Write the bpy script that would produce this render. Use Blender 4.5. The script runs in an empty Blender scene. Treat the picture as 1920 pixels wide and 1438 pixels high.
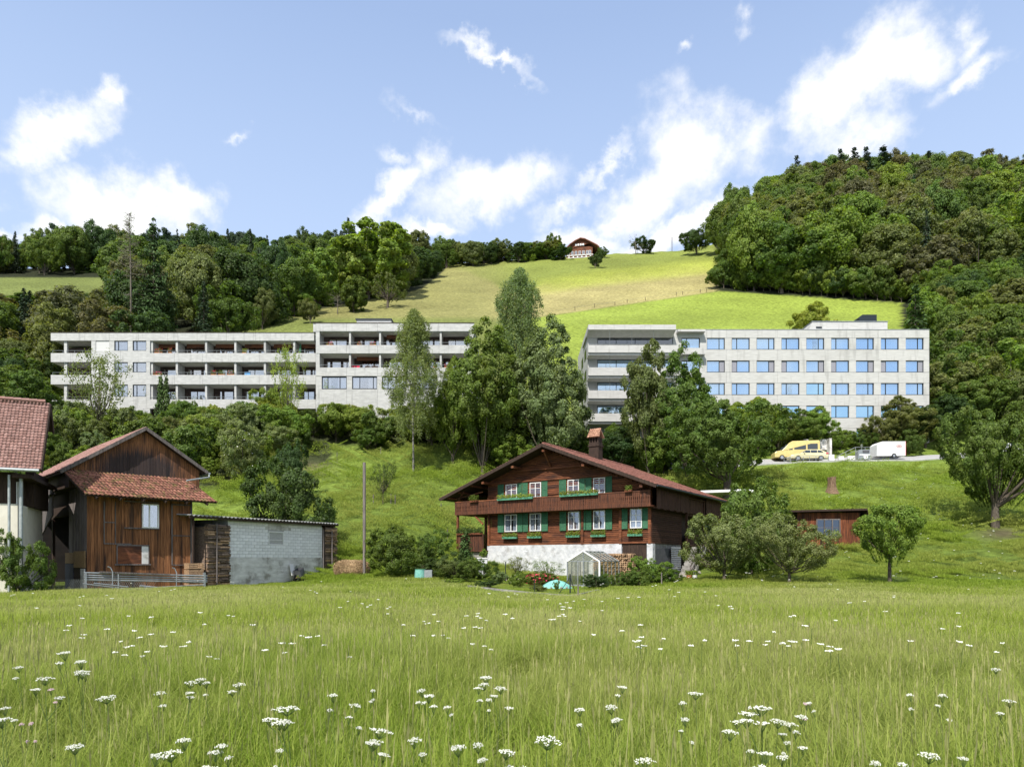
import bpy, math, random
import numpy as np
from mathutils import Vector, Matrix
S = bpy.context.scene
C = S.collection
R = math.radians
rnd = random.Random(7)

# ------------------------------------------------------------------ camera, light, exposure
F, HX, HY, CZ = 1280.0, 960.0, 1050.0, 1.8      # focal length and horizon, measured on the photograph
cam = bpy.data.objects.new('camera', bpy.data.cameras.new('camera'))
C.objects.link(cam)
cam.location = (0, 0, CZ)
cam.rotation_euler = (R(90), 0, 0)
cam.data.sensor_width = 36
cam.data.lens = 36 * F / 1920
cam.data.shift_y = (HY - 719) / 1920
cam.data.clip_end = 5000
cam.data.clip_start = 0.1
S.camera = cam

SUN_AZ, SUN_EL = 201.0, 49.0                     # compass bearing from +Y towards +X, elevation
world = bpy.data.worlds.new('World')
S.world = world
world.use_nodes = True
def build_world():
    nt = world.node_tree
    nt.nodes.clear()
    N, L = nt.nodes, nt.links
    out = N.new('ShaderNodeOutputWorld')
    bg = N.new('ShaderNodeBackground'); bg.inputs['Strength'].default_value = SKY_STRENGTH
    sky = N.new('ShaderNodeTexSky'); sky.sky_type = 'NISHITA'; sky.sun_disc = False
    sky.sun_elevation = R(SUN_EL); sky.sun_rotation = R(SUN_AZ)
    sky.altitude = 500; sky.air_density = 1.0; sky.dust_density = 2.2; sky.ozone_density = 1.6
    L.new(bg.outputs[0], out.inputs[0])
    tc = N.new('ShaderNodeTexCoord')
    def math_(op, a, b=None, c=None, clamp=False):
        n = N.new('ShaderNodeMath'); n.operation = op; n.use_clamp = clamp
        for i, v in enumerate((a, b, c)):
            if v is None: continue
            if isinstance(v, (int, float)): n.inputs[i].default_value = v
            else: L.new(v, n.inputs[i])
        return n.outputs[0]
    sep = N.new('ShaderNodeSeparateXYZ'); L.new(tc.outputs['Generated'], sep.inputs[0])
    az = math_('ARCTAN2', sep.outputs[0], sep.outputs[1])
    el = math_('ARCSINE', sep.outputs[2])
    comb = N.new('ShaderNodeCombineXYZ'); L.new(az, comb.inputs[0]); L.new(el, comb.inputs[1])
    # billow: offset the bearing with noise so that cloud edges curl
    n1 = N.new('ShaderNodeTexNoise'); n1.inputs['Scale'].default_value = 13; n1.inputs['Detail'].default_value = 10; n1.inputs['Roughness'].default_value = 0.62
    L.new(tc.outputs['Generated'], n1.inputs['Vector'])
    sub = N.new('ShaderNodeVectorMath'); sub.operation = 'SUBTRACT'; sub.inputs[1].default_value = (0.5, 0.5, 0.5)
    L.new(n1.outputs['Color'], sub.inputs[0])
    scl = N.new('ShaderNodeVectorMath'); scl.operation = 'SCALE'; scl.inputs['Scale'].default_value = 0.105
    L.new(sub.outputs[0], scl.inputs[0])
    add = N.new('ShaderNodeVectorMath'); add.operation = 'ADD'
    L.new(comb.outputs[0], add.inputs[0]); L.new(scl.outputs[0], add.inputs[1])
    flat = N.new('ShaderNodeVectorMath'); flat.operation = 'MULTIPLY'; flat.inputs[1].default_value = (1, 1, 0)
    L.new(add.outputs[0], flat.inputs[0])
    clouds = [(120, 240, 95, 42, 28, 1), (195, 190, 26, 34, 0, .9), (55, 285, 55, 30, 20, .75),
              (235, 395, 125, 62, 8, 1.25), (115, 432, 60, 26, 10, .9), (340, 365, 55, 38, 0, 1), (30, 440, 40, 14, 0, .7),
              (925, 112, 72, 15, -14, .85), (893, 88, 20, 22, 0, .8),
              (725, 370, 85, 30, 42, 1), (800, 305, 30, 42, -20, .8), (925, 360, 110, 55, 12, 1.2), (1012, 325, 26, 45, -20, .9),
              (1050, 402, 62, 20, 20, .7), (805, 425, 52, 20, -5, .9), (1100, 455, 110, 24, 5, .9),
              (1285, 280, 72, 100, 10, 1.2), (1225, 350, 90, 55, 25, 1.1), (1150, 405, 60, 24, 40, .8), (1135, 308, 70, 16, 38, .65),
              (1400, 255, 62, 46, 0, .7), (1410, 320, 60, 45, 0, .55), (1260, 435, 150, 30, 10, 1.1),
              (1600, 150, 125, 78, 18, 1.25), (1515, 195, 55, 50, 0, 1), (1700, 115, 70, 52, 0, 1.05), (1590, 240, 90, 40, -5, .85),
              (1820, 140, 75, 26, 22, .8), (1815, 75, 24, 36, 0, .6),
              (775, 212, 42, 16, -18, .52), (742, 288, 28, 14, 0, .5), (445, 255, 24, 9, 15, .5), (1395, 35, 14, 26, -10, .5), (1300, 78, 14, 10, 0, .45),
              (-180, 330, 150, 60, 10, 1), (2150, 250, 180, 70, -8, 1), (2350, 420, 160, 60, 5, 1), (-420, 180, 170, 60, 8, 1)]
    best = None
    for px, py, rx, ry, rot, w in clouds:
        a = math.atan((px - HX) / F); e = math.atan((HY - py) / F * math.cos(a))
        sx = rx / F * math.cos(a) ** 2 * 1.05; sy = ry / F * math.cos(a) * math.cos(e) ** 2 * 1.05
        m = N.new('ShaderNodeMapping'); m.vector_type = 'TEXTURE'
        m.inputs['Location'].default_value = (a, e, 0); m.inputs['Rotation'].default_value = (0, 0, R(rot))
        m.inputs['Scale'].default_value = (sx * 1.31, sy * 1.31, 1)
        L.new(flat.outputs[0], m.inputs['Vector'])
        ln = N.new('ShaderNodeVectorMath'); ln.operation = 'LENGTH'; L.new(m.outputs[0], ln.inputs[0])
        v = math_('MULTIPLY', math_('SUBTRACT', 1.0, ln.outputs['Value']), w)
        best = v if best is None else math_('SMOOTH_MAX', best, v, 0.12)
    # other clouds all round the sky outside the view, same kind
    n3 = N.new('ShaderNodeTexNoise'); n3.inputs['Scale'].default_value = 2.6; n3.inputs['Detail'].default_value = 8; n3.inputs['Roughness'].default_value = .55
    L.new(tc.outputs['Generated'], n3.inputs['Vector'])
    other = math_('MULTIPLY', math_('SUBTRACT', n3.outputs['Fac'], 0.45), 4.0)
    side = math_('SUBTRACT', math_('ABSOLUTE', az), 0.95)
    high = math_('SUBTRACT', el, 0.80)
    gate = math_('MULTIPLY', math_('MAXIMUM', side, high), 5.0, clamp=True)
    gate = math_('MULTIPLY', gate, math_('MULTIPLY', math_('ADD', sep.outputs[2], 0.0), 8.0, clamp=True), clamp=True)
    other = math_('SUBTRACT', math_('MULTIPLY', other, gate), math_('MULTIPLY', math_('SUBTRACT', 1.0, gate), 1.0))
    best = math_('MAXIMUM', best, other)
    n2 = N.new('ShaderNodeTexNoise'); n2.inputs['Scale'].default_value = 22; n2.inputs['Detail'].default_value = 9; n2.inputs['Roughness'].default_value = 0.6
    L.new(tc.outputs['Generated'], n2.inputs['Vector'])
    dens = math_('ADD', best, math_('MULTIPLY', math_('SUBTRACT', n2.outputs['Fac'], 0.52), 1.4))
    mr = N.new('ShaderNodeMapRange'); mr.interpolation_type = 'SMOOTHSTEP'
    mr.inputs['From Min'].default_value = -0.14; mr.inputs['From Max'].default_value = 0.90
    L.new(dens, mr.inputs['Value'])
    tint = N.new('ShaderNodeMix'); tint.data_type = 'RGBA'; tint.blend_type = 'MULTIPLY'; tint.inputs['Factor'].default_value = 1
    tint.inputs['B'].default_value = SKY_TINT
    L.new(sky.outputs[0], tint.inputs['A'])
    veil = N.new('ShaderNodeMix'); veil.data_type = 'RGBA'
    veil.inputs['B'].default_value = (0.36 / SKY_STRENGTH, 0.485 / SKY_STRENGTH, 0.745 / SKY_STRENGTH, 1)
    L.new(math_('ADD', VEIL, math_('MULTIPLY', math_('SUBTRACT', 0.6, sep.outputs[2]), 0.55), clamp=True), veil.inputs['Factor'])
    L.new(tint.outputs['Result'], veil.inputs['A'])
    hz_ = N.new('ShaderNodeMix'); hz_.data_type = 'RGBA'; hz_.inputs['B'].default_value = (0.50 / SKY_STRENGTH, 0.61 / SKY_STRENGTH, 0.77 / SKY_STRENGTH, 1)
    L.new(math_('MULTIPLY', math_('SUBTRACT', 0.62, sep.outputs[2]), 1.6, clamp=True), hz_.inputs['Factor']); L.new(veil.outputs['Result'], hz_.inputs['A'])
    mix = N.new('ShaderNodeMix'); mix.data_type = 'RGBA'
    c = 0.80 / SKY_STRENGTH
    mix.inputs['B'].default_value = (c, c, c * 1.01, 1)
    L.new(hz_.outputs['Result'], mix.inputs['A']); L.new(mr.outputs[0], mix.inputs['Factor'])
    L.new(mix.outputs['Result'], bg.inputs['Color'])
SKY_STRENGTH = 0.10
SKY_TINT = (1.0, 1.0, 1.0, 1)
VEIL = 0.66
build_world()
sun = bpy.data.objects.new('sun', bpy.data.lights.new('sun', 'SUN'))
C.objects.link(sun)
sun.data.energy = 4.4
sun.data.angle = R(0.5)
sun.data.color = (1.0, 0.955, 0.88)
sd = Vector((math.sin(R(SUN_AZ)) * math.cos(R(SUN_EL)), math.cos(R(SUN_AZ)) * math.cos(R(SUN_EL)), math.sin(R(SUN_EL))))
sun.rotation_euler = sd.to_track_quat('Z', 'Y').to_euler()
sun.location = sd * 50
S.view_settings.view_transform = 'Standard'
S.view_settings.look = 'None'
S.view_settings.exposure = 0.55
S.view_settings.gamma = 1.0
S.view_settings.use_curve_mapping = False

# ------------------------------------------------------------------ helpers
def tag(o, label=None, cat=None, group=None, kind=None):
    if label: o['label'] = label
    if cat: o['category'] = cat
    if group: o['group'] = group
    if kind: o['kind'] = kind
    return o
def empty(name, loc=(0, 0, 0), rz=0, label=None, cat=None, group=None):
    o = bpy.data.objects.new(name, None); C.objects.link(o)
    o.location = loc; o.rotation_euler = (0, 0, rz); o.empty_display_size = .3
    return tag(o, label, cat, group)
def link(name, me, mats=None, parent=None):
    o = bpy.data.objects.new(name, me); C.objects.link(o)
    if mats is not None:
        for m in (mats if isinstance(mats, (list, tuple)) else [mats]): me.materials.append(m)
    if parent is not None: o.parent = parent
    return o
class MB:
    def __init__(s): s.v = []; s.f = []; s.m = []; s.sm = []
    def add(s, vs, fs, mi=0, smooth=False):
        b = len(s.v); s.v += [tuple(p) for p in vs]
        for f in fs: s.f.append(tuple(i + b for i in f)); s.m.append(mi); s.sm.append(smooth)
        return s
    def box(s, x0, x1, y0, y1, z0, z1, mi=0):
        vs = [(x0, y0, z0), (x1, y0, z0), (x1, y1, z0), (x0, y1, z0), (x0, y0, z1), (x1, y0, z1), (x1, y1, z1), (x0, y1, z1)]
        return s.add(vs, [(0, 3, 2, 1), (4, 5, 6, 7), (0, 1, 5, 4), (1, 2, 6, 5), (2, 3, 7, 6), (3, 0, 4, 7)], mi)
    def obox(s, c, h, rot=(0, 0, 0), mi=0):
        M = Matrix.LocRotScale(Vector(c), __import__('mathutils').Euler(rot), None)
        vs = [M @ Vector((sx * h[0], sy * h[1], sz * h[2])) for sz in (-1, 1) for sx, sy in ((-1, -1), (1, -1), (1, 1), (-1, 1))]
        return s.add(vs, [(0, 3, 2, 1), (4, 5, 6, 7), (0, 1, 5, 4), (1, 2, 6, 5), (2, 3, 7, 6), (3, 0, 4, 7)], mi)
    def beam(s, a, b, w, h=None, mi=0):
        a, b = Vector(a), Vector(b); h = h or w
        d = (b - a); q = d.to_track_quat('X', 'Z'); L_ = d.length
        M = Matrix.Translation((a + b) / 2) @ q.to_matrix().to_4x4()
        vs = [M @ Vector((sx * L_ / 2, sy * w / 2, sz * h / 2)) for sz in (-1, 1) for sx, sy in ((-1, -1), (1, -1), (1, 1), (-1, 1))]
        return s.add(vs, [(0, 3, 2, 1), (4, 5, 6, 7), (0, 1, 5, 4), (1, 2, 6, 5), (2, 3, 7, 6), (3, 0, 4, 7)], mi)
    def slab(s, pts, t, mi=0):      # planar polygon thickened downwards along its normal
        p = [Vector(q) for q in pts]; n = (p[1] - p[0]).cross(p[2] - p[0]).normalized()
        k = len(p); vs = p + [q - n * t for q in p]
        fs = [tuple(range(k)), tuple(reversed(range(k, 2 * k)))] + [(i, i + k, (i + 1) % k + k, (i + 1) % k) for i in range(k)]
        return s.add(vs, fs, mi)
    def tube(s, pts, rad, n=6, mi=0, cap=True):
        pts = [Vector(p) for p in pts]
        rad = [rad] * len(pts) if isinstance(rad, (int, float)) else rad
        rings = []
        for i, p in enumerate(pts):
            d = (pts[min(i + 1, len(pts) - 1)] - pts[max(i - 1, 0)])
            if d.length < 1e-9: d = Vector((0, 0, 1))
            q = d.to_track_quat('Z', 'Y')
            rings.append([p + q @ Vector((math.cos(2 * math.pi * k / n) * rad[i], math.sin(2 * math.pi * k / n) * rad[i], 0)) for k in range(n)])
        vs = [v for r in rings for v in r]; fs = []
        for i in range(len(pts) - 1):
            for k in range(n):
                a = i * n + k; b = i * n + (k + 1) % n
                fs.append((a, b, b + n, a + n))
        s.add(vs, fs, mi, True)
        if cap: s.add(rings[-1], [tuple(range(n))], mi); s.add(rings[0], [tuple(reversed(range(n)))], mi)
        return s
    def ball(s, c, r, seg=8, ring=6, mi=0, sq=(1, 1, 1), jit=0):
        vs = []; c = Vector(c)
        for i in range(ring + 1):
            th = math.pi * i / ring
            for k in range(seg):
                ph = 2 * math.pi * k / seg; j = 1 + rnd.uniform(-jit, jit)
                vs.append(c + Vector((math.sin(th) * math.cos(ph) * r * sq[0] * j, math.sin(th) * math.sin(ph) * r * sq[1] * j, math.cos(th) * r * sq[2] * j)))
        fs = [(i * seg + k, (i + 1) * seg + k, (i + 1) * seg + (k + 1) % seg, i * seg + (k + 1) % seg) for i in range(ring) for k in range(seg)]
        return s.add(vs, fs, mi, True)
    def mesh(s, name):
        me = bpy.data.meshes.new(name); me.from_pydata(s.v, [], s.f)
        me.polygons.foreach_set('material_index', s.m); me.polygons.foreach_set('use_smooth', s.sm)
        me.update(); return me
    def build(s, name, mats, parent=None, **kw):
        return tag(link(name, s.mesh(name), mats, parent), **kw)
def arrays_mesh(name, V, Q, mi=None):      # fast quads from numpy
    me = bpy.data.meshes.new(name)
    nv, nf = len(V), len(Q)
    me.vertices.add(nv); me.vertices.foreach_set('co', np.asarray(V, dtype=np.float32).ravel())
    k = Q.shape[1]
    me.loops.add(nf * k); me.loops.foreach_set('vertex_index', Q.astype(np.int32).ravel())
    me.polygons.add(nf); me.polygons.foreach_set('loop_start', np.arange(0, nf * k, k, dtype=np.int32))
    if mi is not None: me.polygons.foreach_set('material_index', mi.astype(np.int32))
    me.update(calc_edges=True); return me

# ------------------------------------------------------------------ materials
def nodes(name):
    m = bpy.data.materials.new(name); m.use_nodes = True
    nt = m.node_tree; return m, nt, nt.nodes, nt.links, nt.nodes['Principled BSDF']
def pmat(name, c1, c2=None, scale=(1, 1, 1), ns=4.0, detail=6, rough=.85, bump=.15, bscale=None, isl=.0, objr=.0, spec=.25, metal=0,
         dirt=None, stains=(), lo=.35, hi=.65, streak=None):
    """noise between two colours, per-piece value shift, optional dirt colour and streaks with a shape of their own"""
    m, nt, N, L, P = nodes(name)
    c2 = c2 or c1
    tc = N.new('ShaderNodeTexCoord'); oi = N.new('ShaderNodeObjectInfo'); ge = N.new('ShaderNodeNewGeometry')
    mp = N.new('ShaderNodeMapping'); mp.inputs['Scale'].default_value = scale
    L.new(tc.outputs['Object'], mp.inputs['Vector'])
    off = N.new('ShaderNodeVectorMath'); off.operation = 'ADD'
    cm = N.new('ShaderNodeMath'); cm.operation = 'MULTIPLY'; cm.inputs[1].default_value = 37.0 if isl else 0.0
    L.new(ge.outputs['Random Per Island'], cm.inputs[0])
    L.new(mp.outputs[0], off.inputs[0]); L.new(cm.outputs[0], off.inputs[1])
    no = N.new('ShaderNodeTexNoise'); no.inputs['Scale'].default_value = ns; no.inputs['Detail'].default_value = detail; no.inputs['Roughness'].default_value = .6
    L.new(off.outputs[0], no.inputs['Vector'])
    mr = N.new('ShaderNodeMapRange'); mr.inputs['From Min'].default_value = lo; mr.inputs['From Max'].default_value = hi
    L.new(no.outputs['Fac'], mr.inputs['Value'])
    mx = N.new('ShaderNodeMix'); mx.data_type = 'RGBA'
    mx.inputs['A'].default_value = (*c1, 1); mx.inputs['B'].default_value = (*c2, 1)
    L.new(mr.outputs[0], mx.inputs['Factor'])
    col = mx.outputs['Result']
    def mixto(fac, color):
        nonlocal col
        q = N.new('ShaderNodeMix'); q.data_type = 'RGBA'; q.inputs['B'].default_value = (*color, 1)
        L.new(col, q.inputs['A']); L.new(fac, q.inputs['Factor']); col = q.outputs['Result']
    if dirt:
        n2 = N.new('ShaderNodeTexNoise'); n2.inputs['Scale'].default_value = dirt[1]; n2.inputs['Detail'].default_value = 7; n2.inputs['Roughness'].default_value = .65
        L.new(tc.outputs['Object'], n2.inputs['Vector'])
        r2 = N.new('ShaderNodeMapRange'); r2.inputs['From Min'].default_value = dirt[2]; r2.inputs['From Max'].default_value = dirt[2] + .14; r2.inputs['To Max'].default_value = dirt[3] if len(dirt) > 3 else 1
        L.new(n2.outputs['Fac'], r2.inputs['Value']); mixto(r2.outputs[0], dirt[0])
    if streak:      # (colour, scale xyz, threshold, amount)
        m3 = N.new('ShaderNodeMapping'); m3.inputs['Scale'].default_value = streak[1]; L.new(tc.outputs['Object'], m3.inputs['Vector'])
        n3 = N.new('ShaderNodeTexNoise'); n3.inputs['Scale'].default_value = 1; n3.inputs['Detail'].default_value = 5
        L.new(m3.outputs[0], n3.inputs['Vector'])
        r3 = N.new('ShaderNodeMapRange'); r3.inputs['From Min'].default_value = streak[2]; r3.inputs['From Max'].default_value = streak[2] + .15; r3.inputs['To Max'].default_value = streak[3]
        L.new(n3.outputs['Fac'], r3.inputs['Value']); mixto(r3.outputs[0], streak[0])
    for (cx, cy, cz), (rx, ry, rz), color, amt in stains:
        m4 = N.new('ShaderNodeMapping'); m4.vector_type = 'TEXTURE'; m4.inputs['Location'].default_value = (cx, cy, cz); m4.inputs['Scale'].default_value = (rx, ry, rz)
        L.new(tc.outputs['Object'], m4.inputs['Vector'])
        ln = N.new('ShaderNodeVectorMath'); ln.operation = 'LENGTH'; L.new(m4.outputs[0], ln.inputs[0])
        sp = N.new('ShaderNodeMath'); sp.operation = 'MULTIPLY_ADD'; sp.inputs[1].default_value = 1.1; L.new(no.outputs['Fac'], sp.inputs[0]); L.new(ln.outputs['Value'], sp.inputs[2])
        r4 = N.new('ShaderNodeMapRange'); r4.inputs['From Min'].default_value = 1.75; r4.inputs['From Max'].default_value = 1.25; r4.inputs['To Min'].default_value = 0; r4.inputs['To Max'].default_value = amt
        L.new(sp.outputs[0], r4.inputs['Value']); mixto(r4.outputs[0], color)
    if isl or objr:
        a = N.new('ShaderNodeMapRange'); a.inputs['To Min'].default_value = 1 - isl; a.inputs['To Max'].default_value = 1 + isl
        L.new(ge.outputs['Random Per Island'], a.inputs['Value'])
        b = N.new('ShaderNodeMapRange'); b.inputs['To Min'].default_value = 1 - objr; b.inputs['To Max'].default_value = 1 + objr
        L.new(oi.outputs['Random'], b.inputs['Value'])
        c = N.new('ShaderNodeMath'); c.operation = 'MULTIPLY'; L.new(a.outputs[0], c.inputs[0]); L.new(b.outputs[0], c.inputs[1])
        vm = N.new('ShaderNodeVectorMath'); vm.operation = 'SCALE'; L.new(col, vm.inputs[0]); L.new(c.outputs[0], vm.inputs['Scale']); col = vm.outputs[0]
    L.new(col, P.inputs['Base Color'])
    P.inputs['Roughness'].default_value = rough; P.inputs['Metallic'].default_value = metal
    P.inputs['Specular IOR Level'].default_value = spec
    if bump:
        nb = no
        if bscale:
            nb = N.new('ShaderNodeTexNoise'); nb.inputs['Scale'].default_value = bscale; nb.inputs['Detail'].default_value = 5
            L.new(off.outputs[0], nb.inputs['Vector'])
        bp = N.new('ShaderNodeBump'); bp.inputs['Strength'].default_value = bump; bp.inputs['Distance'].default_value = .05
        L.new(nb.outputs['Fac'], bp.inputs['Height']); L.new(bp.outputs[0], P.inputs['Normal'])
    return m
def glassmat(name, tint, refl, trans=.5, rough=.03):
    m, nt, N, L, P = nodes(name)
    g = N.new('ShaderNodeBsdfGlossy'); g.inputs['Color'].default_value = (*refl, 1); g.inputs['Roughness'].default_value = rough
    t = N.new('ShaderNodeBsdfTransparent'); t.inputs['Color'].default_value = (*tint, 1)
    nz = N.new('ShaderNodeTexNoise'); nz.inputs['Scale'].default_value = .7
    tc = N.new('ShaderNodeTexCoord'); L.new(tc.outputs['Object'], nz.inputs['Vector'])
    bp = N.new('ShaderNodeBump'); bp.inputs['Strength'].default_value = .012; bp.inputs['Distance'].default_value = .1
    L.new(nz.outputs['Fac'], bp.inputs['Height']); L.new(bp.outputs[0], g.inputs['Normal'])
    x = N.new('ShaderNodeMixShader'); x.inputs[0].default_value = 1 - trans
    L.new(t.outputs[0], x.inputs[1]); L.new(g.outputs[0], x.inputs[2])
    L.new(x.outputs[0], N['Material Output'].inputs['Surface']); return m
def leafmat(name, trans=.28, var=.35, gloss=.25):
    m, nt, N, L, P = nodes(name)
    oi = N.new('ShaderNodeObjectInfo'); ge = N.new('ShaderNodeNewGeometry'); tc = N.new('ShaderNodeTexCoord')
    a = N.new('ShaderNodeMapRange'); a.inputs['To Min'].default_value = 1 - var; a.inputs['To Max'].default_value = 1 + var
    L.new(ge.outputs['Random Per Island'], a.inputs['Value'])
    no = N.new('ShaderNodeTexNoise'); no.inputs['Scale'].default_value = .45; no.inputs['Detail'].default_value = 2
    L.new(tc.outputs['Object'], no.inputs['Vector'])
    hs = N.new('ShaderNodeHueSaturation')
    h = N.new('ShaderNodeMapRange'); h.inputs['From Min'].default_value = .3; h.inputs['From Max'].default_value = .7; h.inputs['To Min'].default_value = .488; h.inputs['To Max'].default_value = .512
    L.new(no.outputs['Fac'], h.inputs['Value']); L.new(h.outputs[0], hs.inputs['Hue'])
    L.new(a.outputs[0], hs.inputs['Value']); L.new(oi.outputs['Color'], hs.inputs['Color'])
    L.new(hs.outputs[0], P.inputs['Base Color']); P.inputs['Roughness'].default_value = .55; P.inputs['Specular IOR Level'].default_value = gloss
    t = N.new('ShaderNodeBsdfTranslucent')
    ty = N.new('ShaderNodeMix'); ty.data_type = 'RGBA'; ty.blend_type = 'MULTIPLY'; ty.inputs['Factor'].default_value = 1; ty.inputs['B'].default_value = (1.5, 1.5, .5, 1)
    L.new(hs.outputs[0], ty.inputs['A']); L.new(ty.outputs['Result'], t.inputs['Color'])
    x = N.new('ShaderNodeMixShader'); x.inputs[0].default_value = trans
    L.new(P.outputs[0], x.inputs[1]); L.new(t.outputs[0], x.inputs[2]); L.new(x.outputs[0], N['Material Output'].inputs['Surface'])
    return m
M = {}
M['leaf'] = leafmat('leaf', .42, .42)
M['needle'] = leafmat('needle', .08, .3, .15)
M['bark'] = pmat('bark', (.055, .042, .03), (.13, .11, .085), (3, 3, .6), 6, bump=.6)
M['birchbark'] = pmat('birchbark', (.34, .33, .29), (.10, .09, .08), (1, 1, 3), 5, bump=.3)
M['deadbark'] = pmat('deadbark', (.19, .165, .13), (.10, .085, .065), (3, 3, .6), 6, bump=.5)
M['concrete'] = pmat('concrete', (.37, .37, .36), (.48, .48, .465), (.5, .5, 1.6), 2.2, 9, bump=.08, objr=.03, dirt=((.36, .36, .345), .45, .56, .6), streak=((.26, .26, .255), (2.2, 2.2, .22), .55, .6))
M['concrete_board'] = pmat('concrete_board', (.39, .385, .37), (.50, .495, .475), (.35, .35, 5), 2.2, 9, bump=.12, objr=.03, dirt=((.38, .37, .35), .35, .54, .6), streak=((.29, .285, .27), (1.6, 1.6, .3), .55, .6))
M['soffit'] = pmat('soffit', (.48, .48, .46), (.56, .56, .54), ns=2, bump=.05)
M['darkframe'] = pmat('dark_frame', (.018, .025, .032), rough=.5, bump=0)
M['brownframe'] = pmat('brown_frame', (.04, .025, .02), (.06, .035, .028), rough=.6, bump=0)
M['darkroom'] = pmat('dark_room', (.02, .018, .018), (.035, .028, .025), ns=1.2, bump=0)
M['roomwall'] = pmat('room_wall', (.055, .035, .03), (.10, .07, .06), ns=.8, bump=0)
M['glassblue'] = glassmat('glass_blue', (.74, .88, 1.0), (.72, .88, 1.0), .5)
M['glassdeep'] = glassmat('glass_deep_blue', (.1, .2, .35), (.50, .78, .98), .15)
M['glass'] = glassmat('glass_neutral', (.85, .87, .9), (1.0, .95, .88), .5)
M['glasshouse'] = glassmat('glass_house', (.88, .9, .92), (.6, .62, .65), .74)
M['glassdark'] = glassmat('glass_dark', (.3, .32, .35), (.25, .28, .32), .4)
M['curtain'] = pmat('curtain', (.62, .66, .74), (.78, .80, .84), (14, 14, .3), 1, bump=0)
M['roller'] = pmat('roller', (.50, .50, .49), (.55, .55, .54), (.2, .2, 12), 3, bump=.1)
M['rail'] = pmat('rail', (.20, .22, .22), rough=.45, metal=.5, bump=0)
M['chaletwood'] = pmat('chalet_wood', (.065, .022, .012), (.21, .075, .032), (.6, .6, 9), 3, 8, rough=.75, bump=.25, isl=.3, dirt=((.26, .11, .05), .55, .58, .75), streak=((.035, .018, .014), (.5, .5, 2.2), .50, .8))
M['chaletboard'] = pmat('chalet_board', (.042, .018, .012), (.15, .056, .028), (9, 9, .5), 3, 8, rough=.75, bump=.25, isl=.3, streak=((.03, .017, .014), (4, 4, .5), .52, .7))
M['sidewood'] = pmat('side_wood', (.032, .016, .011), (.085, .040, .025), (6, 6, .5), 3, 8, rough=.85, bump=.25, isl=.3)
M['darkwood'] = pmat('dark_wood', (.025, .016, .012), (.055, .035, .026), (5, 5, .6), 3, bump=.2, isl=.2)
M['barnwood'] = pmat('barn_wood', (.105, .042, .019), (.28, .125, .052), (7, 7, .35), 3, 9, rough=.85, bump=.4, isl=.25, objr=.3,
                     streak=((.032, .021, .017), (3.5, 3.5, .35), .53, .85))
M['gablewood'] = pmat('gable_wood', (.09, .04, .02), (.27, .12, .055), (7, 7, .35), 3, 9, rough=.9, bump=.4, isl=.2, objr=.25,
                      stains=[((3.1, .9, 7.4), (2.6, 3, 1.45), (.026, .024, .027), .9)], streak=((.028, .02, .018), (3.5, 3.5, .4), .55, .8))
M['greywood'] = pmat('grey_wood', (.075, .062, .058), (.20, .175, .165), (8, 8, .35), 3, 9, rough=.95, bump=.4, isl=.25, objr=.25)
M['hutwood'] = pmat('hut_wood', (.06, .018, .010), (.23, .075, .03), (7, 7, .45), 3, 8, rough=.8, bump=.4, isl=.2, objr=.3, streak=((.02, .012, .01), (4, 4, .5), .52, .9))
M['tile'] = pmat('tile_red', (.155, .062, .045), (.26, .118, .09), (1, 1, 1), 1.6, rough=.85, bump=.1, isl=.25, dirt=((.07, .05, .04), .8, .55, .6))
M['tilepink'] = pmat('tile_pink', (.235, .125, .105), (.34, .205, .18), (1, 1, 1), 1.2, rough=.8, bump=.1, isl=.22, dirt=((.11, .08, .07), .9, .58, .6))
M['tilemoss'] = pmat('tile_moss', (.15, .055, .04), (.30, .145, .10), (1, 1, 1), 6, rough=.9, bump=.3, isl=.35, dirt=((.12, .10, .035), 2.6, .50, .9))
M['tileorange'] = pmat('tile_orange', (.30, .15, .10), (.42, .25, .17), ns=3, isl=.2)
M['plaster'] = pmat('plaster_white', (.44, .45, .47), (.58, .58, .59), (1, 1, 1), 2.5, 9, bump=.9, bscale=4, dirt=((.30, .29, .28), 1.3, .53, .8))
M['housewall'] = pmat('house_wall', (.60, .57, .48), (.68, .65, .56), ns=2, bump=.1)
M['block'] = pmat('white_block', (.68, .69, .70), (.80, .80, .80), ns=5, bump=.25, objr=.07)
M['render'] = pmat('cement_render', (.46, .45, .43), (.70, .69, .67), (.4, .4, 1.5), 2.4, 9, bump=.4, dirt=((.19, .17, .14), .9, .52, .8))
M['mortar'] = pmat('mortar', (.36, .36, .35), (.44, .44, .43), ns=9, bump=.2)
M['green'] = pmat('shutter_green', (.028, .105, .052), (.055, .165, .09), (2, 2, 6), 3, rough=.55, bump=.05, objr=.12)
M['greenbox'] = pmat('box_green', (.06, .20, .12), (.10, .26, .17), ns=4, rough=.6, bump=.05)
M['white'] = pmat('white_paint', (.66, .66, .65), (.74, .74, .73), ns=3, rough=.5, bump=0)
M['metal'] = pmat('galvanised', (.24, .26, .27), (.38, .40, .41), ns=5, rough=.45, metal=.55, bump=.05)
M['gutter'] = pmat('gutter_metal', (.30, .33, .33), (.42, .45, .45), ns=5, rough=.5, metal=.4, bump=0)
M['corr'] = pmat('corrugated', (.22, .22, .215), (.34, .34, .33), ns=2, rough=.8, bump=.2, dirt=((.09, .085, .07), 1.2, .52, .8))
M['logend'] = pmat('firewood', (.20, .12, .07), (.40, .27, .16), (3, 3, 3), 3, bump=.3, isl=.4)
M['firegrey'] = pmat('firewood_grey', (.09, .065, .05), (.22, .16, .12), (2, 2, 6), 3, bump=.4, isl=.5)
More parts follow.
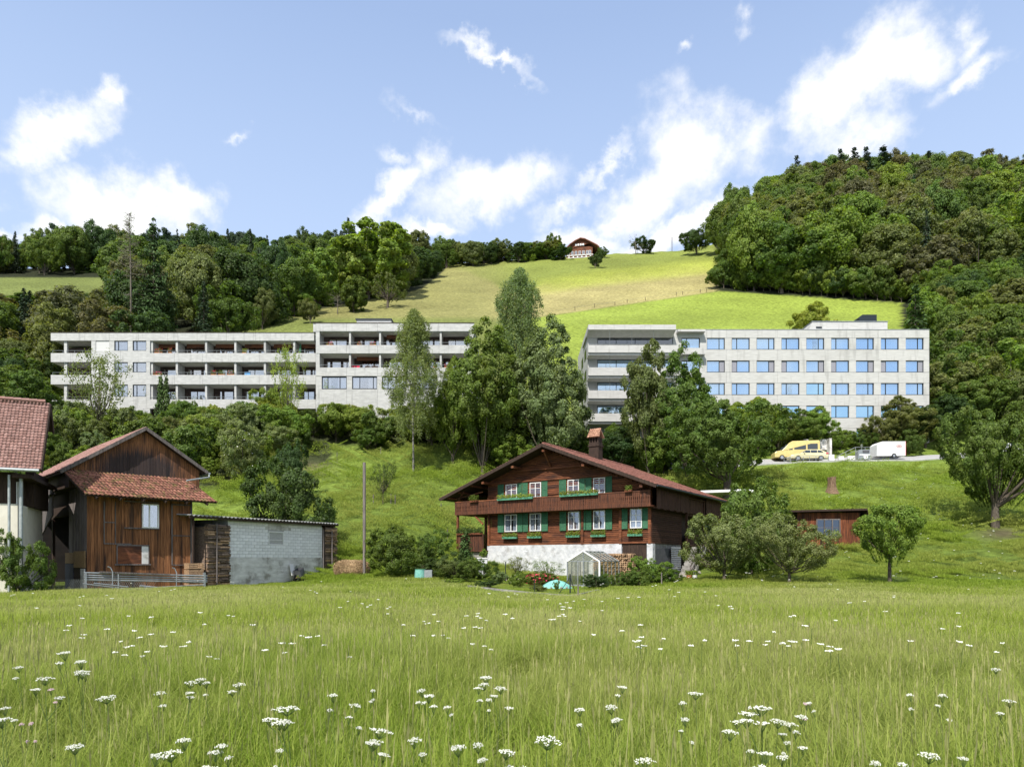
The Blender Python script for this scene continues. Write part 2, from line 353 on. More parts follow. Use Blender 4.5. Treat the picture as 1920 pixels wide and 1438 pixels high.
M['straw'] = pmat('straw', (.26, .17, .09), (.42, .30, .17), ns=6, bump=.4, isl=.4)
M['stone'] = pmat('stone', (.16, .15, .14), (.30, .29, .27), ns=3, bump=.5, isl=.25)
M['asphalt'] = pmat('asphalt', (.30, .30, .30), (.38, .375, .37), ns=5, bump=.1)
M['gravel'] = pmat('gravel', (.20, .18, .15), (.36, .33, .29), ns=14, bump=.6)
M['poly'] = glassmat('polycarbonate', (.80, .80, .70), (.55, .56, .50), .68, .4)
M['tarp'] = pmat('teal_tarp', (.13, .36, .31), (.22, .46, .40), ns=6, rough=.5, bump=.5)
M['paint_yellow'] = pmat('taxi_yellow', (.52, .42, .16), (.56, .46, .19), ns=2, rough=.3, spec=.5, bump=0)
M['paint_cream'] = pmat('cream_paint', (.62, .56, .33), (.66, .60, .38), ns=2, rough=.25, spec=.5, bump=0)
M['rubber'] = pmat('rubber', (.02, .02, .02), rough=.8, bump=0)
M['chrome'] = pmat('rim', (.45, .45, .46), rough=.3, metal=.8, bump=0)
M['red'] = pmat('red_petals', (.42, .012, .04), (.60, .06, .13), ns=9, bump=0, isl=.3)
M['orange'] = pmat('terracotta', (.42, .16, .07), (.50, .22, .11), ns=5, bump=0)
M['blueboard'] = pmat('blue_panel', (.13, .34, .62), bump=0)
M['petal'] = pmat('white_petals', (.66, .67, .58), (.80, .80, .72), ns=20, bump=0, isl=.12)
M['petalpink'] = pmat('pink_petals', (.62, .42, .48), (.74, .58, .60), ns=20, bump=0, isl=.15)
M['stem'] = pmat('flower_stem', (.07, .12, .03), (.10, .15, .04), bump=0)
M['logo'] = pmat('logo_brown', (.26, .12, .07), bump=0)
M['osb'] = pmat('osb', (.17, .10, .05), (.38, .26, .13), ns=18, bump=.2)
M['greydoor'] = pmat('grey_door', (.07, .075, .085), (.10, .10, .11), ns=3, bump=.1)
M['meshgrey'] = pmat('woven_panel', (.20, .20, .23), (.30, .30, .34), (18, 18, 18), 1, bump=0)
M['bluepale'] = pmat('pale_blue_door', (.30, .38, .42), (.36, .44, .48), ns=3, bump=0)

# ------------------------------------------------------------------ terrain: heights surveyed along sight lines of the photograph
colpx = [-2400, -600, 0, 250, 500, 620, 750, 1000, 1250, 1345, 1500, 1750, 1950, 2500, 4300]
rows = {
 38: [1110, 1110, 1110, 1110, 1106, 1104, 1101, 1106, 1108, 1108, 1108, 1108, 1108, 1108, 1108],
 46: [1097, 1097, 1096, 1102, 1100, 1098, 1080, 1097, 1096, 1090, 1089, 1088, 1082, 1070, 1070],
 52: [1080, 1082, 1078, 1088, 1094, 1092, 1062, 1086, 1087, 1082, 1064, 1050, 1030, 1020, 1020],
 60: [1050, 1050, 1045, 1045, 1050, 1046, 1015, 1080, 1076, 1055, 1018, 990, 985, 980, 980],
 66: [1010, 1010, 1005, 990, 975, 985, 970, 1060, 1066, 1010, 972, 955, 958, 950, 950],
 72: [970, 970, 960, 945, 945, 948, 945, 985, 1000, 945, 930, 927, 933, 930, 930],
 80: [915, 915, 910, 895, 898, 902, 905, 925, 930, 900, 893, 896, 900, 900, 900],
 86: [875, 875, 870, 862, 868, 873, 878, 885, 890, 876, 869, 861, 858, 850, 850],
 93: [840, 840, 835, 830, 834, 836, 836, 845, 855, 867, 865, 857, 850, 840, 840],
 100: [800, 800, 800, 790, 785, 785, 785, 800, 805, 808, 812, 800, 785, 780, 780],
 118: [740, 740, 740, 740, 740, 738, 735, 735, 740, 740, 740, 735, 715, 700, 700],
 135: [680, 680, 680, 680, 670, 668, 665, 665, 675, 675, 675, 675, 655, 645, 645],
 155: [620, 620, 620, 622, 614, 610, 607, 605, 612, 614, 622, 618, 600, 590, 590],
 185: [575, 575, 575, 580, 588, 583, 578, 582, 583, 582, 585, 580, 545, 530, 530],
 215: [545, 545, 545, 550, 560, 559, 558, 556, 552, 548, 530, 515, 490, 480, 480],
 250: [525, 525, 525, 527, 532, 534, 536, 530, 522, 515, 470, 450, 445, 440, 440],
 290: [510, 510, 510, 512, 515, 516, 517, 505, 490, 484, 420, 402, 405, 410, 410],
 330: [505, 505, 505, 503, 503, 502, 500, 484, 472, 464, 388, 372, 380, 385, 385],
 380: [512, 512, 512, 512, 512, 512, 512, 500, 492, 480, 385, 372, 378, 380, 380],
 600: [700, 700, 700, 700, 700, 700, 700, 700, 700, 700, 560, 540, 540, 540, 540]}
ROWY = np.array([0, 30] + list(rows)); COLU = (np.array(colpx) - HX) / F
ROWZ = np.array([[0] * len(colpx)] * 2 + [[max(CZ + (HY - p) / F * Y, -.3) for p in r] for Y, r in rows.items()], dtype=float)
NYS, NUS = 1201, 601
ys = np.linspace(0, 600, NYS); us = np.linspace(COLU[0], COLU[-1], NUS)
tmp = np.array([np.interp(us, COLU, r) for r in ROWZ])
TT = np.array([np.interp(ys, ROWY, tmp[:, j]) for j in range(NUS)]).T
def blur(A, k, ax):
    ker = np.hanning(k + 2)[1:-1]; ker /= ker.sum()
    pad = [(0, 0), (0, 0)]; pad[ax] = (k // 2, k // 2)
    B = np.pad(A, pad, mode='edge'); out = np.zeros_like(A)
    for i, w in enumerate(ker):
        out += w * (B[i:i + A.shape[0], :] if ax == 0 else B[:, i:i + A.shape[1]])
    return out
TT = blur(blur(TT, 13, 0), 25, 1)
def Hn(x, y):
    x = np.asarray(x, dtype=float); y = np.asarray(y, dtype=float)
    yy = np.clip(y, 0, 599.9); u = np.clip(x / np.maximum(yy, 20), COLU[0], COLU[-1] - 1e-6)
    fy = yy / 600 * (NYS - 1); fu = (u - COLU[0]) / (COLU[-1] - COLU[0]) * (NUS - 1)
    i = np.clip(fy.astype(int), 0, NYS - 2); j = np.clip(fu.astype(int), 0, NUS - 2); a = fy - i; b = fu - j
    z = TT[i, j] * (1 - a) * (1 - b) + TT[i + 1, j] * a * (1 - b) + TT[i, j + 1] * (1 - a) * b + TT[i + 1, j + 1] * a * b
    w = np.clip((yy - 55) / 40, 0, 1) * .35 + .04 * np.clip((yy - 10) / 20, 0, 1)
    roadish = np.clip(np.abs(yy - 89.5) / 6, .1, 1)
    z = z + w * roadish * (np.sin(x * .31 + 1.3 * np.sin(y * .13)) * np.sin(y * .27 + .9 * np.sin(x * .17)) + .5 * np.sin(x * .83 + y * .21) * np.sin(y * .71 - x * .33))
    return z
def H(x, y): return float(Hn(x, y))
def hit(px, py, y0=30.0, y1=420.0):        # where the sight line through (px, py) meets the ground
    Y = np.linspace(y0, y1, 1600); X = (px - HX) / F * Y; Z = CZ + (HY - py) / F * Y
    d = Z - Hn(X, Y); k = np.where(d <= 0)[0]
    k = k[0] if len(k) else int(np.argmin(np.abs(d)))
    return float(X[k]), float(Y[k])
def XY(px, Y): return (px - HX) / F * Y, Y
def Zof(py, Y): return CZ + (HY - py) / F * Y
def sm(a, b, x): t = np.clip((x - a) / (b - a), 0, 1); return t * t * (3 - 2 * t)

def build_terrain():
    gy = np.concatenate([np.linspace(-60, 30, 24), np.arange(31, 110, .75), np.arange(110, 345, 1.15), np.arange(348, 600, 8)])
    s = np.linspace(-1, 1, 470)
    gx = np.sign(s) * (np.abs(s) * 60 + np.abs(s) ** 3 * 360)
    Xg, Yg = np.meshgrid(gx, gy); Zg = Hn(Xg, Yg)
    V = np.stack([Xg.ravel(), Yg.ravel(), Zg.ravel()], 1)
    ny, nx = Xg.shape; idx = np.arange(ny * nx).reshape(ny, nx)
    Q = np.stack([idx[:-1, :-1].ravel(), idx[:-1, 1:].ravel(), idx[1:, 1:].ravel(), idx[1:, :-1].ravel()], 1)
    me = arrays_mesh('ground', V, Q); me.polygons.foreach_set('use_smooth', [True] * len(Q))
    X, Y, Z = V[:, 0], V[:, 1], V[:, 2]
    Ys = np.maximum(Y, 5); px = HX + F * X / Ys; py = HY - F * (Z - CZ) / Ys
    col = np.zeros((len(V), 3))
    def lay(c, w): col[:] = col * (1 - w[:, None]) + np.array(c) * w[:, None]
    wob = 3 * np.sin(px * .05) + 2 * np.sin(px * .13 + 1)
    lay((.17, .235, .042), np.ones(len(V)))
    far = sm(96, 112, Y)
    lay((.20, .235, .052), far)                                     # hill grass
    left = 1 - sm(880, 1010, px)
    gold = sm(np.interp(px, [450, 820, 950, 1100, 1200, 1345], [470, 480, 548, 526, 514, 500]) - 7, np.interp(px, [450, 820, 950, 1100, 1200, 1345], [470, 480, 548, 526, 514, 500]) + 7, py + wob)
    fence = np.interp(px, [850, 1000, 1345, 1400], [612, 597, 547, 541])
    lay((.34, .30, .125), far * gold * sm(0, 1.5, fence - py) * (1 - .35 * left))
    lay((.30, .33, .06), far * (1 - sm(5, 22, np.abs(py - np.interp(px, [950, 1100, 1345], [548, 524, 498])))) * sm(930, 1080, px) * .8)
    lay((.25, .315, .055), far * sm(0, 1.5, py - fence) * sm(880, 1010, px) * (Y < 230))    # mown bright field
    lay((.21, .205, .075), far * left * .6)  # dull olive left part of the field, cloud shade painted into its colour
    lay((.16, .19, .055), far * (px < 260))
    lay((.17, .20, .055), far * left * sm(590, 604, py))
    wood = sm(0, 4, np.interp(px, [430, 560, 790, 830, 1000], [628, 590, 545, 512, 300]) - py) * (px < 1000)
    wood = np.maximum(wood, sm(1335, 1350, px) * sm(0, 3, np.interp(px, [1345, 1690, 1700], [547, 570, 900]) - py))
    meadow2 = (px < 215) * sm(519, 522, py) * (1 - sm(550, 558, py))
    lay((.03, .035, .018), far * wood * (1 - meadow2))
    lay((.14, .11, .07), (1 - far) * np.exp(-(((px - 575) / 42) ** 2 + ((py - 868) / 28) ** 2)) * .9)       # bare bank
    lay((.13, .10, .06), (1 - far) * np.exp(-(((px - 430) / 60) ** 2 + ((py - 893) / 10) ** 2)) * .8)
    lay((.15, .12, .075), (1 - far) * np.exp(-(((px - 1880) / 45) ** 2 + ((py - 1000) / 12) ** 2)) * .9)
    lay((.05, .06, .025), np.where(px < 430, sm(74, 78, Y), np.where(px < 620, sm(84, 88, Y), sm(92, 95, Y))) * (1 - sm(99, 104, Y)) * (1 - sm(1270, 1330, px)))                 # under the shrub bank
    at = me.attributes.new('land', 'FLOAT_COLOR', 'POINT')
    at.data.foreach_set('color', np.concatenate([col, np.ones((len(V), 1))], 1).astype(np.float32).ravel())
    m, nt, N, L, P = nodes('ground')
    a = N.new('ShaderNodeAttribute'); a.attribute_name = 'land'
    ge = N.new('ShaderNodeNewGeometry')
    n1 = N.new('ShaderNodeTexNoise'); n1.inputs['Scale'].default_value = 1.3; n1.inputs['Detail'].default_value = 12; n1.inputs['Roughness'].default_value = .72
    n2 = N.new('ShaderNodeTexNoise'); n2.inputs['Scale'].default_value = .035; n2.inputs['Detail'].default_value = 5
    L.new(ge.outputs['Position'], n1.inputs['Vector']); L.new(ge.outputs['Position'], n2.inputs['Vector'])
    r1 = N.new('ShaderNodeMapRange'); r1.inputs['From Min'].default_value = .28; r1.inputs['From Max'].default_value = .72; r1.inputs['To Min'].default_value = .42; r1.inputs['To Max'].default_value = 1.55
    L.new(n1.outputs['Fac'], r1.inputs['Value'])
    r2 = N.new('ShaderNodeMapRange'); r2.inputs['From Min'].default_value = .3; r2.inputs['From Max'].default_value = .7; r2.inputs['To Min'].default_value = .8; r2.inputs['To Max'].default_value = 1.2
    L.new(n2.outputs['Fac'], r2.inputs['Value'])
    mu = N.new('ShaderNodeMath'); mu.operation = 'MULTIPLY'; L.new(r1.outputs[0], mu.inputs[0]); L.new(r2.outputs[0], mu.inputs[1])
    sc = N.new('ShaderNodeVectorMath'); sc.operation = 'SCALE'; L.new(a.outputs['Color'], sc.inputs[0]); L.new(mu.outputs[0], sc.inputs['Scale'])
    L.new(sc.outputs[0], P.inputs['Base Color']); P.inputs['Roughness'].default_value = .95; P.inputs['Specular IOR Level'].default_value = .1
    n3 = N.new('ShaderNodeTexNoise'); n3.inputs['Scale'].default_value = 1.6; n3.inputs['Detail'].default_value = 8; n3.inputs['Roughness'].default_value = .75
    L.new(ge.outputs['Position'], n3.inputs['Vector'])
    bp = N.new('ShaderNodeBump'); bp.inputs['Strength'].default_value = 1; bp.inputs['Distance'].default_value = .6
    L.new(n3.outputs['Fac'], bp.inputs['Height']); L.new(bp.outputs[0], P.inputs['Normal'])
    tag(link('ground', me, m), kind='structure')
build_terrain()

# road with the parked cars, gravel yard beside the chalet (sheets following the ground)
def sheet(name, mat, pts_l, pts_r, lift=.03, n=2, kind='structure'):
    mb = MB(); vs = []; fs = []
    for (a, b) in zip(pts_l, pts_r):
        for k in range(n + 1):
            x = a[0] + (b[0] - a[0]) * k / n; y = a[1] + (b[1] - a[1]) * k / n; vs.append((x, y, H(x, y) + lift))
    m_ = n + 1
    for i in range(len(pts_l) - 1):
        for k in range(n): fs.append((i * m_ + k, i * m_ + k + 1, (i + 1) * m_ + k + 1, (i + 1) * m_ + k))
    mb.add(vs, fs); return mb.build(name, mat, kind=kind)
xs = [XY(p, 88)[0] for p in range(1240, 2300, 12)]
sheet('road', M['asphalt'], [(x, 87.2) for x in xs], [(x, 92.6) for x in xs], .07, 6)
mb = MB()
for a, b in zip(xs[:-1], xs[1:]):
    mb.slab([(a, 87.0, H(a, 87) + .16), (b, 87.0, H(b, 87) + .16), (b, 87.2, H(b, 87.2) + .16), (a, 87.2, H(a, 87.2) + .16)], .3)
mb.build('kerb', M['concrete'], kind='structure')
g0 = [hit(px, py) for px, py in ((1240, 1097), (1262, 1086), (1290, 1080), (1315, 1076))]
g1 = [(x * 1.02 + .2, y + 2.6) for x, y in g0]
sheet('yard', M['gravel'], g0, g1, .05, 4)

# ------------------------------------------------------------------ foliage prototypes
def unit(a): return a / np.maximum(np.linalg.norm(a, axis=1, keepdims=True), 1e-9)
def leaf_quads(g, P, Nn, size, aspect=.62, fold=.22):
    n = len(P); t = unit(np.cross(Nn, unit(g.normal(size=(n, 3))))); b = np.cross(Nn, t)
    s = (size * g.uniform(.65, 1.35, n))[:, None]
    V = np.stack([P - t * s, P + b * s * aspect + Nn * s * fold, P + t * s, P - b * s * aspect + Nn * s * fold], 1).reshape(-1, 3)
    return V, np.arange(4 * n).reshape(n, 4)
def crown_cloud(g, W, Hc, z0, nl, nc, nleaf, rc=(.12, .2), flat=.9, taper=0.0, inner=.12, up=.15, lobe=(.34, .52)):
    """leaf positions and normals: lobes inside an ellipsoid, clumps on the lobes, leaves on the clumps"""
    rx, rz = W / 2, Hc / 2; cz = z0 + rz
    lobes = []
    for i in range(nl):
        d = unit(g.normal(size=(1, 3)))[0]; d = d / (np.abs(d) ** 3.4).sum() ** (1 / 3.4); r = g.uniform(.4, .74) if i else 0
        z = d[2] * r; sh = 1 - taper * max(z, -.3)
        lobes.append((np.array([d[0] * r * rx * sh, d[1] * r * rx * sh, cz + z * rz * flat]), g.uniform(*lobe) * (1 - taper * .4 * z)))
    cl = []
    while len(cl) < nc:
        c, r = lobes[g.integers(nl)]
        d = unit(g.normal(size=(1, 3)))[0]; d[2] += up
        p = c + d * np.array([rx, rx, rz]) * r
        if p[2] < z0 - .02 * Hc: continue
        if any(np.linalg.norm((p - c2) / np.array([rx, rx, rz])) < r2 * .78 for c2, r2 in lobes if c2 is not c): continue
        cl.append((p, g.uniform(*rc) * min(rx, rz)))
    ci = g.integers(nc, size=nleaf); cp = np.array([c[0] for c in cl])[ci]; cr = np.array([c[1] for c in cl])[ci]
    out = unit((cp - np.array([0, 0, cz])) / np.array([rx, rx, rz]))
    d = unit(g.normal(size=(nleaf, 3)) + out * .55 + np.array([0, 0, .35]))
    P = cp + d * (cr * g.uniform(.35, 1.15, nleaf))[:, None]
    Nn = unit(d * .9 + out * .35 + g.normal(size=(nleaf, 3)) * .45)
    k = int(nleaf * inner)
    P[:k] = cp[:k] * g.uniform(.55, .95, (k, 1)) + np.array([0, 0, cz]) * (1 - .8) * 0 + np.array([0, 0, 1]) * (cp[:k, 2:3] * 0)
    return P, Nn, cl
def limbs(mb, g, cl, th, r0, top, k=9, mi=0, lean=(0, 0)):
    base = [Vector((0, 0, -.3)), Vector((lean[0] * .3, lean[1] * .3, th * .5)), Vector((lean[0], lean[1], th)), Vector((lean[0] * 1.2, lean[1] * 1.2, (th + top) / 2)), Vector((lean[0] * 1.3, lean[1] * 1.3, top * .92))]
    mb.tube(base, [r0 * 1.25, r0, r0 * .85, r0 * .5, r0 * .12], 8, mi)
    for _ in range(k):
        c = Vector(cl[g.integers(len(cl))][0]); h = g.uniform(.75, 1.15) * th
        h = min(h, c.z * .95) if c.z > .5 else h * .5
        a = Vector((lean[0], lean[1], h)); m = a.lerp(c, .5) + Vector((0, 0, -.08 * (c - a).length))
        mb.tube([a, m, c], [r0 * .45, r0 * .28, r0 * .08], 5, mi, False)
PROTO = {}
def reg(name, g, P, Nn, size, mb, mats, Hh, Ww, aspect=.62):
    V, Q = leaf_quads(g, P, Nn, size, aspect)
    crown = arrays_mesh(name + '_crown', V, Q); crown.materials.append(mats[0])
    trunk = mb.mesh(name + '_trunk'); trunk.materials.append(mats[1])
    # one joined mesh for far trees
    tv = np.array(mb.v); 
    me = bpy.data.meshes.new(name + '_whole')
    quads = [f for f in mb.f if len(f) == 4]
    TQ = np.array(quads) + len(V)
    whole = arrays_mesh(name + '_whole', np.concatenate([V, tv]), np.concatenate([Q, TQ]), np.concatenate([np.zeros(len(Q)), np.ones(len(TQ))]))
    whole.materials.append(mats[0]); whole.materials.append(mats[1])
    PROTO[name] = (crown, trunk, whole, Hh, Ww)
def broad(name, seed, W, Hc, z0, nl, nc, nleaf, size, r0=.28, mats=None, **kw):
    k = kw.pop('k', 9); g = np.random.default_rng(seed); P, Nn, cl = crown_cloud(g, W, Hc, z0, nl, nc, nleaf, **kw)
    mb = MB(); limbs(mb, g, cl, max(z0 * 1.15, .6), r0, z0 + Hc * .8, k)
    reg(name, g, P, Nn, size, mb, mats or (M['leaf'], M['bark']), z0 + Hc, W)
for i in range(6):
    broad('far_broad%d' % i, 10 + i, (11, 10, 12, 9, 11, 12)[i], 13.5, .6, 12 + i % 3, 150 + 12 * i, 30000, (.20, .22, .19, .21, .17, .24)[i], rc=((.10, .20), (.14, .26), (.09, .17), (.12, .22), (.08, .16), (.15, .25))[i], flat=1.0, taper=(.25, .4, .1, .3, .2, .35)[i], lobe=((.34, .52), (.3, .5), (.26, .46), (.34, .5), (.26, .42), (.36, .55))[i])
for i in range(3):
    broad('shrub%d' % i, 30 + i, 5.2, 4.3, .05, 12, 100, 15000, .10, .07, rc=(.10, .22), up=.4, k=16, lobe=(.26, .45))
    broad('roundtree%d' % i, 40 + i, 7.5, 7.5, .8, 13, 140, 26000, .12, .16, rc=(.09, .2), lobe=(.28, .48), k=14)
broad('tall0', 51, 8.5, 14, .4, 18, 240, 60000, .12, .22, rc=(.08, .18), taper=.35, lobe=(.26, .46))
broad('tall1', 52, 7.0, 11, .6, 15, 170, 40000, .11, .18, rc=(.09, .2), taper=.3, lobe=(.26, .46))
broad('walnut', 53, 13, 7.9, 1.7, 19, 280, 75000, .105, .42, rc=(.07, .16), flat=.95, k=18, lobe=(.24, .42))
broad('orchard0', 54, 5.0, 4.1, .9, 12, 150, 26000, .062, .11, rc=(.10, .19), k=16, inner=.2)
broad('orchard1', 55, 5.8, 4.1, .75, 13, 170, 30000, .062, .11, rc=(.10, .19), k=16, inner=.2)
broad('orchard2', 56, 4.2, 3.6, 1.7, 11, 120, 17000, .07, .12, rc=(.12, .2), k=14)
broad('denseshrub', 57, 6.4, 5.3, .2, 11, 150, 28000, .085, .12, rc=(.10, .18), k=12)
broad('leafy_small', 58, 2.4, 1.9, .1, 8, 70, 8000, .05, .03, rc=(.13, .24), up=.3, k=14)
broad('bright', 59, 10, 12, .2, 14, 170, 24000, .26, .25, rc=(.11, .17), flat=1.0)
broad('sparse0', 60, 6.5, 6.8, 2.2, 14, 90, 4200, .10, .10, rc=(.12, .26), k=30, inner=.3)
broad('spreading', 61, 10, 5.6, 2.0, 13, 95, 5200, .16, .28, rc=(.08, .17), flat=.8, k=34)
broad('herb', 62, 1.6, 1.0, .05, 8, 40, 2600, .05, .012, rc=(.15, .3), up=.5, k=14)
def conifer(name, seed, Hh, W, lev=34, leafn=15, droop=.30, size=.27, bare=.06, irregular=.25):
    g = np.random.default_rng(seed); P = []; Nn = []; mb = MB()
    mb.tube([(0, 0, -.3), (0, 0, Hh * .5), (0, 0, Hh)], [Hh * .016, Hh * .010, .02], 7)
    for l in range(lev):
        f = (l + g.uniform(0, .6)) / lev; z = Hh * (bare + (1 - bare) * f); rr = W / 2 * (1 - f) ** .8 * g.uniform(1 - irregular, 1 + irregular * .4) + .12
        nb = int(11 - 5 * f)
        for b in range(nb):
            a = g.uniform(0, 2 * math.pi); L_ = rr * g.uniform(.7, 1.1)
            if f < .85 and b % 2 == 0: mb.tube([(0, 0, z), (math.cos(a) * L_ * .9, math.sin(a) * L_ * .9, z - droop * L_ * .7)], [.05, .015], 4, 0, False)
            m = max(4, int(leafn * L_ / (W / 2)) + 3)
            t = g.uniform(.1, 1, m); w = (1 - t) * .28 * L_ + .08
            off = g.normal(size=m) * w
            P.append(np.stack([math.cos(a) * t * L_ - math.sin(a) * off, math.sin(a) * t * L_ + math.cos(a) * off, z - droop * L_ * t ** 1.3 + g.normal(size=m) * .08], 1))
            nn = np.tile(np.array([math.cos(a) * .5, math.sin(a) * .5, .85]), (m, 1)) + g.normal(size=(m, 3)) * .4; Nn.append(unit(nn))
    P = np.concatenate(P); Nn = np.concatenate(Nn)
    reg(name, g, P, Nn, size, mb, (M['needle'], M['bark']), Hh, W, .42)
conifer('spruce0', 70, 16, 6.4, 40, 16)
conifer('spruce1', 71, 15, 7.2, 34, 18, .36, .27, .05, .4)
conifer('pine', 72, 19, 10.5, 26, 24, .05, .30, .28, .6)
conifer('cypress', 73, 3.2, 1.5, 26, 12, -.5, .11, .02, .1)
def birch(name, seed, Hh, W, ns=330, leafs=42, size=.085, z0=.22, top_w=.35):
    g = np.random.default_rng(seed); mb = MB(); P = []
    mb.tube([(0, 0, -.3), (.15, 0, Hh * .4), (-.1, .1, Hh * .75), (0, 0, Hh)], [.15, .11, .06, .015], 7)
    for i in range(ns):
        f = g.uniform(z0, 1) ** .9; z = Hh * f; prof = math.sin(min(1, (1 - f) / (1 - z0)) ** .7 * math.pi * .62) / 1.0
        prof = max(prof, .10) * g.uniform(.35, 1) * (1 + .25 * math.sin(f * 17 + seed))
        a = g.uniform(0, 2 * math.pi); r = W / 2 * prof; tip = Vector((math.cos(a) * r, math.sin(a) * r, min(z + r * .25, Hh * .99)))
        if i % 4 == 0: mb.tube([(0, 0, z - r * .5), Vector((math.cos(a) * r * .5, math.sin(a) * r * .5, z + r * .05)), tip], [.035, .02, .008], 4, 0, False)
        L_ = g.uniform(.5, 1.9) * Hh / 14; m = leafs; t = g.uniform(0, 1, m)
        P.append(np.stack([tip.x + g.normal(size=m) * .16 + t * .2 * math.cos(a), tip.y + g.normal(size=m) * .16 + t * .2 * math.sin(a), tip.z - t * L_ + g.normal(size=m) * .06], 1))
    P = np.concatenate(P); Nn = unit(g.normal(size=P.shape) + np.array([0, 0, .1]))
    reg(name, g, P, Nn, size, mb, (M['leaf'], M['birchbark']), Hh, W, .5)
birch('birch0', 80, 17, 5.6, 460, 80, .085, .24)
birch('birch1', 81, 22, 8, 700, 85, .10, .16)
def larch(name, seed, Hh, W):
    g = np.random.default_rng(seed); mb = MB(); P = []
    mb.tube([(0, 0, -.3), (-.25, 0, Hh * .5), (0, 0, Hh)], [.26, .17, .03], 7)
    for i in range(90):
        f = g.uniform(.62, 1) if i < 78 else g.uniform(.3, .62); z = Hh * f; a = g.uniform(0, 2 * math.pi); L_ = W / 2 * (1.15 - f) / .5 * g.uniform(.5, 1)
        if i >= 78: L_ *= .35
        e = Vector((math.cos(a) * L_, math.sin(a) * L_, z + L_ * g.uniform(-.1, .5)))
        mb.tube([(0, 0, z), e.lerp(Vector((0, 0, z)), .5) - Vector((0, 0, .15)), e], [.05, .03, .012], 4, 0, False)
        for _ in range(3):
            t = g.uniform(.3, .9); b = Vector((0, 0, z)).lerp(e, t); q = b + Vector((g.normal() * .5, g.normal() * .5, g.uniform(-.5, .3)))
            mb.tube([b, q], [.02, .008], 3, 0, False); P.append(np.array(q) + g.normal(size=(3, 3)) * .12)
    P = np.concatenate(P); reg(name, g, P, unit(g.normal(size=P.shape)), .09, mb, (M['leaf'], M['deadbark']), Hh, W)
larch('larch', 90, 24, 6.4)
def deadtree(name, seed, Hh, W):
    g = np.random.default_rng(seed); mb = MB(); P = []
    mb.tube([(0, 0, -.2), (.1, 0, Hh * .45), (0, .1, Hh * .8)], [.17, .12, .04], 6)
    for i in range(16):
        z = g.uniform(.3, .8) * Hh; a = g.uniform(0, 6.28); e = Vector((math.cos(a) * W / 2, math.sin(a) * W / 2, z + g.uniform(-.1, .3) * Hh)) * 1
        mb.tube([(0, 0, z), e.lerp(Vector((0, 0, z)), .5) + Vector((0, 0, .3)), e], [.07, .04, .012], 4, 0, False); P.append(np.array(e) + g.normal(size=(14, 3)) * .35)
    P = np.concatenate(P); reg(name, g, P, unit(g.normal(size=P.shape)), .12, mb, (M['leaf'], M['deadbark']), Hh, W)
deadtree('deadtree', 91, 6, 5)

GREENS = {'dark': (.058, .098, .026), 'mid': (.110, .165, .032), 'fresh': (.165, .235, .038), 'yellow': (.225, .275, .046), 'olive': (.145, .170, .052),
          'brown': (.125, .126, .055), 'grey': (.18, .23, .09), 'blue': (.040, .068, .036), 'pale': (.15, .175, .06)}
def color(o, key, jit=.12):
    c = GREENS[key]; k = 1 + rnd.uniform(-jit, jit); h = rnd.uniform(-.08, .08)
    o.color = (c[0] * k * (1 + h), c[1] * k, c[2] * k * (1 - h), 1)
def plant(proto, X, Y, h, w, key, name, label, cat, group=None, parts=True, z=None, sink=0.0, rot=None, crown='crown', trunk='trunk', jit=.12):
    cr, tr, wh, Hh, Ww = PROTO[proto]
    z = H(X, Y) if z is None else z
    sc = (w / Ww, w / Ww, h / Hh); rz = rnd.uniform(0, 6.28) if rot is None else rot
    if parts:
        e = empty(name, (X, Y, z - sink), rz, label, cat, group); e.scale = sc
        a = link(crown, cr, None, e); color(a, key, jit); b = link(trunk, tr, None, e); return e
    o = link(name, wh); o.location = (X, Y, z - sink); o.rotation_euler = (0, 0, rz); o.scale = sc; color(o, key, jit)
    return tag(o, label, cat, group)
def plant_at(proto, px, base, top, wpx, key, name, label, cat, group=None, Y=None, **kw):
    """stand a plant where the photo shows its foot; height from the pixel of its top, width from its pixel width"""
    if Y is None: X, Y = hit(px, base)
    else: X, Y = XY(px, Y)
    z = H(X, Y); return plant(proto, X, Y, max(Zof(top, Y) - z, .4), wpx / F * Y, key, name, label, cat, group, z=z, **kw)

# ------------------------------------------------------------------ buildings
class Frame:
    """a building's own axes: x along the front, y into the depth; on_front / on_side read a pixel on one of its planes"""
    def __init__(s, x, y, deg):
        s.o = (x, y); s.a = R(deg); s.u = (math.cos(s.a), math.sin(s.a)); s.v = (-math.sin(s.a), math.cos(s.a))
    def on_front(s, px, py, v=0.0):
        r = ((px - HX) / F, 1.0, (HY - py) / F); ox = s.o[0] + s.v[0] * v; oy = s.o[1] + s.v[1] * v
        t = (ox * s.v[0] + oy * s.v[1]) / (r[0] * s.v[0] + r[1] * s.v[1])
        return (r[0] * t - ox) * s.u[0] + (r[1] * t - oy) * s.u[1], CZ + r[2] * t
    def on_side(s, px, py, u=0.0):
        r = ((px - HX) / F, 1.0, (HY - py) / F); ox = s.o[0] + s.u[0] * u; oy = s.o[1] + s.u[1] * u
        t = (ox * s.u[0] + oy * s.u[1]) / (r[0] * s.u[0] + r[1] * s.u[1])
        return (r[0] * t - ox) * s.v[0] + (r[1] * t - oy) * s.v[1], CZ + r[2] * t
    def world(s, u, v): return s.o[0] + s.u[0] * u + s.v[0] * v, s.o[1] + s.u[1] * u + s.v[1] * v
    def empty(s, name, label, cat): return empty(name, (s.o[0], s.o[1], 0), s.a, label, cat)

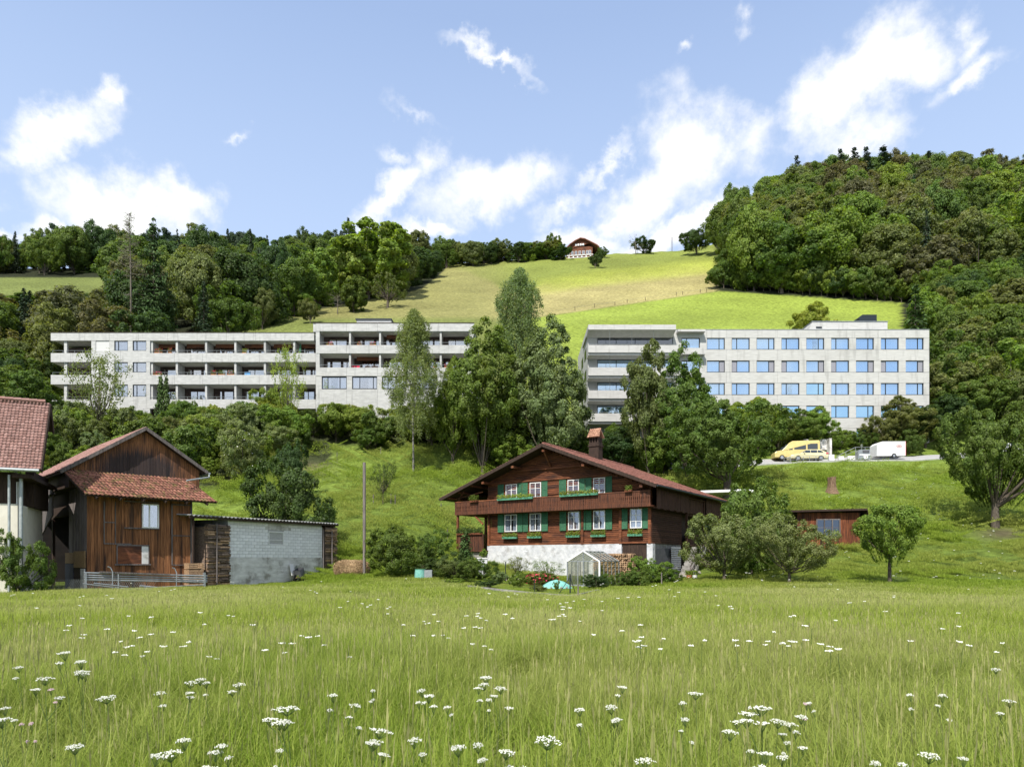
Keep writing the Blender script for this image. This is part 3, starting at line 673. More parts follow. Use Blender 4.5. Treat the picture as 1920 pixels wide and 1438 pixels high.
def window(par, x0, x1, z0, z1, y, fm, gm, mull=(), trans=(), fw=.06, back=None, curtain=None, d=.10, bar=.04, name='window'):
    """frame with bars (part); panes, curtains and reveal behind it (sub-parts). y = outer face, the wall behind it is +y"""
    mb = MB()
    mb.box(x0, x0 + fw, y, y + d, z0, z1).box(x1 - fw, x1, y, y + d, z0, z1).box(x0 + fw, x1 - fw, y, y + d, z1 - fw, z1).box(x0 + fw, x1 - fw, y, y + d, z0, z0 + fw)
    xs_ = [x0 + fw] + [x0 + (x1 - x0) * f for f in mull] + [x1 - fw]
    for f in mull: c = x0 + (x1 - x0) * f; mb.box(c - fw / 2, c + fw / 2, y + .01, y + d, z0 + fw, z1 - fw)
    for a, b in zip(xs_[:-1], xs_[1:]):
        for f in trans: c = z0 + (z1 - z0) * f; mb.box(a + fw / 2, b - fw / 2, y + .02, y + .05, c - bar / 2, c + bar / 2)
    w = mb.build(name, fm, par)
    for a, b in zip(xs_[:-1], xs_[1:]):
        g = gm if not isinstance(gm, dict) else gm.get(xs_.index(a), gm['d'])
        MB().box(a, b, y + d * .55, y + d * .62, z0 + fw, z1 - fw).build('pane', g, w)
    if curtain:
        a, b = x0 + fw, x1 - fw
        spans = [(a, b)] if curtain == 'full' else [(a, a + (b - a) * .36), (b - (b - a) * .36, b)]
        for (c, e) in spans:
            n = max(8, int((e - c) / .05)); vs = []
            for i in range(n + 1):
                x = c + (e - c) * i / n; yy = y + d * .62 + .05 + .022 * math.sin(i * 2.1 + rnd.random())
                vs += [(x, yy, z0 + fw), (x, yy, z1 - fw)]
            MB().add(vs, [(2 * i, 2 * i + 2, 2 * i + 3, 2 * i + 1) for i in range(n)]).build('curtain', M['curtain'], w)
    if back:
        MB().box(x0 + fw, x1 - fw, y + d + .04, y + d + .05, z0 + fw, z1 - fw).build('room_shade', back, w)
    return w
def tiles(name, par, mat, O, along, down, w=.28, c=.36, amp=.035, seg=4, hole=None):
    """pantiles: each a curved shingle of its own, laid in courses; O = ridge corner, along = ridge vector, down = slope vector"""
    O, A, D = Vector(O), Vector(along), Vector(down); n = A.normalized().cross(D.normalized()); n = n if n.z > 0 else -n
    nc = max(1, round(A.length / w)); nr = max(1, round(D.length / c)); a = A / nc; d = D / nr
    V = []; Q = []
    for r in range(nr):
        for k in range(nc):
            j = rnd.uniform(-.008, .008); b = len(V)
            for i in range(seg + 1):
                f = i / seg; h = amp * math.sin(f * math.pi * 2 - .6)
                p = O + a * (k + f) + d * r
                V.append(p + n * (h + .012 + j)); V.append(p + d * 1.08 + n * (h + .045 + j))
            for i in range(seg): Q.append((b + 2 * i, b + 2 * i + 1, b + 2 * i + 3, b + 2 * i + 2))
            e0 = len(V)                                        # lower butt edge
            for i in range(seg + 1): V.append(V[b + 2 * i + 1] - n * .035)
            for i in range(seg): Q.append((b + 2 * i + 1, e0 + i, e0 + i + 1, b + 2 * i + 3))
    me = arrays_mesh(name, np.array([tuple(v) for v in V]), np.array(Q)); return tag(link(name, me, mat, par), kind='stuff')
def boards(par, mat, x0, x1, zf0, zf1, y, w=.18, t=.03, name='board', gap=.008, axis='x', jag=0.0):
    """vertical boards one by one along x (axis='x', face at y) or along y (axis='y', face at x=y)"""
    n = max(1, round((x1 - x0) / w)); k = (x1 - x0) / n
    for i in range(n):
        a, b = x0 + i * k + gap / 2, x0 + (i + 1) * k - gap / 2; m_ = (a + b) / 2
        za0, zb0 = (zf0(a) if callable(zf0) else zf0), (zf0(b) if callable(zf0) else zf0)
        za1, zb1 = (zf1(a) if callable(zf1) else zf1), (zf1(b) if callable(zf1) else zf1)
        j = rnd.uniform(0, jag); za0 -= j; zb0 -= j
        o = rnd.uniform(-.012, .012)
        if min(za1, zb1) - max(za0, zb0) < .02 and max(za1, zb1) - max(za0, zb0) < .05: continue
        if axis == 'x': vs = [(a, y + o, za0), (b, y + o, zb0), (b, y + t, zb0), (a, y + t, za0), (a, y + o, za1), (b, y + o, zb1), (b, y + t, zb1), (a, y + t, za1)]
        else: vs = [(y - o, a, za0), (y - o, b, zb0), (y - t, b, zb0), (y - t, a, za0), (y - o, a, za1), (y - o, b, zb1), (y - t, b, zb1), (y - t, a, za1)]
        MB().add(vs, [(0, 3, 2, 1), (4, 5, 6, 7), (0, 1, 5, 4), (1, 2, 6, 5), (2, 3, 7, 6), (3, 0, 4, 7)]).build(name, mat, par)
def foliage_box(par, x0, x1, y, z, mat_box, key='fresh', h=.28, box_h=.17, depth=.2, label=None, seed=1, flowers=None):
    """planter hung on a facade, filled with leaves: a thing of its own standing at its place"""
    pass

# ---- chalet
CH = Frame(10.64, 52, -34)
ch = CH.empty('chalet', 'large dark timber chalet with green shutters and broad red tiled roof', 'chalet')
W_ = -15.3; ZB = 3.08                                    # width of the living part, top of the plinth
EZ = 7.36; RZ = 11.28; RU = -8.85; EL, ER = -19.6, .95; VB, VF = 16.2, -1.5
gz = H(*CH.world(-8, 1))
def roof_z(u): return RZ - (u - RU) / (ER - RU) * (RZ - EZ) if u > RU else RZ - (RU - u) / (RU - EL) * (RZ - EZ)
MB().box(W_ - .1, -2.45, -.12, .6, -.8, ZB).box(-.35, .12, -.1, .4, -.8, ZB - .02).build('plinth_wall', M['plaster'], ch)
mb = MB()
for i in range(26):                                       # rough stones swelling under the limewash
    u = rnd.uniform(W_ + .6, -3.2); z = rnd.uniform(.4, 2.6); mb.ball((u, -.09, z), rnd.uniform(.12, .3), 8, 5, sq=(1.3, .22, .7), jit=.15)
mb.build('stone_bulges', M['plaster'], ch, kind='stuff')
MB().box(W_ + .2, -.2, .5, VB - .5, -.8, ZB - .1).box(W_ + .18, -.18, .2, VB - .5, ZB - .1, EZ - .1).build('core', M['darkwood'], ch)
mb = MB(); k0, k1 = W_ - .0, .0
lv_ = [(k0, EZ - .1), (k1, EZ - .1), (k1, roof_z(k1) - .2), (RU, RZ - .2), (k0, roof_z(k0) - .2)]
mb.add([(x, .02, z) for x, z in lv_] + [(x, VB - .4, z) for x, z in lv_], [(0, 1, 2, 3, 4), (9, 8, 7, 6, 5)] + [(i, i + 5, (i + 1) % 5 + 5, (i + 1) % 5) for i in range(5)]); mb.build('loft_core', M['chaletwood'], ch)
def logs(mb, x0, x1, z0, z1, y, h=.155, t=.12, zf=None):
    n = round((z1 - z0) / h); h = (z1 - z0) / n
    for i in range(n):
        a, b = z0 + i * h, z0 + (i + 1) * h - .014; o = rnd.uniform(-.006, .006)
        xa, xb = x0, x1
        if zf: xa, xb = zf(b, x0, x1)
        if xb - xa < .1: continue
        mb.add([(xa, y + .02 + o, a), (xb, y + .02 + o, a), (xb, y + t, a), (xa, y + t, a), (xa, y + o, a + .025), (xb, y + o, a + .025), (xa, y + o, b - .02), (xb, y + o, b - .02), (xa, y + .02 + o, b), (xb, y + .02 + o, b), (xb, y + t, b), (xa, y + t, b)],
               [(0, 1, 5, 4), (4, 5, 7, 6), (6, 7, 9, 8), (8, 9, 10, 11), (0, 3, 2, 1), (0, 4, 6, 8, 11, 3), (1, 2, 10, 9, 7, 5)])
    return mb
def gable_clip(zt, x0, x1):
    k = (RZ - .35 - zt) / (RZ - EZ); return max(x0, RU - k * (RU - EL)), min(x1, RU + k * (ER - RU))
logs(MB(), W_, 0, ZB, EZ - .1, 0).build('log_wall', M['chaletwood'], ch, kind='stuff')
logs(MB(), W_ - .05, .05, EZ - .1, RZ - .3, -.08, zf=gable_clip).build('gable_wall', M['chaletwood'], ch, kind='stuff')
mb = MB()
for z, d in ((EZ + 2.0, .3), (EZ + 1.12, .22), (ZB + .02, .1)): 
    a, b = gable_clip(z + .2, W_ - .05, .05); mb.box(a, b, -.08 - d * .5, -.02, z, z + .13)
for u in (W_ + .05, -5.9, -2.55, -.13): mb.box(u - .11, u + .11, -.16, .0, ZB, EZ if u != -2.55 else 5.9)
mb.build('wall_beams', M['chaletwood'], ch)
# gable struts and purlin ends under the overhang
for u in (W_ + .3, -11.9, RU, -5.2, -.3):
    z = roof_z(u) - .42; MB().box(u - .12, u + .12, VF + .12, -.05, z - .2, z).build('purlin', M['chaletwood'], ch)
MB().beam((RU, VF + .25, RZ - .5), (RU, -.1, RZ - 1.75), .14).build('strut', M['chaletwood'], ch)
for u in (W_ - 1, W_ - 2.4, W_ - 3.6):
    MB().beam((u, VF + .2, roof_z(u) - .25), (u, 9, roof_z(u) - .25), .14).build('purlin', M['chaletwood'], ch)
# roof: two slabs, verge boards, tiles
rf = MB()
rf.slab([(RU, VF, RZ), (RU, VB, RZ), (EL, VB, EZ), (EL, VF, EZ)][::-1] if False else [(EL, VF, EZ), (RU, VF, RZ), (RU, VB, RZ), (EL, VB, EZ)], .18)
rf.slab([(RU, VF, RZ), (ER, VF, EZ), (ER, VB, EZ), (RU, VB, RZ)], .18)
roof = rf.build('roof', M['darkwood'], ch)
tiles('roof_tiles', roof, M['tile'], (RU, VF - .05, RZ + .02), (0, VB - VF + .1, 0), (ER + .08 - RU, 0, EZ - RZ), .24, .32)
tiles('roof_tiles', roof, M['tile'], (RU, VF - .05, RZ + .02), (0, VB - VF + .1, 0), (EL - .08 - RU, 0, EZ - RZ), .24, .32)
mb = MB(); mb.beam((EL - .05, VF - .04, EZ - .1), (RU, VF - .04, RZ - .1), .07, .26).beam((RU, VF - .04, RZ - .1), (ER + .05, VF - .04, EZ - .1), .07, .26)
mb.build('verge_board', M['darkwood'], roof)
mb = MB()
for i in range(52): y = VF + .1 + i * .345; mb.tube([(RU, y, RZ + .07), (RU, y + .36, RZ + .09)], .10, 6)
mb.build('ridge_tiles', M['tile'], roof, kind='stuff')
for u in (EL - .12, ER + .14): MB().tube([(u, VF - .05, EZ - .07), (u, VB, EZ - .10)], .075, 8).build('gutter', M['darkframe'], roof)
# chimney near the ridge
cu, cv = -8.1, CH.on_side(1117, 852, -8.1)[0]
chim = MB().box(cu - .48, cu + .48, cv - .42, cv + .42, RZ - 1.2, RZ + 1.15).box(cu - .55, cu + .55, cv - .5, cv + .5, RZ + .78, RZ + .9).build('chimney', M['darkwood'], ch)
mb = MB()
for a in (-.4, -.13, .13, .4): mb.box(cu + a - .05, cu + a + .05, cv - .4, cv - .3, RZ + 1.15, RZ + 1.6).box(cu + a - .05, cu + a + .05, cv + .3, cv + .4, RZ + 1.15, RZ + 1.6)
mb.box(cu - .4, cu + .4, cv - .28, cv + .28, RZ + 1.15, RZ + 1.58).build('flue', M['darkwood'], chim)
cap = MB().slab([(cu - .62, cv - .55, RZ + 1.62), (cu + .62, cv - .55, RZ + 1.62), (cu + .5, cv, RZ + 2.4), (cu - .5, cv, RZ + 2.4)], .05).slab([(cu + .62, cv + .55, RZ + 1.62), (cu - .62, cv + .55, RZ + 1.62), (cu - .5, cv, RZ + 2.4), (cu + .5, cv, RZ + 2.4)], .05).build('cap', M['tileorange'], chim)
tiles('cap_tiles', chim, M['tileorange'], (cu - .56, cv - .02, RZ + 2.44), (1.12, 0, 0), (0, -.6, -.82), .2, .26, .05)
# windows and shutters, front
def shutter(par, x0, x1, z0, z1, y=-.06, axis=None):
    mb = MB(); f = .05
    mb.box(x0, x0 + f, y - .04, y, z0, z1).box(x1 - f, x1, y - .04, y, z0, z1).box(x0 + f, x1 - f, y - .04, y, z1 - f, z1).box(x0 + f, x1 - f, y - .04, y, z0, z0 + f)
    mb.box(x0 + f, x1 - f, y - .04, y, (z0 + z1) / 2 - .03, (z0 + z1) / 2 + .03)
    s_ = mb.build('shutter', M['green'], par)
    mb = MB(); n = int((z1 - z0) / .075)
    for i in range(n):
        z = z0 + .06 + i * (z1 - z0 - .12) / n; mb.add([(x0 + f, y - .03, z), (x1 - f, y - .03, z), (x1 - f, y - .005, z + .07), (x0 + f, y - .005, z + .07)], [(0, 1, 2, 3)])
    mb.build('louvre', M['green'], s_); return s_
def uf(px): return CH.on_front(px, 950, -.05)[0]
LZ0, LZ1, UZ0, UZ1 = 4.27, 5.76, 7.06, 8.36
lowwin = [(947, 970), (994, 1015), (1066, 1087), (1113, 1135), (1182, 1204)]
upwin = [(949, 970), (994, 1015), (1065, 1086), (1113, 1135)]
for i, (a, b) in enumerate(lowwin): window(ch, uf(a), uf(b), LZ0, LZ1, -.13, M['white'], M['glasshouse'], (.5,), (.36, .68) if i == 4 else (.68,), .065, M['darkroom'], 'full' if i == 4 else 'side', d=.09)
for a, b in upwin: window(ch, uf(a), uf(b), UZ0, UZ1, -.13, M['white'], M['glasshouse'], (.5,), (.62,), .065, M['darkroom'], 'full', d=.09)
for a, b in ((934, 945), (970.5, 980), (981, 990.5), (1016, 1027.5), (1050, 1062), (1088, 1098), (1099, 1109.5), (1136, 1148), (1165, 1177), (1205, 1216)): shutter(ch, uf(a), uf(b), LZ0 - .04, LZ1 + .05, -.08)
for a, b in ((934, 945), (970.5, 979), (980, 990), (1016, 1027), (1049, 1062), (1087, 1097), (1098, 1109.5), (1136, 1148)): shutter(ch, uf(a), uf(b), UZ0 - .04, UZ1 + .05, -.08)
# balcony along the front and the left end
BF = -.95; b0 = CH.on_front(1210, 949.6, BF); b1 = CH.on_front(1211, 925, BF); BZ0, BZ1 = 5.86, 7.0
BL = -18.4
mb = MB(); mb.box(BL, .3, BF, .0, BZ0 - .02, BZ0 + .1).box(BL, W_, 0, 8, BZ0 - .02, BZ0 + .1).box(BL, .32, BF - .06, BF + .06, BZ1 - .04, BZ1 + .04).box(BL - .06, BL + .06, BF, 8, BZ1 - .04, BZ1 + .04).box(BL, .3, BF + .02, BF + .1, BZ0 + .1, BZ0 + .2)
mb.build('balcony_floor', M['chaletwood'], ch)
def carved(par, x0, x1, y, z0, z1, mat, axis='x', w=.17):
    n = round((x1 - x0) / w); k = (x1 - x0) / n
    for i in range(n):
        a = x0 + i * k; prof = [(.0, .46), (.22, .46), (.3, .34), (.42, .46), (.58, .30), (.7, .46), (1, .46)]
        L_ = [(a + k / 2 - p * k, z0 + f * (z1 - z0)) for f, p in prof]; Rr = [(a + k / 2 + p * k, z0 + f * (z1 - z0)) for f, p in prof]
        pts = L_ + Rr[::-1]; m_ = len(pts); o = rnd.uniform(-.008, .008)
        if axis == 'x': vs = [(x, y + o, z) for x, z in pts] + [(x, y + .03, z) for x, z in pts]
        else: vs = [(y + o, x, z) for x, z in pts] + [(y + .03, x, z) for x, z in pts]
        MB().add(vs, [tuple(range(m_))[::-1], tuple(range(m_, 2 * m_))] + [(j, (j + 1) % m_, (j + 1) % m_ + m_, j + m_) for j in range(m_)]).build('balcony_board', mat, par)
bal = MB().box(BL, .3, BF + .05, BF + .08, BZ1 - .2, BZ1 - .1).build('balustrade', M['chaletboard'], ch)
carved(bal, BL, .3, BF - .03, BZ0 - .02, BZ1 - .03, M['chaletboard'])
mb = MB()
n = 40
for i in range(n): a = BF + .1 + i * .2; mb.box(BL - .05, BL, a, a + .18, BZ0, BZ1 - .04)
mb.build('side_balustrade', M['chaletboard'], ch, kind='stuff')
# left loggia: posts, lower parapet, braces
mb = MB()
mb.box(BL + .1, BL + .28, BF + .1, BF + .28, .6, BZ0).box(BL + .1, BL + .28, 3.4, 3.6, .6, BZ0).box(BL + .1, BL + .28, 7.4, 7.6, .6, EZ)
mb.beam((W_ - .1, BF + .2, BZ0 - .9), (W_ - 1.1, BF + .2, BZ0 - .05), .12).beam((BL + .2, BF + .15, BZ1), (BL + 1.2, VF + .3, roof_z(BL + 1) - .3), .11).beam((W_ - .2, BF + .3, BZ1 + .8), (BL - .2, BF + .3, BZ1 + .3), .09)
mb.build('posts', M['chaletwood'], ch)
mb = MB(); mb.box(BL + .1, W_, BF + .1, BF + .16, 4.0, 4.1).box(BL + .1, W_, BF + .05, 3, 2.55, 2.68)
for i in range(15): a = BL + .15 + i * .2; mb.box(a, a + .18, BF + .1, BF + .14, 2.6, 4.05)
for i in range(18): a = BF + .15 + i * .2; mb.box(BL + .08, BL + .12, a, a + .18, 2.6, 4.05)
mb.build('porch_parapet', M['chaletboard'], ch, kind='stuff')
MB().box(BL + .3, W_ - .1, BF + .3, 2.8, .2, 2.5).build('porch_base', M['stone'], ch)
# right bay under the corner: slats over the woodstore
boards(ch, M['darkwood'], -2.4, -.4, 1.7, ZB, -.02, .16, .04, 'slat')
MB().box(-2.5, .05, .0, .5, ZB - .06, ZB + .1).build('bay_sill', M['chaletwood'], ch)
# right side: logs, upper cladding, loggia bay, stone base, basement door
ms = Matrix.Rotation(R(90), 4, 'Z')
def side_add(mb2, par, name, mat, **kw):       # turn pieces built along x into pieces along +y, outside at +x
    mb2.v = [(-y, x, z) for x, y, z in mb2.v]; mb2.f = [f for f in mb2.f]; return mb2.build(name, mat, par, **kw)
VS = CH.on_side(1278, 1000, .0)[0]
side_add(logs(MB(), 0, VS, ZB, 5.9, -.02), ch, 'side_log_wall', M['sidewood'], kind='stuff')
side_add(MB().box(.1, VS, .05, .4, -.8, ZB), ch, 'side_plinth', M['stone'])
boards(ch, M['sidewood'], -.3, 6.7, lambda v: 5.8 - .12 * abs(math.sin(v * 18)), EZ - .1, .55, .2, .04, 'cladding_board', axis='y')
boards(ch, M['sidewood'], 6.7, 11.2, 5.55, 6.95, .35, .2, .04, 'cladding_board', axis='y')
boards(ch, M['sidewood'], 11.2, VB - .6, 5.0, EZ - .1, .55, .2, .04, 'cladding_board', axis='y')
mb = MB(); mb.box(-.05, .5, -.3, VB - .6, 5.75, 5.85).box(.3, .46, 6.55, 6.7, 1.2, EZ - .2).box(.3, .46, 10.9, 11.1, 1.2, EZ - .2).box(-.05, .45, 6.7, 11, 6.98, 7.1).box(-.3, .4, 6.7, VB - .7, 3.0, 3.12)
mb.build('side_frame', M['sidewood'], ch)
MB().box(.15, .25, 6.8, 10.8, 3.1, 4.1).build('loggia_rail', M['sidewood'], ch)
MB().box(.05, .12, 12.2, 14.2, 3.2, 5.1).build('door', M['bluepale'], ch)
vb0, vb1 = CH.on_side(1228, 1060, .1)[0], CH.on_side(1257, 1060, .1)[0]
MB().box(-.02, .12, vb0, vb1, -.5, ZB - .35).build('basement_door', M['greydoor'], ch)
mb = MB(); v0, v1 = CH.on_side(1258, 1060, .3)[0], CH.on_side(1276, 1060, .3)[0]
zb0, zb1 = .15, 2.85; n = 18
for i in range(n):
    z = zb0 + (zb1 - zb0) * i / n; h = (zb1 - zb0) / n
    mb.add([(.3, v0, z), (.3, v1, z), (.36, v1, z + h * .5), (.36, v0, z + h * .5), (.3, v1, z + h), (.3, v0, z + h)], [(0, 1, 2, 3), (3, 2, 4, 5)])
tag(mb.build('corrugated_sheet', M['metal'], None), 'silvery corrugated metal sheet leaning on the chalet basement', 'metal sheet').matrix_world = Matrix.LocRotScale(Vector((*CH.o, 0)), __import__('mathutils').Euler((0, 0, CH.a)), None)
# outside stair with stone steps and handrail
sx, sv = 1.3, CH.on_side(1282, 1070, 1.0)[0]
st = CH.empty('stone_stair', 'rough stone steps with a timber handrail climbing beside the chalet', 'stair')
for i in range(12):
    MB().obox((1.0 + rnd.uniform(-.05, .05), sv + .2 + i * .34, .3 + i * .23), (.62, .22, .12), (rnd.uniform(-.04, .04), rnd.uniform(-.04, .04), rnd.uniform(-.1, .1))).build('step', M['stone'], st)
mb = MB(); mb.beam((1.55, sv, 1.3), (1.55, sv + 4.2, 4.1), .07, .12).beam((1.55, sv, .8), (1.55, sv + 4.2, 3.6), .05, .1)
for k in (0, .5, 1): mb.box(1.5, 1.6, sv + 4.1 * k, sv + 4.1 * k + .08, .1 + 2.4 * k, 1.4 + 2.75 * k)
mb.build('handrail', M['greywood'], st)

# flower boxes on the chalet (each its own thing)
def flower_box(fr, u0, u1, v, z, n, label, key='fresh', box=True, mat='greenbox', group='green flower boxes on the chalet', name='flower_box', cat='flower box', depth=.2, hleaf=.3, red=False):
    x, y = fr.world((u0 + u1) / 2, v); w = (u1 - u0) / 2
    t = empty(name, (x, y, z), fr.a, label, cat, group)
    MB().box(-w, w, -depth / 2, depth / 2, 0, .17).build('trough', M[mat], t)
    g = np.random.default_rng(int(abs(x * 100)) + n); k = int(240 * (u1 - u0) * (hleaf / .3))
    P = np.stack([g.uniform(-w, w, k), g.normal(0, depth * .5, k), .14 + g.random(k) ** 1.2 * hleaf * (.7 + .5 * np.abs(np.sin(g.integers(0, 9) + 5 * g.random(k))))], 1)
    V, Q = leaf_quads(g, P, unit(g.normal(size=P.shape) + np.array([0, -.4, .6])), .055)
    me = arrays_mesh('plants', V, Q); o = link('plants', me, M['leaf'], t); o['kind'] = 'stuff'; color(o, key)
    if red:
        k = int(60 * (u1 - u0)) + 6; P = np.stack([g.uniform(-w, w, k), g.normal(-.03, depth * .5, k), .2 + g.random(k) * hleaf], 1)
        V, Q = leaf_quads(g, P, unit(g.normal(size=P.shape) + np.array([0, -.8, .6])), .06, .9)
        link('blossoms', arrays_mesh('blossoms', V, Q), M['red'], t)['kind'] = 'stuff'
    return t
def ubal(px): return CH.on_front(px, 935, BF - .15)[0]
flower_box(CH, ubal(933), ubal(999), BF - .16, BZ1 - .1, 1, 'long green flower box on the balcony rail, left half of the chalet', 'yellow')
flower_box(CH, ubal(1050), ubal(1121), BF - .16, BZ1 - .1, 2, 'long green flower box on the balcony rail, right half of the chalet', 'yellow')
flower_box(CH, ubal(1172), ubal(1185), BF - .16, BZ1 - .02, 3, 'small brown planter at the right end of the chalet balcony rail', 'fresh', mat='chaletwood', hleaf=.32)
flower_box(CH, ubal(881), ubal(896), BF - .16, BZ1 - .1, 4, 'small brown planter at the left end of the chalet balcony rail', 'mid', mat='chaletwood', hleaf=.45)
flower_box(CH, BL + .2, W_ - .1, BF + .05, 4.05, 5, 'dark planter full of leaves on the porch parapet of the chalet', 'dark', mat='chaletwood', hleaf=.45)
for i, ((a, b), wh) in enumerate(zip(lowwin, ('leftmost lower window', 'second lower window from the left', 'middle lower window', 'fourth lower window from the left', 'rightmost lower window'))):
    flower_box(CH, uf(a) - .12, uf(b) + .1, -.28, LZ0 - .62, 10 + i, 'green flower box under the ' + wh + ' of the chalet', 'fresh', hleaf=.34)

# ---- weathered barn
BA = Frame((163 - HX) / F * 40, 40, 46)
ba = BA.empty('barn', 'old weathered timber barn with red tiled roofs and a white framed window', 'barn')
BW = 5.9; VG = 1.0                                        # gable wall stands back, the pent roof fills the step
def bf(px, py, v=0): return BA.on_front(px, py, v)
apx = bf(273, 802, VG - .3); lv = bf(114, 883, VG - .3); rv = bf(387, 885, VG - .3)
def bz(u): return apx[1] + (u - apx[0]) * ((rv[1] - apx[1]) / (rv[0] - apx[0]) if u > apx[0] else (lv[1] - apx[1]) / (lv[0] - apx[0]))
BB = 12.5
MB().box(.15, BW - .15, .15, 3.9, -.3, lv[1] - .9).box(3.4, BW - .15, 3.9, BB - .3, -.3, lv[1] - .9).box(.1, 3.4, BB - 1.3, BB - .3, -.3, lv[1] - .9).build('core', M['darkroom'], ba)
MB().box(.05, .2, 3.9, BB - .3, 4.6, lv[1] - .9).box(.05, .2, 3.9, 4.15, -.3, 4.6).box(.05, .2, 8.2, 8.45, -.3, 4.6).build('bay_beam', M['darkwood'], ba)
mb = MB(); k0, k1 = lv[0] + .5, rv[0] - .35
mb.add([(k0, VG + .1, bz(k0) - 1.2), (k1, VG + .1, bz(k1) - 1.2), (k1, VG + .1, bz(k1) - .15), (apx[0], VG + .1, apx[1] - .15), (k0, VG + .1, bz(k0) - .15),
        (k0, BB - .3, bz(k0) - 1.2), (k1, BB - .3, bz(k1) - 1.2), (k1, BB - .3, bz(k1) - .15), (apx[0], BB - .3, apx[1] - .15), (k0, BB - .3, bz(k0) - .15)], [(0, 1, 2, 3, 4), (9, 8, 7, 6, 5), (0, 5, 6, 1), (1, 6, 7, 2), (2, 7, 8, 3), (3, 8, 9, 4), (4, 9, 5, 0)])
mb.build('loft_core', M['darkwood'], ba)
boards(ba, M['gablewood'], k0, k1, lambda u: max(lv[1] - .35, -9), lambda u: bz(u) - .16, VG, .19, .03)
# front wall boards around window and door openings
pz = bf(163, 929, 0)[1] + .05
wz = [bf(265, 988), bf(298, 945)]
boards(ba, M['barnwood'], 0, BW, .05, pz, 0, .185, .035)
boards(ba, M['barnwood'], bf(233, 1000)[0], bf(265, 1000)[0], bf(250, 992)[1], bf(250, 945)[1], -.06, .17, .03, 'sliding_shutter_board')
mb = MB(); a, b = bf(232, 0)[0], bf(298, 0)[0]
mb.box(a, b, -.09, -.05, wz[0][1] - .12, wz[0][1] - .04).box(a, b, -.09, -.05, wz[1][1] + .04, wz[1][1] + .1)
u0, u1 = bf(194, 1000)[0], bf(215, 1000)[0]; mb.box(u0, u1, -.05, -.03, bf(200, 980)[1], bf(200, 978)[1]).box(u0, u0 + .06, -.05, -.03, bf(200, 1018)[1], bf(200, 940)[1]).box(u1, u1 + .06, -.05, -.03, bf(200, 1018)[1], bf(200, 940)[1]).box(u0, u1 + .9, -.07, -.03, bf(200, 1020)[1], bf(200, 1018)[1])
u0, u1 = bf(321, 1000)[0], bf(357, 1000)[0]
mb.box(u0, u0 + .07, -.06, -.03, bf(321, 1058)[1], bf(321, 945)[1]).box(u0, u1, -.06, -.03, bf(330, 1005)[1], bf(330, 1003)[1]).box(u0, u1, -.06, -.03, bf(330, 947)[1], bf(330, 945)[1]).box(u0, u1, -.06, -.03, bf(330, 1060)[1], bf(330, 1058)[1]).box(BW - .04, BW + .06, -.08, .06, 0, pz)
mb.build('battens', M['greywood'], ba)
window(ba, bf(265.5, 0)[0], bf(297, 0)[0], bf(280, 990)[1], bf(280, 945)[1], -.12, M['white'], M['glass'], (.44,), (), .07, M['darkroom'], None, d=.1)
u0, u1 = bf(218, 0)[0], bf(279, 0)[0]; z0_, z1_ = bf(250, 1057)[1], bf(250, 1022)[1]
hf = MB().box(u0, u1, -.09, -.04, z1_ - .05, z1_ + .03).box(u0 - .1, u1 + .1, -.1, -.04, z0_ - .08, z0_).box(u0, u0 + .05, -.09, -.04, z0_, z1_).box(u1 - .05, u1, -.09, -.04, z0_, z1_).build('hatch', M['greywood'], ba)
um = bf(265, 0)[0]
MB().box(u0 + .05, um, -.07, -.045, z0_, z1_ - .05).build('hatch_panel', M['chaletwood'], hf); MB().box(um, u1 - .05, -.075, -.045, z0_, z1_ - .05).build('light_panel', M['render'], hf)
# left side wall: grey boards, dark recess, slanting wing, osb door
boards(ba, M['greywood'], .02, 3.9, bf(163, 1045)[1], lambda v: pz + .35 + v * .12, 0.0, .17, .035, 'side_board', axis='y')
for o in [q for q in ba.children if q.name.startswith('side_board')]: o.scale = (-1, 1, 1)
sv_ = lambda px, py: BA.on_side(px, py, -.04)
MB().box(-.06, .05, 0.1, sv_(123, 1060)[0], .0, bf(163, 1045)[1]).build('lower_wall', M['darkwood'], ba)
MB().box(-.10, -.065, .05, sv_(140, 1060)[0], sv_(150, 1064)[1], sv_(150, 1033)[1]).build('osb_panel', M['osb'], ba)
MB().box(-.10, -.065, sv_(141, 1060)[0], sv_(124, 1060)[0], sv_(135, 1056)[1], sv_(135, 1036)[1]).build('osb_panel', M['osb'], ba)
MB().box(-.10, -.065, sv_(139, 1060)[0], sv_(124, 1060)[0], 0, sv_(135, 1057)[1]).build('door', M['greydoor'], ba)
MB().box(-.11, -.065, .1, sv_(153, 1080)[0], 0, sv_(158, 1066)[1]).build('pale_panel', M['render'], ba)
wv = [BA.on_side(px, py, -.9) for px, py in ((88, 918), (97, 912), (98, 965), (73, 1012), (60, 985), (66, 945))]
pts = [(-.9, v, z) for v, z in wv]
MB().add(pts + [(-.82, p[1], p[2]) for p in pts], [tuple(range(6)), tuple(range(11, 5, -1))] + [(i, (i + 1) % 6, (i + 1) % 6 + 6, i + 6) for i in range(6)]).build('wing_panel', M['greywood'], ba)
mb = MB(); mb.beam((-.95, wv[5][0], wv[5][1] + .1), (-.95, wv[1][0] - 1.0, wv[5][1] + .35), .1).box(-1.0, -.85, 9, 9.2, -.3, 5.5); mb.build('brace', M['greywood'], ba)
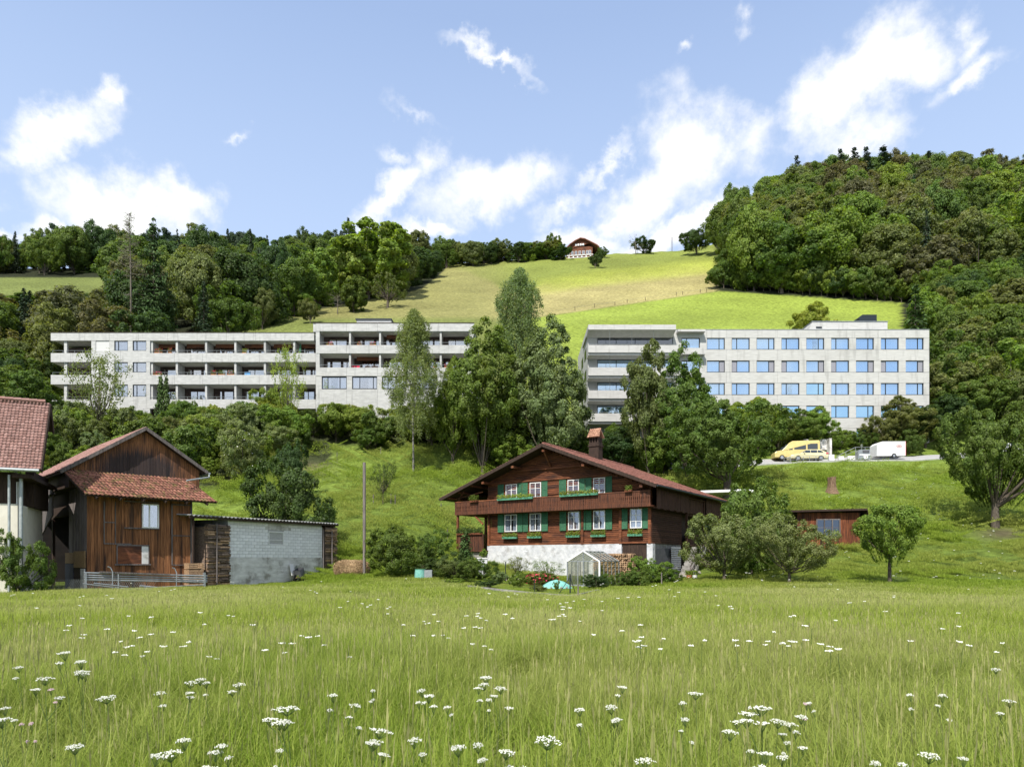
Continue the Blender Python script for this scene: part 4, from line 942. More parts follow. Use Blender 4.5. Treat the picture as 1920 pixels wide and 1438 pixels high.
# roofs
rf = MB(); r0 = VG - .35
rf.slab([(lv[0], r0, lv[1]), (apx[0], r0, apx[1]), (apx[0], BB, apx[1]), (lv[0], BB, lv[1])], .14)
rf.slab([(apx[0], r0, apx[1]), (rv[0], r0, rv[1]), (rv[0], BB, rv[1]), (apx[0], BB, apx[1])], .14)
roof = rf.build('roof', M['darkwood'], ba)
tiles('roof_tiles', roof, M['tilepink'], (apx[0], r0 - .05, apx[1] + .02), (0, BB - r0, 0), (lv[0] - .05 - apx[0], 0, lv[1] - apx[1]), .24, .33)
tiles('roof_tiles', roof, M['tile'], (apx[0], r0 - .05, apx[1] + .02), (0, BB - r0, 0), (rv[0] + .05 - apx[0], 0, rv[1] - apx[1]), .24, .33)
mb = MB(); mb.beam((lv[0] - .05, r0 - .05, lv[1] - .05), (apx[0], r0 - .05, apx[1] - .05), .05, .2).beam((apx[0], r0 - .05, apx[1] - .05), (rv[0] + .05, r0 - .05, rv[1] - .05), .05, .2); mb.build('verge_board', M['greywood'], roof)
ge_ = BA.on_front(350, 901, -.2); MB().tube([(rv[0] + .15, BB, rv[1] - .05), (rv[0] + .15, r0 - .1, rv[1] - .1)], .07, 8).tube([(rv[0] + .15, r0, rv[1] - .12), (rv[0] + .12, r0 - .1, rv[1] - .35), (ge_[0], -.2, ge_[1])], .055, 8).build('gutter', M['gutter'], roof)
pe0 = bf(160, 929, -1.15); pe1 = bf(407, 938.5, -1.15); pt1 = bf(352, 893, VG - .02)
zt = (lv[1] + pt1[1]) / 2
ptl = bf(114, 883.5, VG - .02)
A_ = (ptl[0], VG - .02, zt); B_ = (pt1[0], VG - .02, zt); C_ = (pe1[0], -1.15, (pe0[1] + pe1[1]) / 2); D_ = (pe0[0], -1.15, (pe0[1] + pe1[1]) / 2)
pr = MB().slab([D_, C_, B_, A_], .12).build('pent_roof', M['darkwood'], ba)
def skew_tiles(par, mat, A, B, Cc, D, nx, ny, amp=.035):     # courses between a top edge A-B and a bottom edge D-C
    A, B, Cc, D = map(Vector, (A, B, Cc, D)); n = (B - A).cross(D - A).normalized(); n = n if n.z > 0 else -n; V = []; Q = []
    P = lambda s, t: (A.lerp(B, s)).lerp(D.lerp(Cc, s), t)
    for r in range(ny):
        for k in range(nx):
            b = len(V); j = rnd.uniform(-.012, .012)
            for i in range(5):
                h = amp * math.sin(i / 4 * 6.28 - .6); s_ = (k + i / 4) / nx
                V.append(P(s_, r / ny) + n * (h + .012 + j)); V.append(P(s_, (r + 1.08) / ny) + n * (h + .05 + j))
            for i in range(4): Q.append((b + 2 * i, b + 2 * i + 1, b + 2 * i + 3, b + 2 * i + 2))
            e0 = len(V)
            for i in range(5): V.append(V[b + 2 * i + 1] - n * .04)
            for i in range(4): Q.append((b + 2 * i + 1, e0 + i, e0 + i + 1, b + 2 * i + 3))
    return tag(link('roof_tiles', arrays_mesh('pent_tiles', np.array([tuple(v) for v in V]), np.array(Q)), mat, par), kind='stuff')
skew_tiles(pr, M['tilemoss'], A_, B_, C_, D_, 34, 9)
mb = MB()
for k in range(6): s_ = .08 + k * .168; p = Vector(D_).lerp(Vector(C_), s_); q = Vector(A_).lerp(Vector(B_), s_); mb.beam(p - Vector((0, 0, .2)), q - Vector((0, 0, .2)), .1, .14)
mb.build('rafters', M['darkwood'], pr)

# ---- white block shed with firewood bays
SH = Frame((427 - HX) / F * 46.5, 46.5, 66)
sh = SH.empty('block_shed', 'low white concrete block shed with a corrugated roof and firewood bays', 'shed')
sf = lambda px, py, v=0: SH.on_front(px, py, v)
SW = sf(604, 1000)[0]; zt = sf(427, 976)[1]; zc = sf(520, 1045)[1]
MB().box(.02, SW - .02, .03, 5.5, -.4, zt + .1).build('core', M['mortar'], sh)
MB().box(-.02, SW + .02, -.03, .04, -.9, zc).build('rendered_base', M['render'], sh)
bh = (zt - zc) / 11; bl = .53; nb = 0
wa, wb = sf(503, 1010)[0], sf(532, 1010)[0]; wz0, wz1 = sf(516, 1022)[1], sf(516, 996)[1]
patch = (sf(496, 0)[0], sf(548, 0)[0])
bmesh_cache = {}
for r in range(11):
    z0b = zc + r * bh; x = -.25 if r % 2 else 0
    while x < SW - .03:
        a, b = max(x, 0), min(x + bl, SW); x += bl
        if b - a < .08: continue
        if b > wa and a < wb and z0b + bh > wz0 + .03 and z0b < wz1 - .03:
            if a < wa - .06: b = wa
            elif b > wb + .06: a = wb
            else: continue
            if b - a < .05: continue
        if r >= 9 and a > patch[0] and b < patch[1]: continue
        key = round(b - a, 2)
        if key not in bmesh_cache: bmesh_cache[key] = MB().box(0, key - .02, -.012, .04, 0, bh - .02).mesh('block')
        me = bmesh_cache[key]
        if not me.materials: me.materials.append(M['block'])
        o = link('block', me, None, sh); o.location = (a + .01, rnd.uniform(-.006, .002), z0b + .01)
MB().box(patch[0], patch[1], -.012, .04, zc + 9 * bh, zt).build('mortar_patch', M['render'], sh)
window(sh, wa, wb, wz0, wz1, -.03, M['white'], M['glassdark'], (), (.38,), .09, M['darkroom'], None, d=.16)
# corrugated roof
ra = sf(357, 965, -.55); rb = sf(636, 982, -.55); zA, zB = ra[1], rb[1]
V = []; Q = []; n = 300
for i in range(n + 1):
    u = ra[0] + (rb[0] - ra[0]) * i / n; z = zA + (zB - zA) * i / n + .045 * math.sin(i * 2 * math.pi / 7)
    for v, dz in ((-.55, 0), (6, .35)): V += [(u, v, z + dz), (u, v, z + dz - .03)]
for i in range(n): b = 4 * i; Q += [(b, b + 4, b + 6, b + 2), (b + 1, b + 3, b + 7, b + 5), (b, b + 1, b + 5, b + 4)]
link('corrugated_roof', arrays_mesh('corrugated_roof', np.array(V), np.array(Q)), M['corr'], sh)
mb = MB(); mb.beam((ra[0], -.45, zA - .12), (rb[0], -.45, zB - .12), .08, .14).box(rb[0] - .4, rb[0] - .3, -.4, 5, zB - .3, zB - .12)
for u in (-2.95, rb[0] - .6, SW + .15): mb.box(u - .05, u + .05, -.2, -.1, -.3, zB - .15)
mb.build('timber_frame', M['darkwood'], sh)
MB().box(-3, -2.9, 1.0, 5.5, -.3, zA - .2).box(-2.9, 0, 5.3, 5.4, -.3, zA - .2).build('rear_wall', M['darkwood'], sh)
def woodpile(fr, name, label, x0, x1, y0, y1, z0, z1, along=True, mat='firegrey', wmin=.5, wmax=1.1, t=.10, cat='firewood', seed=3, light=.25):
    g = random.Random(seed); t_ = empty(name, (*fr.world(0, 0), 0), fr.a, label, cat)
    ma, mbb = MB(), MB(); z = z0
    while z < z1:
        h = g.uniform(.7, 1.25) * t; x = x0
        while x < x1 - .05:
            w = g.uniform(wmin, wmax); e = min(x + w, x1); o = g.uniform(-.10, .06); tgt = mbb if g.random() < light else ma
            if along: tgt.obox(((x + e) / 2, y0 + .12 + o, z + h / 2), ((e - x) / 2 - .01, .15, h * .47), (g.uniform(-.25, .25), g.uniform(-.025, .025), g.uniform(-.06, .06)))
            else:
                tgt.tube([(x + t / 2, y0 + o, z + h / 2), (x + t / 2, y0 + .4, z + h / 2)], h * .55, g.choice((3, 4, 5, 6))); e = x + t * 1.08
            x = e
        z += h
    ma.build('logs', M[mat], t_, kind='stuff'); mbb.build('split_logs', M['logend'], t_, kind='stuff')
    return t_
a0, a1 = sf(383, 1000)[0], -.05
woodpile(SH, 'firewood_stack', 'grey firewood stacked high on the left of the white block wall', a0, a1, -.25, 1.6, -.2, zt - .35, wmin=.55, wmax=1.2, seed=3)
MB().box(a0 + .05, a1, .0, 1.5, -.3, zt - .5).build('stack_core', M['firegrey'], sh)
b0_ = sf(627, 1000)[0]
woodpile(SH, 'firewood_stack', 'brown firewood stacked under the right end of the shed roof', SW + .1, b0_, -.25, 1.6, -.2, zB - .35, wmin=.7, wmax=1.4, seed=4, light=.6)
MB().box(SW + .1, b0_ - .1, .0, 2.5, -.3, zB - .5).build('stack_core', M['firegrey'], sh)
for px in (406, 606, 622):
    u, z = sf(px, 1000, -.45); mb = MB(); mb.beam((u, -.48, -.2), (u + .03, -.46, zt - .25), .07); mb.build('stack_pole', M['greywood'], sh)

# ---- pink tiled house at the left edge
LH = Frame((0 - HX) / F * 36.2, 36.2, 24)
lh = LH.empty('tiled_house', 'house at the left edge with a steep pink tiled roof and white lower wall', 'house')
e0 = LH.on_front(76.5, 880.5, -.9); g0_ = LH.on_front(0, 755, 1.35); g1_ = LH.on_front(83.4, 756, 1.35)
ez = e0[1]; rzz = g1_[1]; xr = e0[0]; xl = -6
dv = 1.35
zr2 = rzz - (rzz - ez) * .8 / (dv + .9)
rf = MB().slab([(xl, -.9, ez), (xr, -.9, ez), (xr, dv, rzz), (xl, dv, rzz)], .16).slab([(xl, dv, rzz), (xr, dv, rzz), (xr, dv + .8, zr2), (xl, dv + .8, zr2)], .16)
roof = rf.build('roof', M['darkwood'], lh)
tiles('roof_tiles', roof, M['tilepink'], (xr, dv, rzz + .02), (xl - xr, 0, 0), (0, -dv - .95, ez - rzz), .165, .19, .025)
mb = MB(); mb.beam((xr + .04, -.95, ez - .1), (xr + .04, dv, rzz - .1), .05, .3).beam((xr + .04, dv, rzz - .1), (xr + .04, dv + .8, zr2 - .1), .05, .3); mb.build('verge_board', M['darkwood'], roof)
mb = MB()
for i in range(24):
    x = xl + i * .37
    if x + .38 < xr: mb.tube([(x, dv, rzz + .08), (x + .38, dv, rzz + .1)], .11, 6)
mb.build('ridge_tiles', M['tilepink'], roof, kind='stuff')
MB().tube([(xl, -1.02, ez - .04), (xr - .05, -1.02, ez - .07)], .085, 8).build('gutter', M['gutter'], roof)
wr = LH.on_front(33, 950, 0)[0]; zw = LH.on_front(10, 944, 0)[1]
MB().box(xl, wr, 0, 6, -.3, zw).build('lower_wall', M['housewall'], lh)
MB().box(xl, wr - .1, .05, 6, zw, ez - .1).box(wr - .1, xr - .9, 2.2, 6, zw, ez + .2).build('upper_wall', M['darkwood'], lh)
MB().box(wr - .1, xr - .5, -.7, 6, ez - .45, ez - .25).build('eaves_box', M['darkwood'], lh)
for px, v in ((17, -.5), (39.5, -.2)):
    u, z = LH.on_front(px, 960, v); MB().tube([(u, v, -.2), (u, v, ez - .3)], .065 if px < 20 else .09, 8).build('downpipe', M['gutter'], lh)
for px in (31, 35):
    u, z = LH.on_front(px, 960, .1); MB().box(u, u + .05, .05, .12, 2.0, ez - .6).build('trim', M['white'], lh)

# ---- small timber hut on the slope
HU = Frame(*XY(1492, 57), -4)
hz = H(*HU.world(2.8, 1)); hu = HU.empty('timber_hut', 'small reddish brown timber hut with a flat roof and triple window', 'hut')
hf_ = lambda px, py, v=0: HU.on_front(px, py, v)
u0, u1 = hf_(1495, 0)[0], hf_(1612, 0)[0]; zb, zt_ = hf_(1550, 1028)[1], hf_(1550, 961)[1]
MB().box(u0 + .04, u1 - .04, .05, 3.4, zb, zt_).build('core', M['darkwood'], hu)
boards(hu, M['hutwood'], u0, u1, zb - .02, zt_, 0, .23, .04, jag=.1)
boards(hu, M['darkwood'], 0, 3.4, zb, zt_, u1 + .03, .25, .04, 'side_board', axis='y')
window(hu, hf_(1530, 0)[0], hf_(1575, 0)[0], hf_(0, 1009)[1], hf_(0, 979)[1], -.1, M['greywood'], M['glassdark'], (.34, .67), (.5,), .09, M['darkroom'], None, d=.1)
ra_, rb_ = hf_(1479, 960, -.6), hf_(1626, 951, -.6)
MB().slab([(ra_[0], -.6, zt_ + .18), (rb_[0], -.6, zt_ + .30), (rb_[0] - .3, 3.8, zt_ + .42), (ra_[0], 3.8, zt_ + .3)], .16).build('roof', M['darkwood'], hu)
MB().slab([(rb_[0] + .02, -.6, zt_ + .31), (rb_[0] + .25, -.4, zt_ - .4), (rb_[0] - .1, 3.8, zt_ - .2), (rb_[0] - .3, 3.8, zt_ + .42)], .04).build('roof_flap', M['darkwood'], hu)
mb = MB()
for u in (u0 + .2, u1 - .15, u1 + .35): mb.box(u - .09, u + .09, 0, .2, hz - .8, zb if u < u1 else zb + .8)
mb.box(u0 + .2, u0 + .4, 3, 3.2, hz - 1, zb).box(u1 - .3, u1 - .1, 3, 3.2, hz - 1, zb).build('posts', M['greywood'], hu)

# ---- left apartment building (front plane at y = 100), right wing stands forward
def zz(py, Y): return CZ + (HY - py) / F * Y
def xx(px, Y): return (px - HX) / F * Y
YA = 100.0
A = empty('apartment_building', (0, 0, 0), 0, 'long grey concrete apartment block with deep loggias on the left hillside', 'apartment building')
X = lambda px: xx(px, YA); Z = lambda py: zz(py, YA)
D = 14
con = M['concrete']
def cbox(x0, x1, y0, y1, z0, z1, name='parapet', mat=None, par=None): return MB().box(x0, x1, y0, y1, z0, z1).build(name, mat or con, par or A)
def panels(name, x0, x1, y0, y1, z0, z1, w, par=None, mat=None):    # concrete bands cast in bays, joints recessed between them
    n = max(1, round((x1 - x0) / w)); k = (x1 - x0) / n
    for i in range(n): cbox(x0 + i * k + .012, x0 + (i + 1) * k - .012, y0 + rnd.uniform(0, .006), y1, z0, z1, name, mat, par)
panels('roof_band', X(95), X(589), YA, YA + .35, Z(638.7), Z(624), 4.3)
cbox(X(95), X(592), YA + .36, YA + D, Z(636), Z(626), 'roof_slab')
bands = [(678.7, 662), (720.5, 703), (766, 748.7)]
opens = [(662, 638.7), (703, 678.7), (748.7, 720.5)]
for (b, t) in bands:
    panels('parapet', X(274), X(592), YA, YA + .2, Z(b), Z(t), 4.3)
    panels('parapet', X(95), X(170), YA, YA + .2, Z(b), Z(t), 3)
    cbox(X(95), X(95) + .2, YA + .21, YA + 5, Z(b), Z(t))
    cbox(X(95) + .21, X(592), YA + .21, YA + D, Z(b), Z(b) + .25, 'floor_slab', M['soffit'])
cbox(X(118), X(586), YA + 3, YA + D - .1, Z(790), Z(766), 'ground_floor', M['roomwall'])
# solid wall part with windows: piers and spandrels
wl, wr_ = X(171), X(281)
wins = [(179, 204.5), (214, 239.5), (248.5, 274)]
rowsA = [(657.5, 639), (698, 679), (743.5, 721)]
zs = [Z(790)] + [q for r in rowsA[::-1] for q in (Z(r[0]), Z(r[1]))] + [Z(638.7)]
for (b, t) in ((790, 743.6), (720.9, 698.1), (678.9, 657.6)):
    panels('wall_panel', wl, wr_, YA + .02, YA + .4, Z(b), Z(t), 4.2)
for (b, t) in rowsA:
    xs3 = [wl] + [X(v) for w in wins for v in w] + [wr_]
    for a_, c_ in zip(xs3[0::2], xs3[1::2]): cbox(a_, c_, YA + .03, YA + .4, Z(b), Z(t), 'wall_panel')
    for k, (p, q) in enumerate(wins):
        if k == 0: cbox(X(p), X(q), YA + .12, YA + .2, Z(b), Z(t), 'roller_blind', M['roller'])
        else: window(A, X(p), X(q), Z(b), Z(t), YA + .1, M['darkframe'], M['glass'], (.28,), (), .09, M['roller'], None, d=.12)
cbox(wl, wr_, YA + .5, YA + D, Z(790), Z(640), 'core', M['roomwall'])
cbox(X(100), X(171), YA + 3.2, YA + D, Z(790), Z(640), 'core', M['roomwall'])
cbox(X(118), X(123.5), YA + .25, YA + .6, Z(790), Z(638), 'pillar')
# loggia bays
pil = [277.5, 332, 387, 442, 497.5, 552.5, 592]
def rail(x0, x1, y, z, par):
    mb = MB(); mb.box(x0, x1, y, y + .04, z + .36, z + .40); n = max(1, int((x1 - x0) / 1.1))
    for i in range(n + 1): x = x0 + (x1 - x0 - .04) * i / n; mb.box(x, x + .04, y, y + .04, z, z + .36)
    mb.build('railing', M['rail'], par)
def loggia(par, x0, x1, Y, z0, z1, pat, valance, depth=2.2):
    """one bay: side wall, back wall, glazed doors, awning valance"""
    yb = Y + depth; h = z1 - z0; w = x1 - x0
    MB().box(x0, x1, yb + .16, yb + .2, z0, z1).build('back_wall', M['roomwall'], par)
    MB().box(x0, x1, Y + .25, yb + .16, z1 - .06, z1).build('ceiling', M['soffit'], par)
    spl = {0: [(.28, .72, (.5,)), (.74, .98, ())], 1: [(.18, .82, (.42,)), (.86, .98, ())], 2: [(.2, .32, ()), (.36, .74, ()), (.78, .97, ())], 3: [(.08, .25, ()), (.28, .62, ()), (.66, .97, (.5,))]}[pat]
    for a, b, mu in spl:
        window(par, x0 + w * a, x0 + w * b, z0, z1 - h * .2, yb, M['brownframe'], M['glass'], mu, (), .1, M['roller'] if rnd.random() < .55 else M['darkroom'], 'full' if rnd.random() < .4 else None, d=.12)
    if valance:
        n = 26; vs = []; xa, xb = x0 + w * .15, x1 - .1
        for i in range(n + 1): x = xa + (xb - xa) * i / n; vs += [(x, Y + 1.4, z1 - .1), (x, Y + 1.35, z1 - .62 - .09 * abs(math.sin(i * math.pi / 3)))]
        MB().add(vs, [(2 * i, 2 * i + 1, 2 * i + 3, 2 * i + 2) for i in range(n)]).build('valance', M['chaletwood'], par)
bayn = 0
for r, (b, t) in enumerate(opens):
    for k in range(len(pil) - 1):
        a, c = pil[k] + (4 if k == 0 else 2), pil[k + 1] - (2 if k < 5 else 4)
        loggia(A, X(a), X(c), YA, Z(b), Z(t), (k + r * 2) % 4, (k * 3 + r) % 3 == 0)
        cbox(X(pil[k]) - (.3 if k else -.3), X(pil[k]) - (.3 if k else -.3) + .30, YA + .22, YA + 2.4, Z(b), Z(t), 'dividing_wall')
        rail(X(a), X(c), YA + .06, Z(b), A)
    rail(X(98), X(118), YA + .06, Z(b), A); rail(X(124), X(170), YA + .06, Z(b), A)
cbox(X(282), X(584), YA + 2.45, YA + D, Z(790), Z(640), 'core', M['roomwall'])
cbox(X(95), X(592), YA + .01, YA + D, Z(830), Z(790), 'footing')
# right wing
YW = 98.6
X = lambda px: xx(px, YW); Z = lambda py: zz(py, YW)
panels('roof_band', X(592), X(881), YW, YW + .35, Z(621), Z(606), 4.4)
cbox(X(587), X(592) - .02, YW + .05, YW + .6, Z(622), Z(606), 'roof_band'); cbox(X(881), X(889), YW + .02, YW + .3, Z(622), Z(606), 'roof_band')
cbox(X(587), X(889), YW + .36, YW + D, Z(622), Z(607), 'roof_slab')
mb = MB().box(X(587), X(889.5), YW - .06, YW + .1, Z(606), Z(605)); mb.build('roof_edge', M['brownframe'], A)
cbox(xx(95, YA), X(587), YA - .05, YA + .1, zz(624, YA), zz(623.2, YA), 'roof_edge', M['brownframe'])
for b, t in ((662.5, 647), (705, 689)):
    panels('parapet', X(592), X(881), YW, YW + .2, Z(b), Z(t), 4.4); cbox(X(592), X(881), YW + .21, YW + D, Z(b), Z(b) + .25, 'floor_slab', M['soffit'])
cbox(X(592), X(599), YW + .06, YW + 2.3, Z(760), Z(621), 'end_wall'); cbox(X(881), X(889), YW + .02, YW + D, Z(760), Z(621), 'end_wall')
pw = [596, 655.5, 712, 769, 826, 883]
for r, (b, t) in enumerate(((647, 621), (689, 662.5))):
    for k in range(5):
        a, c = pw[k] + (3 if k == 0 else 1.6), pw[k + 1] - 1.6
        loggia(A, X(a), X(c), YW, Z(b), Z(t), (k + 2 * r + 1) % 4, (k + r) % 4 == 2); rail(X(a), X(c), YW + .06, Z(b), A)
        if k: cbox(X(pw[k]) - .13, X(pw[k]) + .13, YW + .22, YW + 2.4, Z(b), Z(t), 'dividing_wall')
wn = [(603, 650), (660, 707), (716, 762), (773, 820), (831, 878)]
e = [592] + [v for w in wn for v in w] + [881]
for a_, c_ in zip(e[0::2], e[1::2]): cbox(X(a_), X(c_), YW + .05, YW + .4, Z(729.5), Z(705.3), 'pier')
panels('wall_panel', X(592), X(881), YW + .04, YW + .4, Z(790), Z(729.6), 4.4)
for k, (p, q) in enumerate(wn): window(A, X(p), X(q), Z(729), Z(706), YW + .14, M['darkframe'], M['glass'], (.24, .72) if k % 2 == 0 else (.3, .84), (), .1, M['darkroom'], 'side', d=.14)
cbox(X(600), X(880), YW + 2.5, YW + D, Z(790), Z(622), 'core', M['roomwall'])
pen = MB().box(X(657), X(724), YW + 4, YW + 9, zz(607, YW), zz(600, YW + 4)).build('penthouse', con, A)
MB().box(X(655), X(726), YW + 3.8, YW + 9.2, zz(600, YW + 4), zz(598, YW + 4)).build('penthouse_roof', M['darkframe'], A)
for x_ in (xx(620, YA), xx(675, YA)): MB().tube([(x_, YW + 2, zz(607, YW)), (x_, YW + 2, zz(604, YW))], .1, 6).build('vent', M['darkframe'], A)

# balcony things: flowers, parasols, chairs, people
fa = Frame(0, 0, 0)
def bal_flowers(px0, px1, py, Y, label, red=True, key='mid', hl=.5):
    return flower_box(Frame(0, 0, 0), xx(px0, Y), xx(px1, Y), Y + .38, zz(py, Y), int(px0), label, key, mat='orange', group='flower boxes on the balconies', red=red, hleaf=hl, depth=.3)
bal_flowers(288, 302, 661, YA, 'red flower box on the top balcony nearest the windows, left block')
bal_flowers(313, 320, 661, YA, 'small red flower box right of the first top balcony box, left block')
bal_flowers(394, 404, 702.5, YA, 'pink flower box at the left of the third middle balcony', True)
bal_flowers(408, 420, 702.5, YA, 'leafy planter at the centre of the third middle balcony', False)
bal_flowers(424, 438, 702.5, YA, 'pink flower box at the right of the third middle balcony', True)
bal_flowers(284, 300, 702.5, YA, 'low mixed flower box on the first middle balcony', True, hl=.3)
bal_flowers(453, 461, 661.5, YA, 'orange potted plant on the fourth top balcony', False, 'yellow')
bal_flowers(611, 624, 646.8, YW, 'orange flower box on the first top balcony of the right wing', True, hl=.3)
bal_flowers(669, 677, 646.8, YW, 'orange pot on the second top balcony of the right wing', True, hl=.35)
bal_flowers(692, 704, 646.8, YW, 'orange flower box at the right of the second top balcony, right wing', True, hl=.3)
bal_flowers(794, 803, 688.8, YW, 'bushy orange planter right of the birch, middle balcony', True, 'yellow', .6)
bal_flowers(812, 819, 688.8, YW, 'small leafy planter beside the last middle pillar right of the birch', False, 'mid', .5)
bal_flowers(833, 843, 688.8, YW, 'red flower box on the middle balcony behind the large tree', True, hl=.35)
def chair(px, py, Y, mat, label, group):
    x, z = xx(px, Y), zz(py, Y); t = empty('balcony_chair', (x, Y + .8, z - .45), rnd.uniform(-.5, .5), label, 'chair', group)
    MB().box(-.24, .24, -.22, .24, .40, .45).build('seat', M[mat], t); MB().box(-.24, .24, .22, .26, .45, .95).build('backrest', M[mat], t)
    for sx_ in (-.22, .19):
        for sy in (-.2, .19): MB().box(sx_, sx_ + .03, sy, sy + .03, 0, .4).build('leg', M['rail'], t)
for px, lab in ((661, 'left of two dark red chairs on the second middle balcony, right wing'), (668, 'right of two dark red chairs on the second middle balcony, right wing')): chair(px, 688.8, YW, 'red', lab, 'chairs on the balconies')
for px, lab in ((683, 'leftmost of four brown balcony chairs on the right wing'), (689, 'second of four brown balcony chairs on the right wing'), (697, 'third of four brown balcony chairs on the right wing'), (703, 'rightmost of four brown balcony chairs on the right wing')): chair(px, 688.8, YW, 'brownframe', lab, 'chairs on the balconies')
def parasol(px, py, Y, label, h=1.75):
    x, z = xx(px, Y), zz(py, Y); t = empty('closed_parasol', (x, Y + .9, z - .4), 0, label, 'parasol')
    MB().tube([(0, 0, 0), (.1, 0, h + .4)], .025, 6).build('pole', M['rail'], t)
    MB().tube([(.02, 0, .5), (.04, 0, .9), (.06, 0, h), (.1, 0, h + .3)], [.12, .2, .13, .03], 8).build('canopy', M['green'], t)
parasol(559, 661.5, YA, 'closed green parasol on the last top balcony of the left block')
t = empty('blue_panel', (xx(458.5, YA), YA + 1.1, Z(703)), 0, 'bright blue screen standing on a middle balcony of the left block', 'screen')
MB().box(-.42, .42, 0, .05, -.3, 1.15).build('sheet', M['blueboard'], t); MB().box(-.46, -.42, -.02, .07, -.3, 1.2).box(.42, .46, -.02, .07, -.3, 1.2).build('posts', M['rail'], t)
# seated person in dark clothes on a top balcony
def person(x, y, z, label):
    t = empty('person', (x, y, z), 0, label, 'person')
    me = bpy.data.meshes.new('body')
    P = [(0, 0, .95), (0, .05, 1.2), (0, .05, 1.42), (0, .02, 1.52), (.2, .03, 1.38), (.3, -.12, 1.15), (.12, -.3, 1.12), (-.2, .03, 1.38), (-.3, -.12, 1.15), (-.1, -.32, 1.12), (.12, 0, .9), (.14, -.42, .92), (.14, -.44, .5), (-.12, 0, .9), (-.14, -.42, .92), (-.14, -.44, .5)]
    E_ = [(0, 1), (1, 2), (2, 3), (2, 4), (4, 5), (5, 6), (2, 7), (7, 8), (8, 9), (0, 10), (10, 11), (11, 12), (0, 13), (13, 14), (14, 15)]
    me.from_pydata(P, E_, []); o = link('body', me, M['darkroom'], t)
    sk = o.modifiers.new('skin', 'SKIN'); rr = [.16, .17, .15, .07, .08, .06, .045, .08, .06, .045, .11, .08, .06, .11, .08, .06]
    for v, r_ in zip(me.skin_vertices[0].data, rr): v.radius = (r_, r_)
    me.skin_vertices[0].data[0].use_root = True
    o.modifiers.new('sub', 'SUBSURF').levels = 1
    mb = MB(); mb.ball((0, -.02, 1.68), .115, 10, 8, sq=(.85, 1, 1.15)).ball((0, -.14, 1.67), .02, 6, 4); mb.build('head', pmat('skin', (.45, .28, .2), bump=0), t)
    MB().ball((0, .02, 1.72), .125, 10, 8, sq=(.88, .95, 1.0)).build('hair', M['darkroom'], t)
    return t
person(xx(419, YA), YA + .9, Z(662) - 1.0 + .05, 'person in dark clothes seated on a top balcony of the left block')

# ---- right building: board-marked concrete with long rows of blue windows (front plane y = 96)
YB = 96.0; B = empty('hospital_building', (0, 0, 0), 0, 'pale board marked concrete building with rows of blue windows on the right', 'building')
X = lambda px: xx(px, YB); Z = lambda py: zz(py, YB); cb = M['concrete_board']
def bb(x0, x1, y0, y1, z0, z1, name, mat=None, par=None): return MB().box(x0, x1, y0, y1, z0, z1).build(name, mat or cb, par or B)
xR = X(1742.5); xM = X(1267.5); rB = [(655, 633.4), (697.6, 675.8), (740, 718), (783, 760.5)]
cols = [(1278, 1312.5)] + [(1325.5 + 46.62 * k, 1359.3 + 46.62 * k) for k in range(9)]
DB = 15
spd = [(633.4, 618.4), (675.8, 655.6), (718, 698.2), (760.5, 740.6), (802.5, 783.6)]
for i, (b, t) in enumerate(spd):
    panels('spandrel', xM, xR, YB, YB + .4, Z(b), Z(t), 7.0, B, cb)
for (b, t) in rB + [(815, 802.6)]:
    e = [X(1267.5)] + [v for c_ in cols for v in (X(c_[0]), X(c_[1]))] + [xR]
    if t > 800: e = [X(1267.5), X(1606), X(1637), xR]
    for a_, c_ in zip(e[0::2], e[1::2]): bb(a_, c_, YB + .025, YB + .4, Z(b) if t < 800 else Z(830), Z(t), 'pier')
mb = MB()
for b in (655.3, 697.9, 740.3, 783.3): mb.box(xM, xR, YB + .02, YB + .2, Z(b) - .025, Z(b) + .02)
mb.build('shadow_joint', M['darkframe'], B)
for r, (b, t) in enumerate(rB):
    for k, (p, q) in enumerate(cols):
        deep = (r == 2 and k == 5) or r == 3
        f = .70 if k % 2 else .30
        if k == 0: f = .3
        gm = M['glassdeep'] if deep else M['glassblue']
        w = window(B, X(p), X(q), Z(b), Z(t), YB + .17, M['darkframe'], gm if r != 1 or k == 0 else {0 if f < .5 else 1: M['glassdark'], 'd': M['glassblue']}, (f,), (), .085, M['darkroom'], None if deep else 'side' if (r * 7 + k * 3) % 11 == 4 else 'full', d=.12, bar=.05)
        if r == 1 and k:
            a_, c_ = (X(p) + .09, X(p) + (X(q) - X(p)) * f - .04) if f < .5 else (X(p) + (X(q) - X(p)) * f + .04, X(q) - .09)
            MB().box(a_, c_, YB + .185, YB + .2, Z(b) + .09, Z(t) - .09).build('perforated_panel', M['meshgrey'], w)
window(B, X(1606), X(1637), Z(830), Z(803), YB + .2, M['darkframe'], M['glassdeep'], (.5,), (), .09, M['darkroom'], None)
bb(xM, xR - .1, YB + .6, YB + DB, Z(840), Z(619), 'core', M['roomwall'])
bb(xR - .42, xR, YB + .41, YB + DB, Z(840), Z(618.4), 'end_wall')
bb(xM, xR, YB - .04, YB + DB, Z(618.4) + .003, Z(617.6), 'roof_edge', M['metal'])
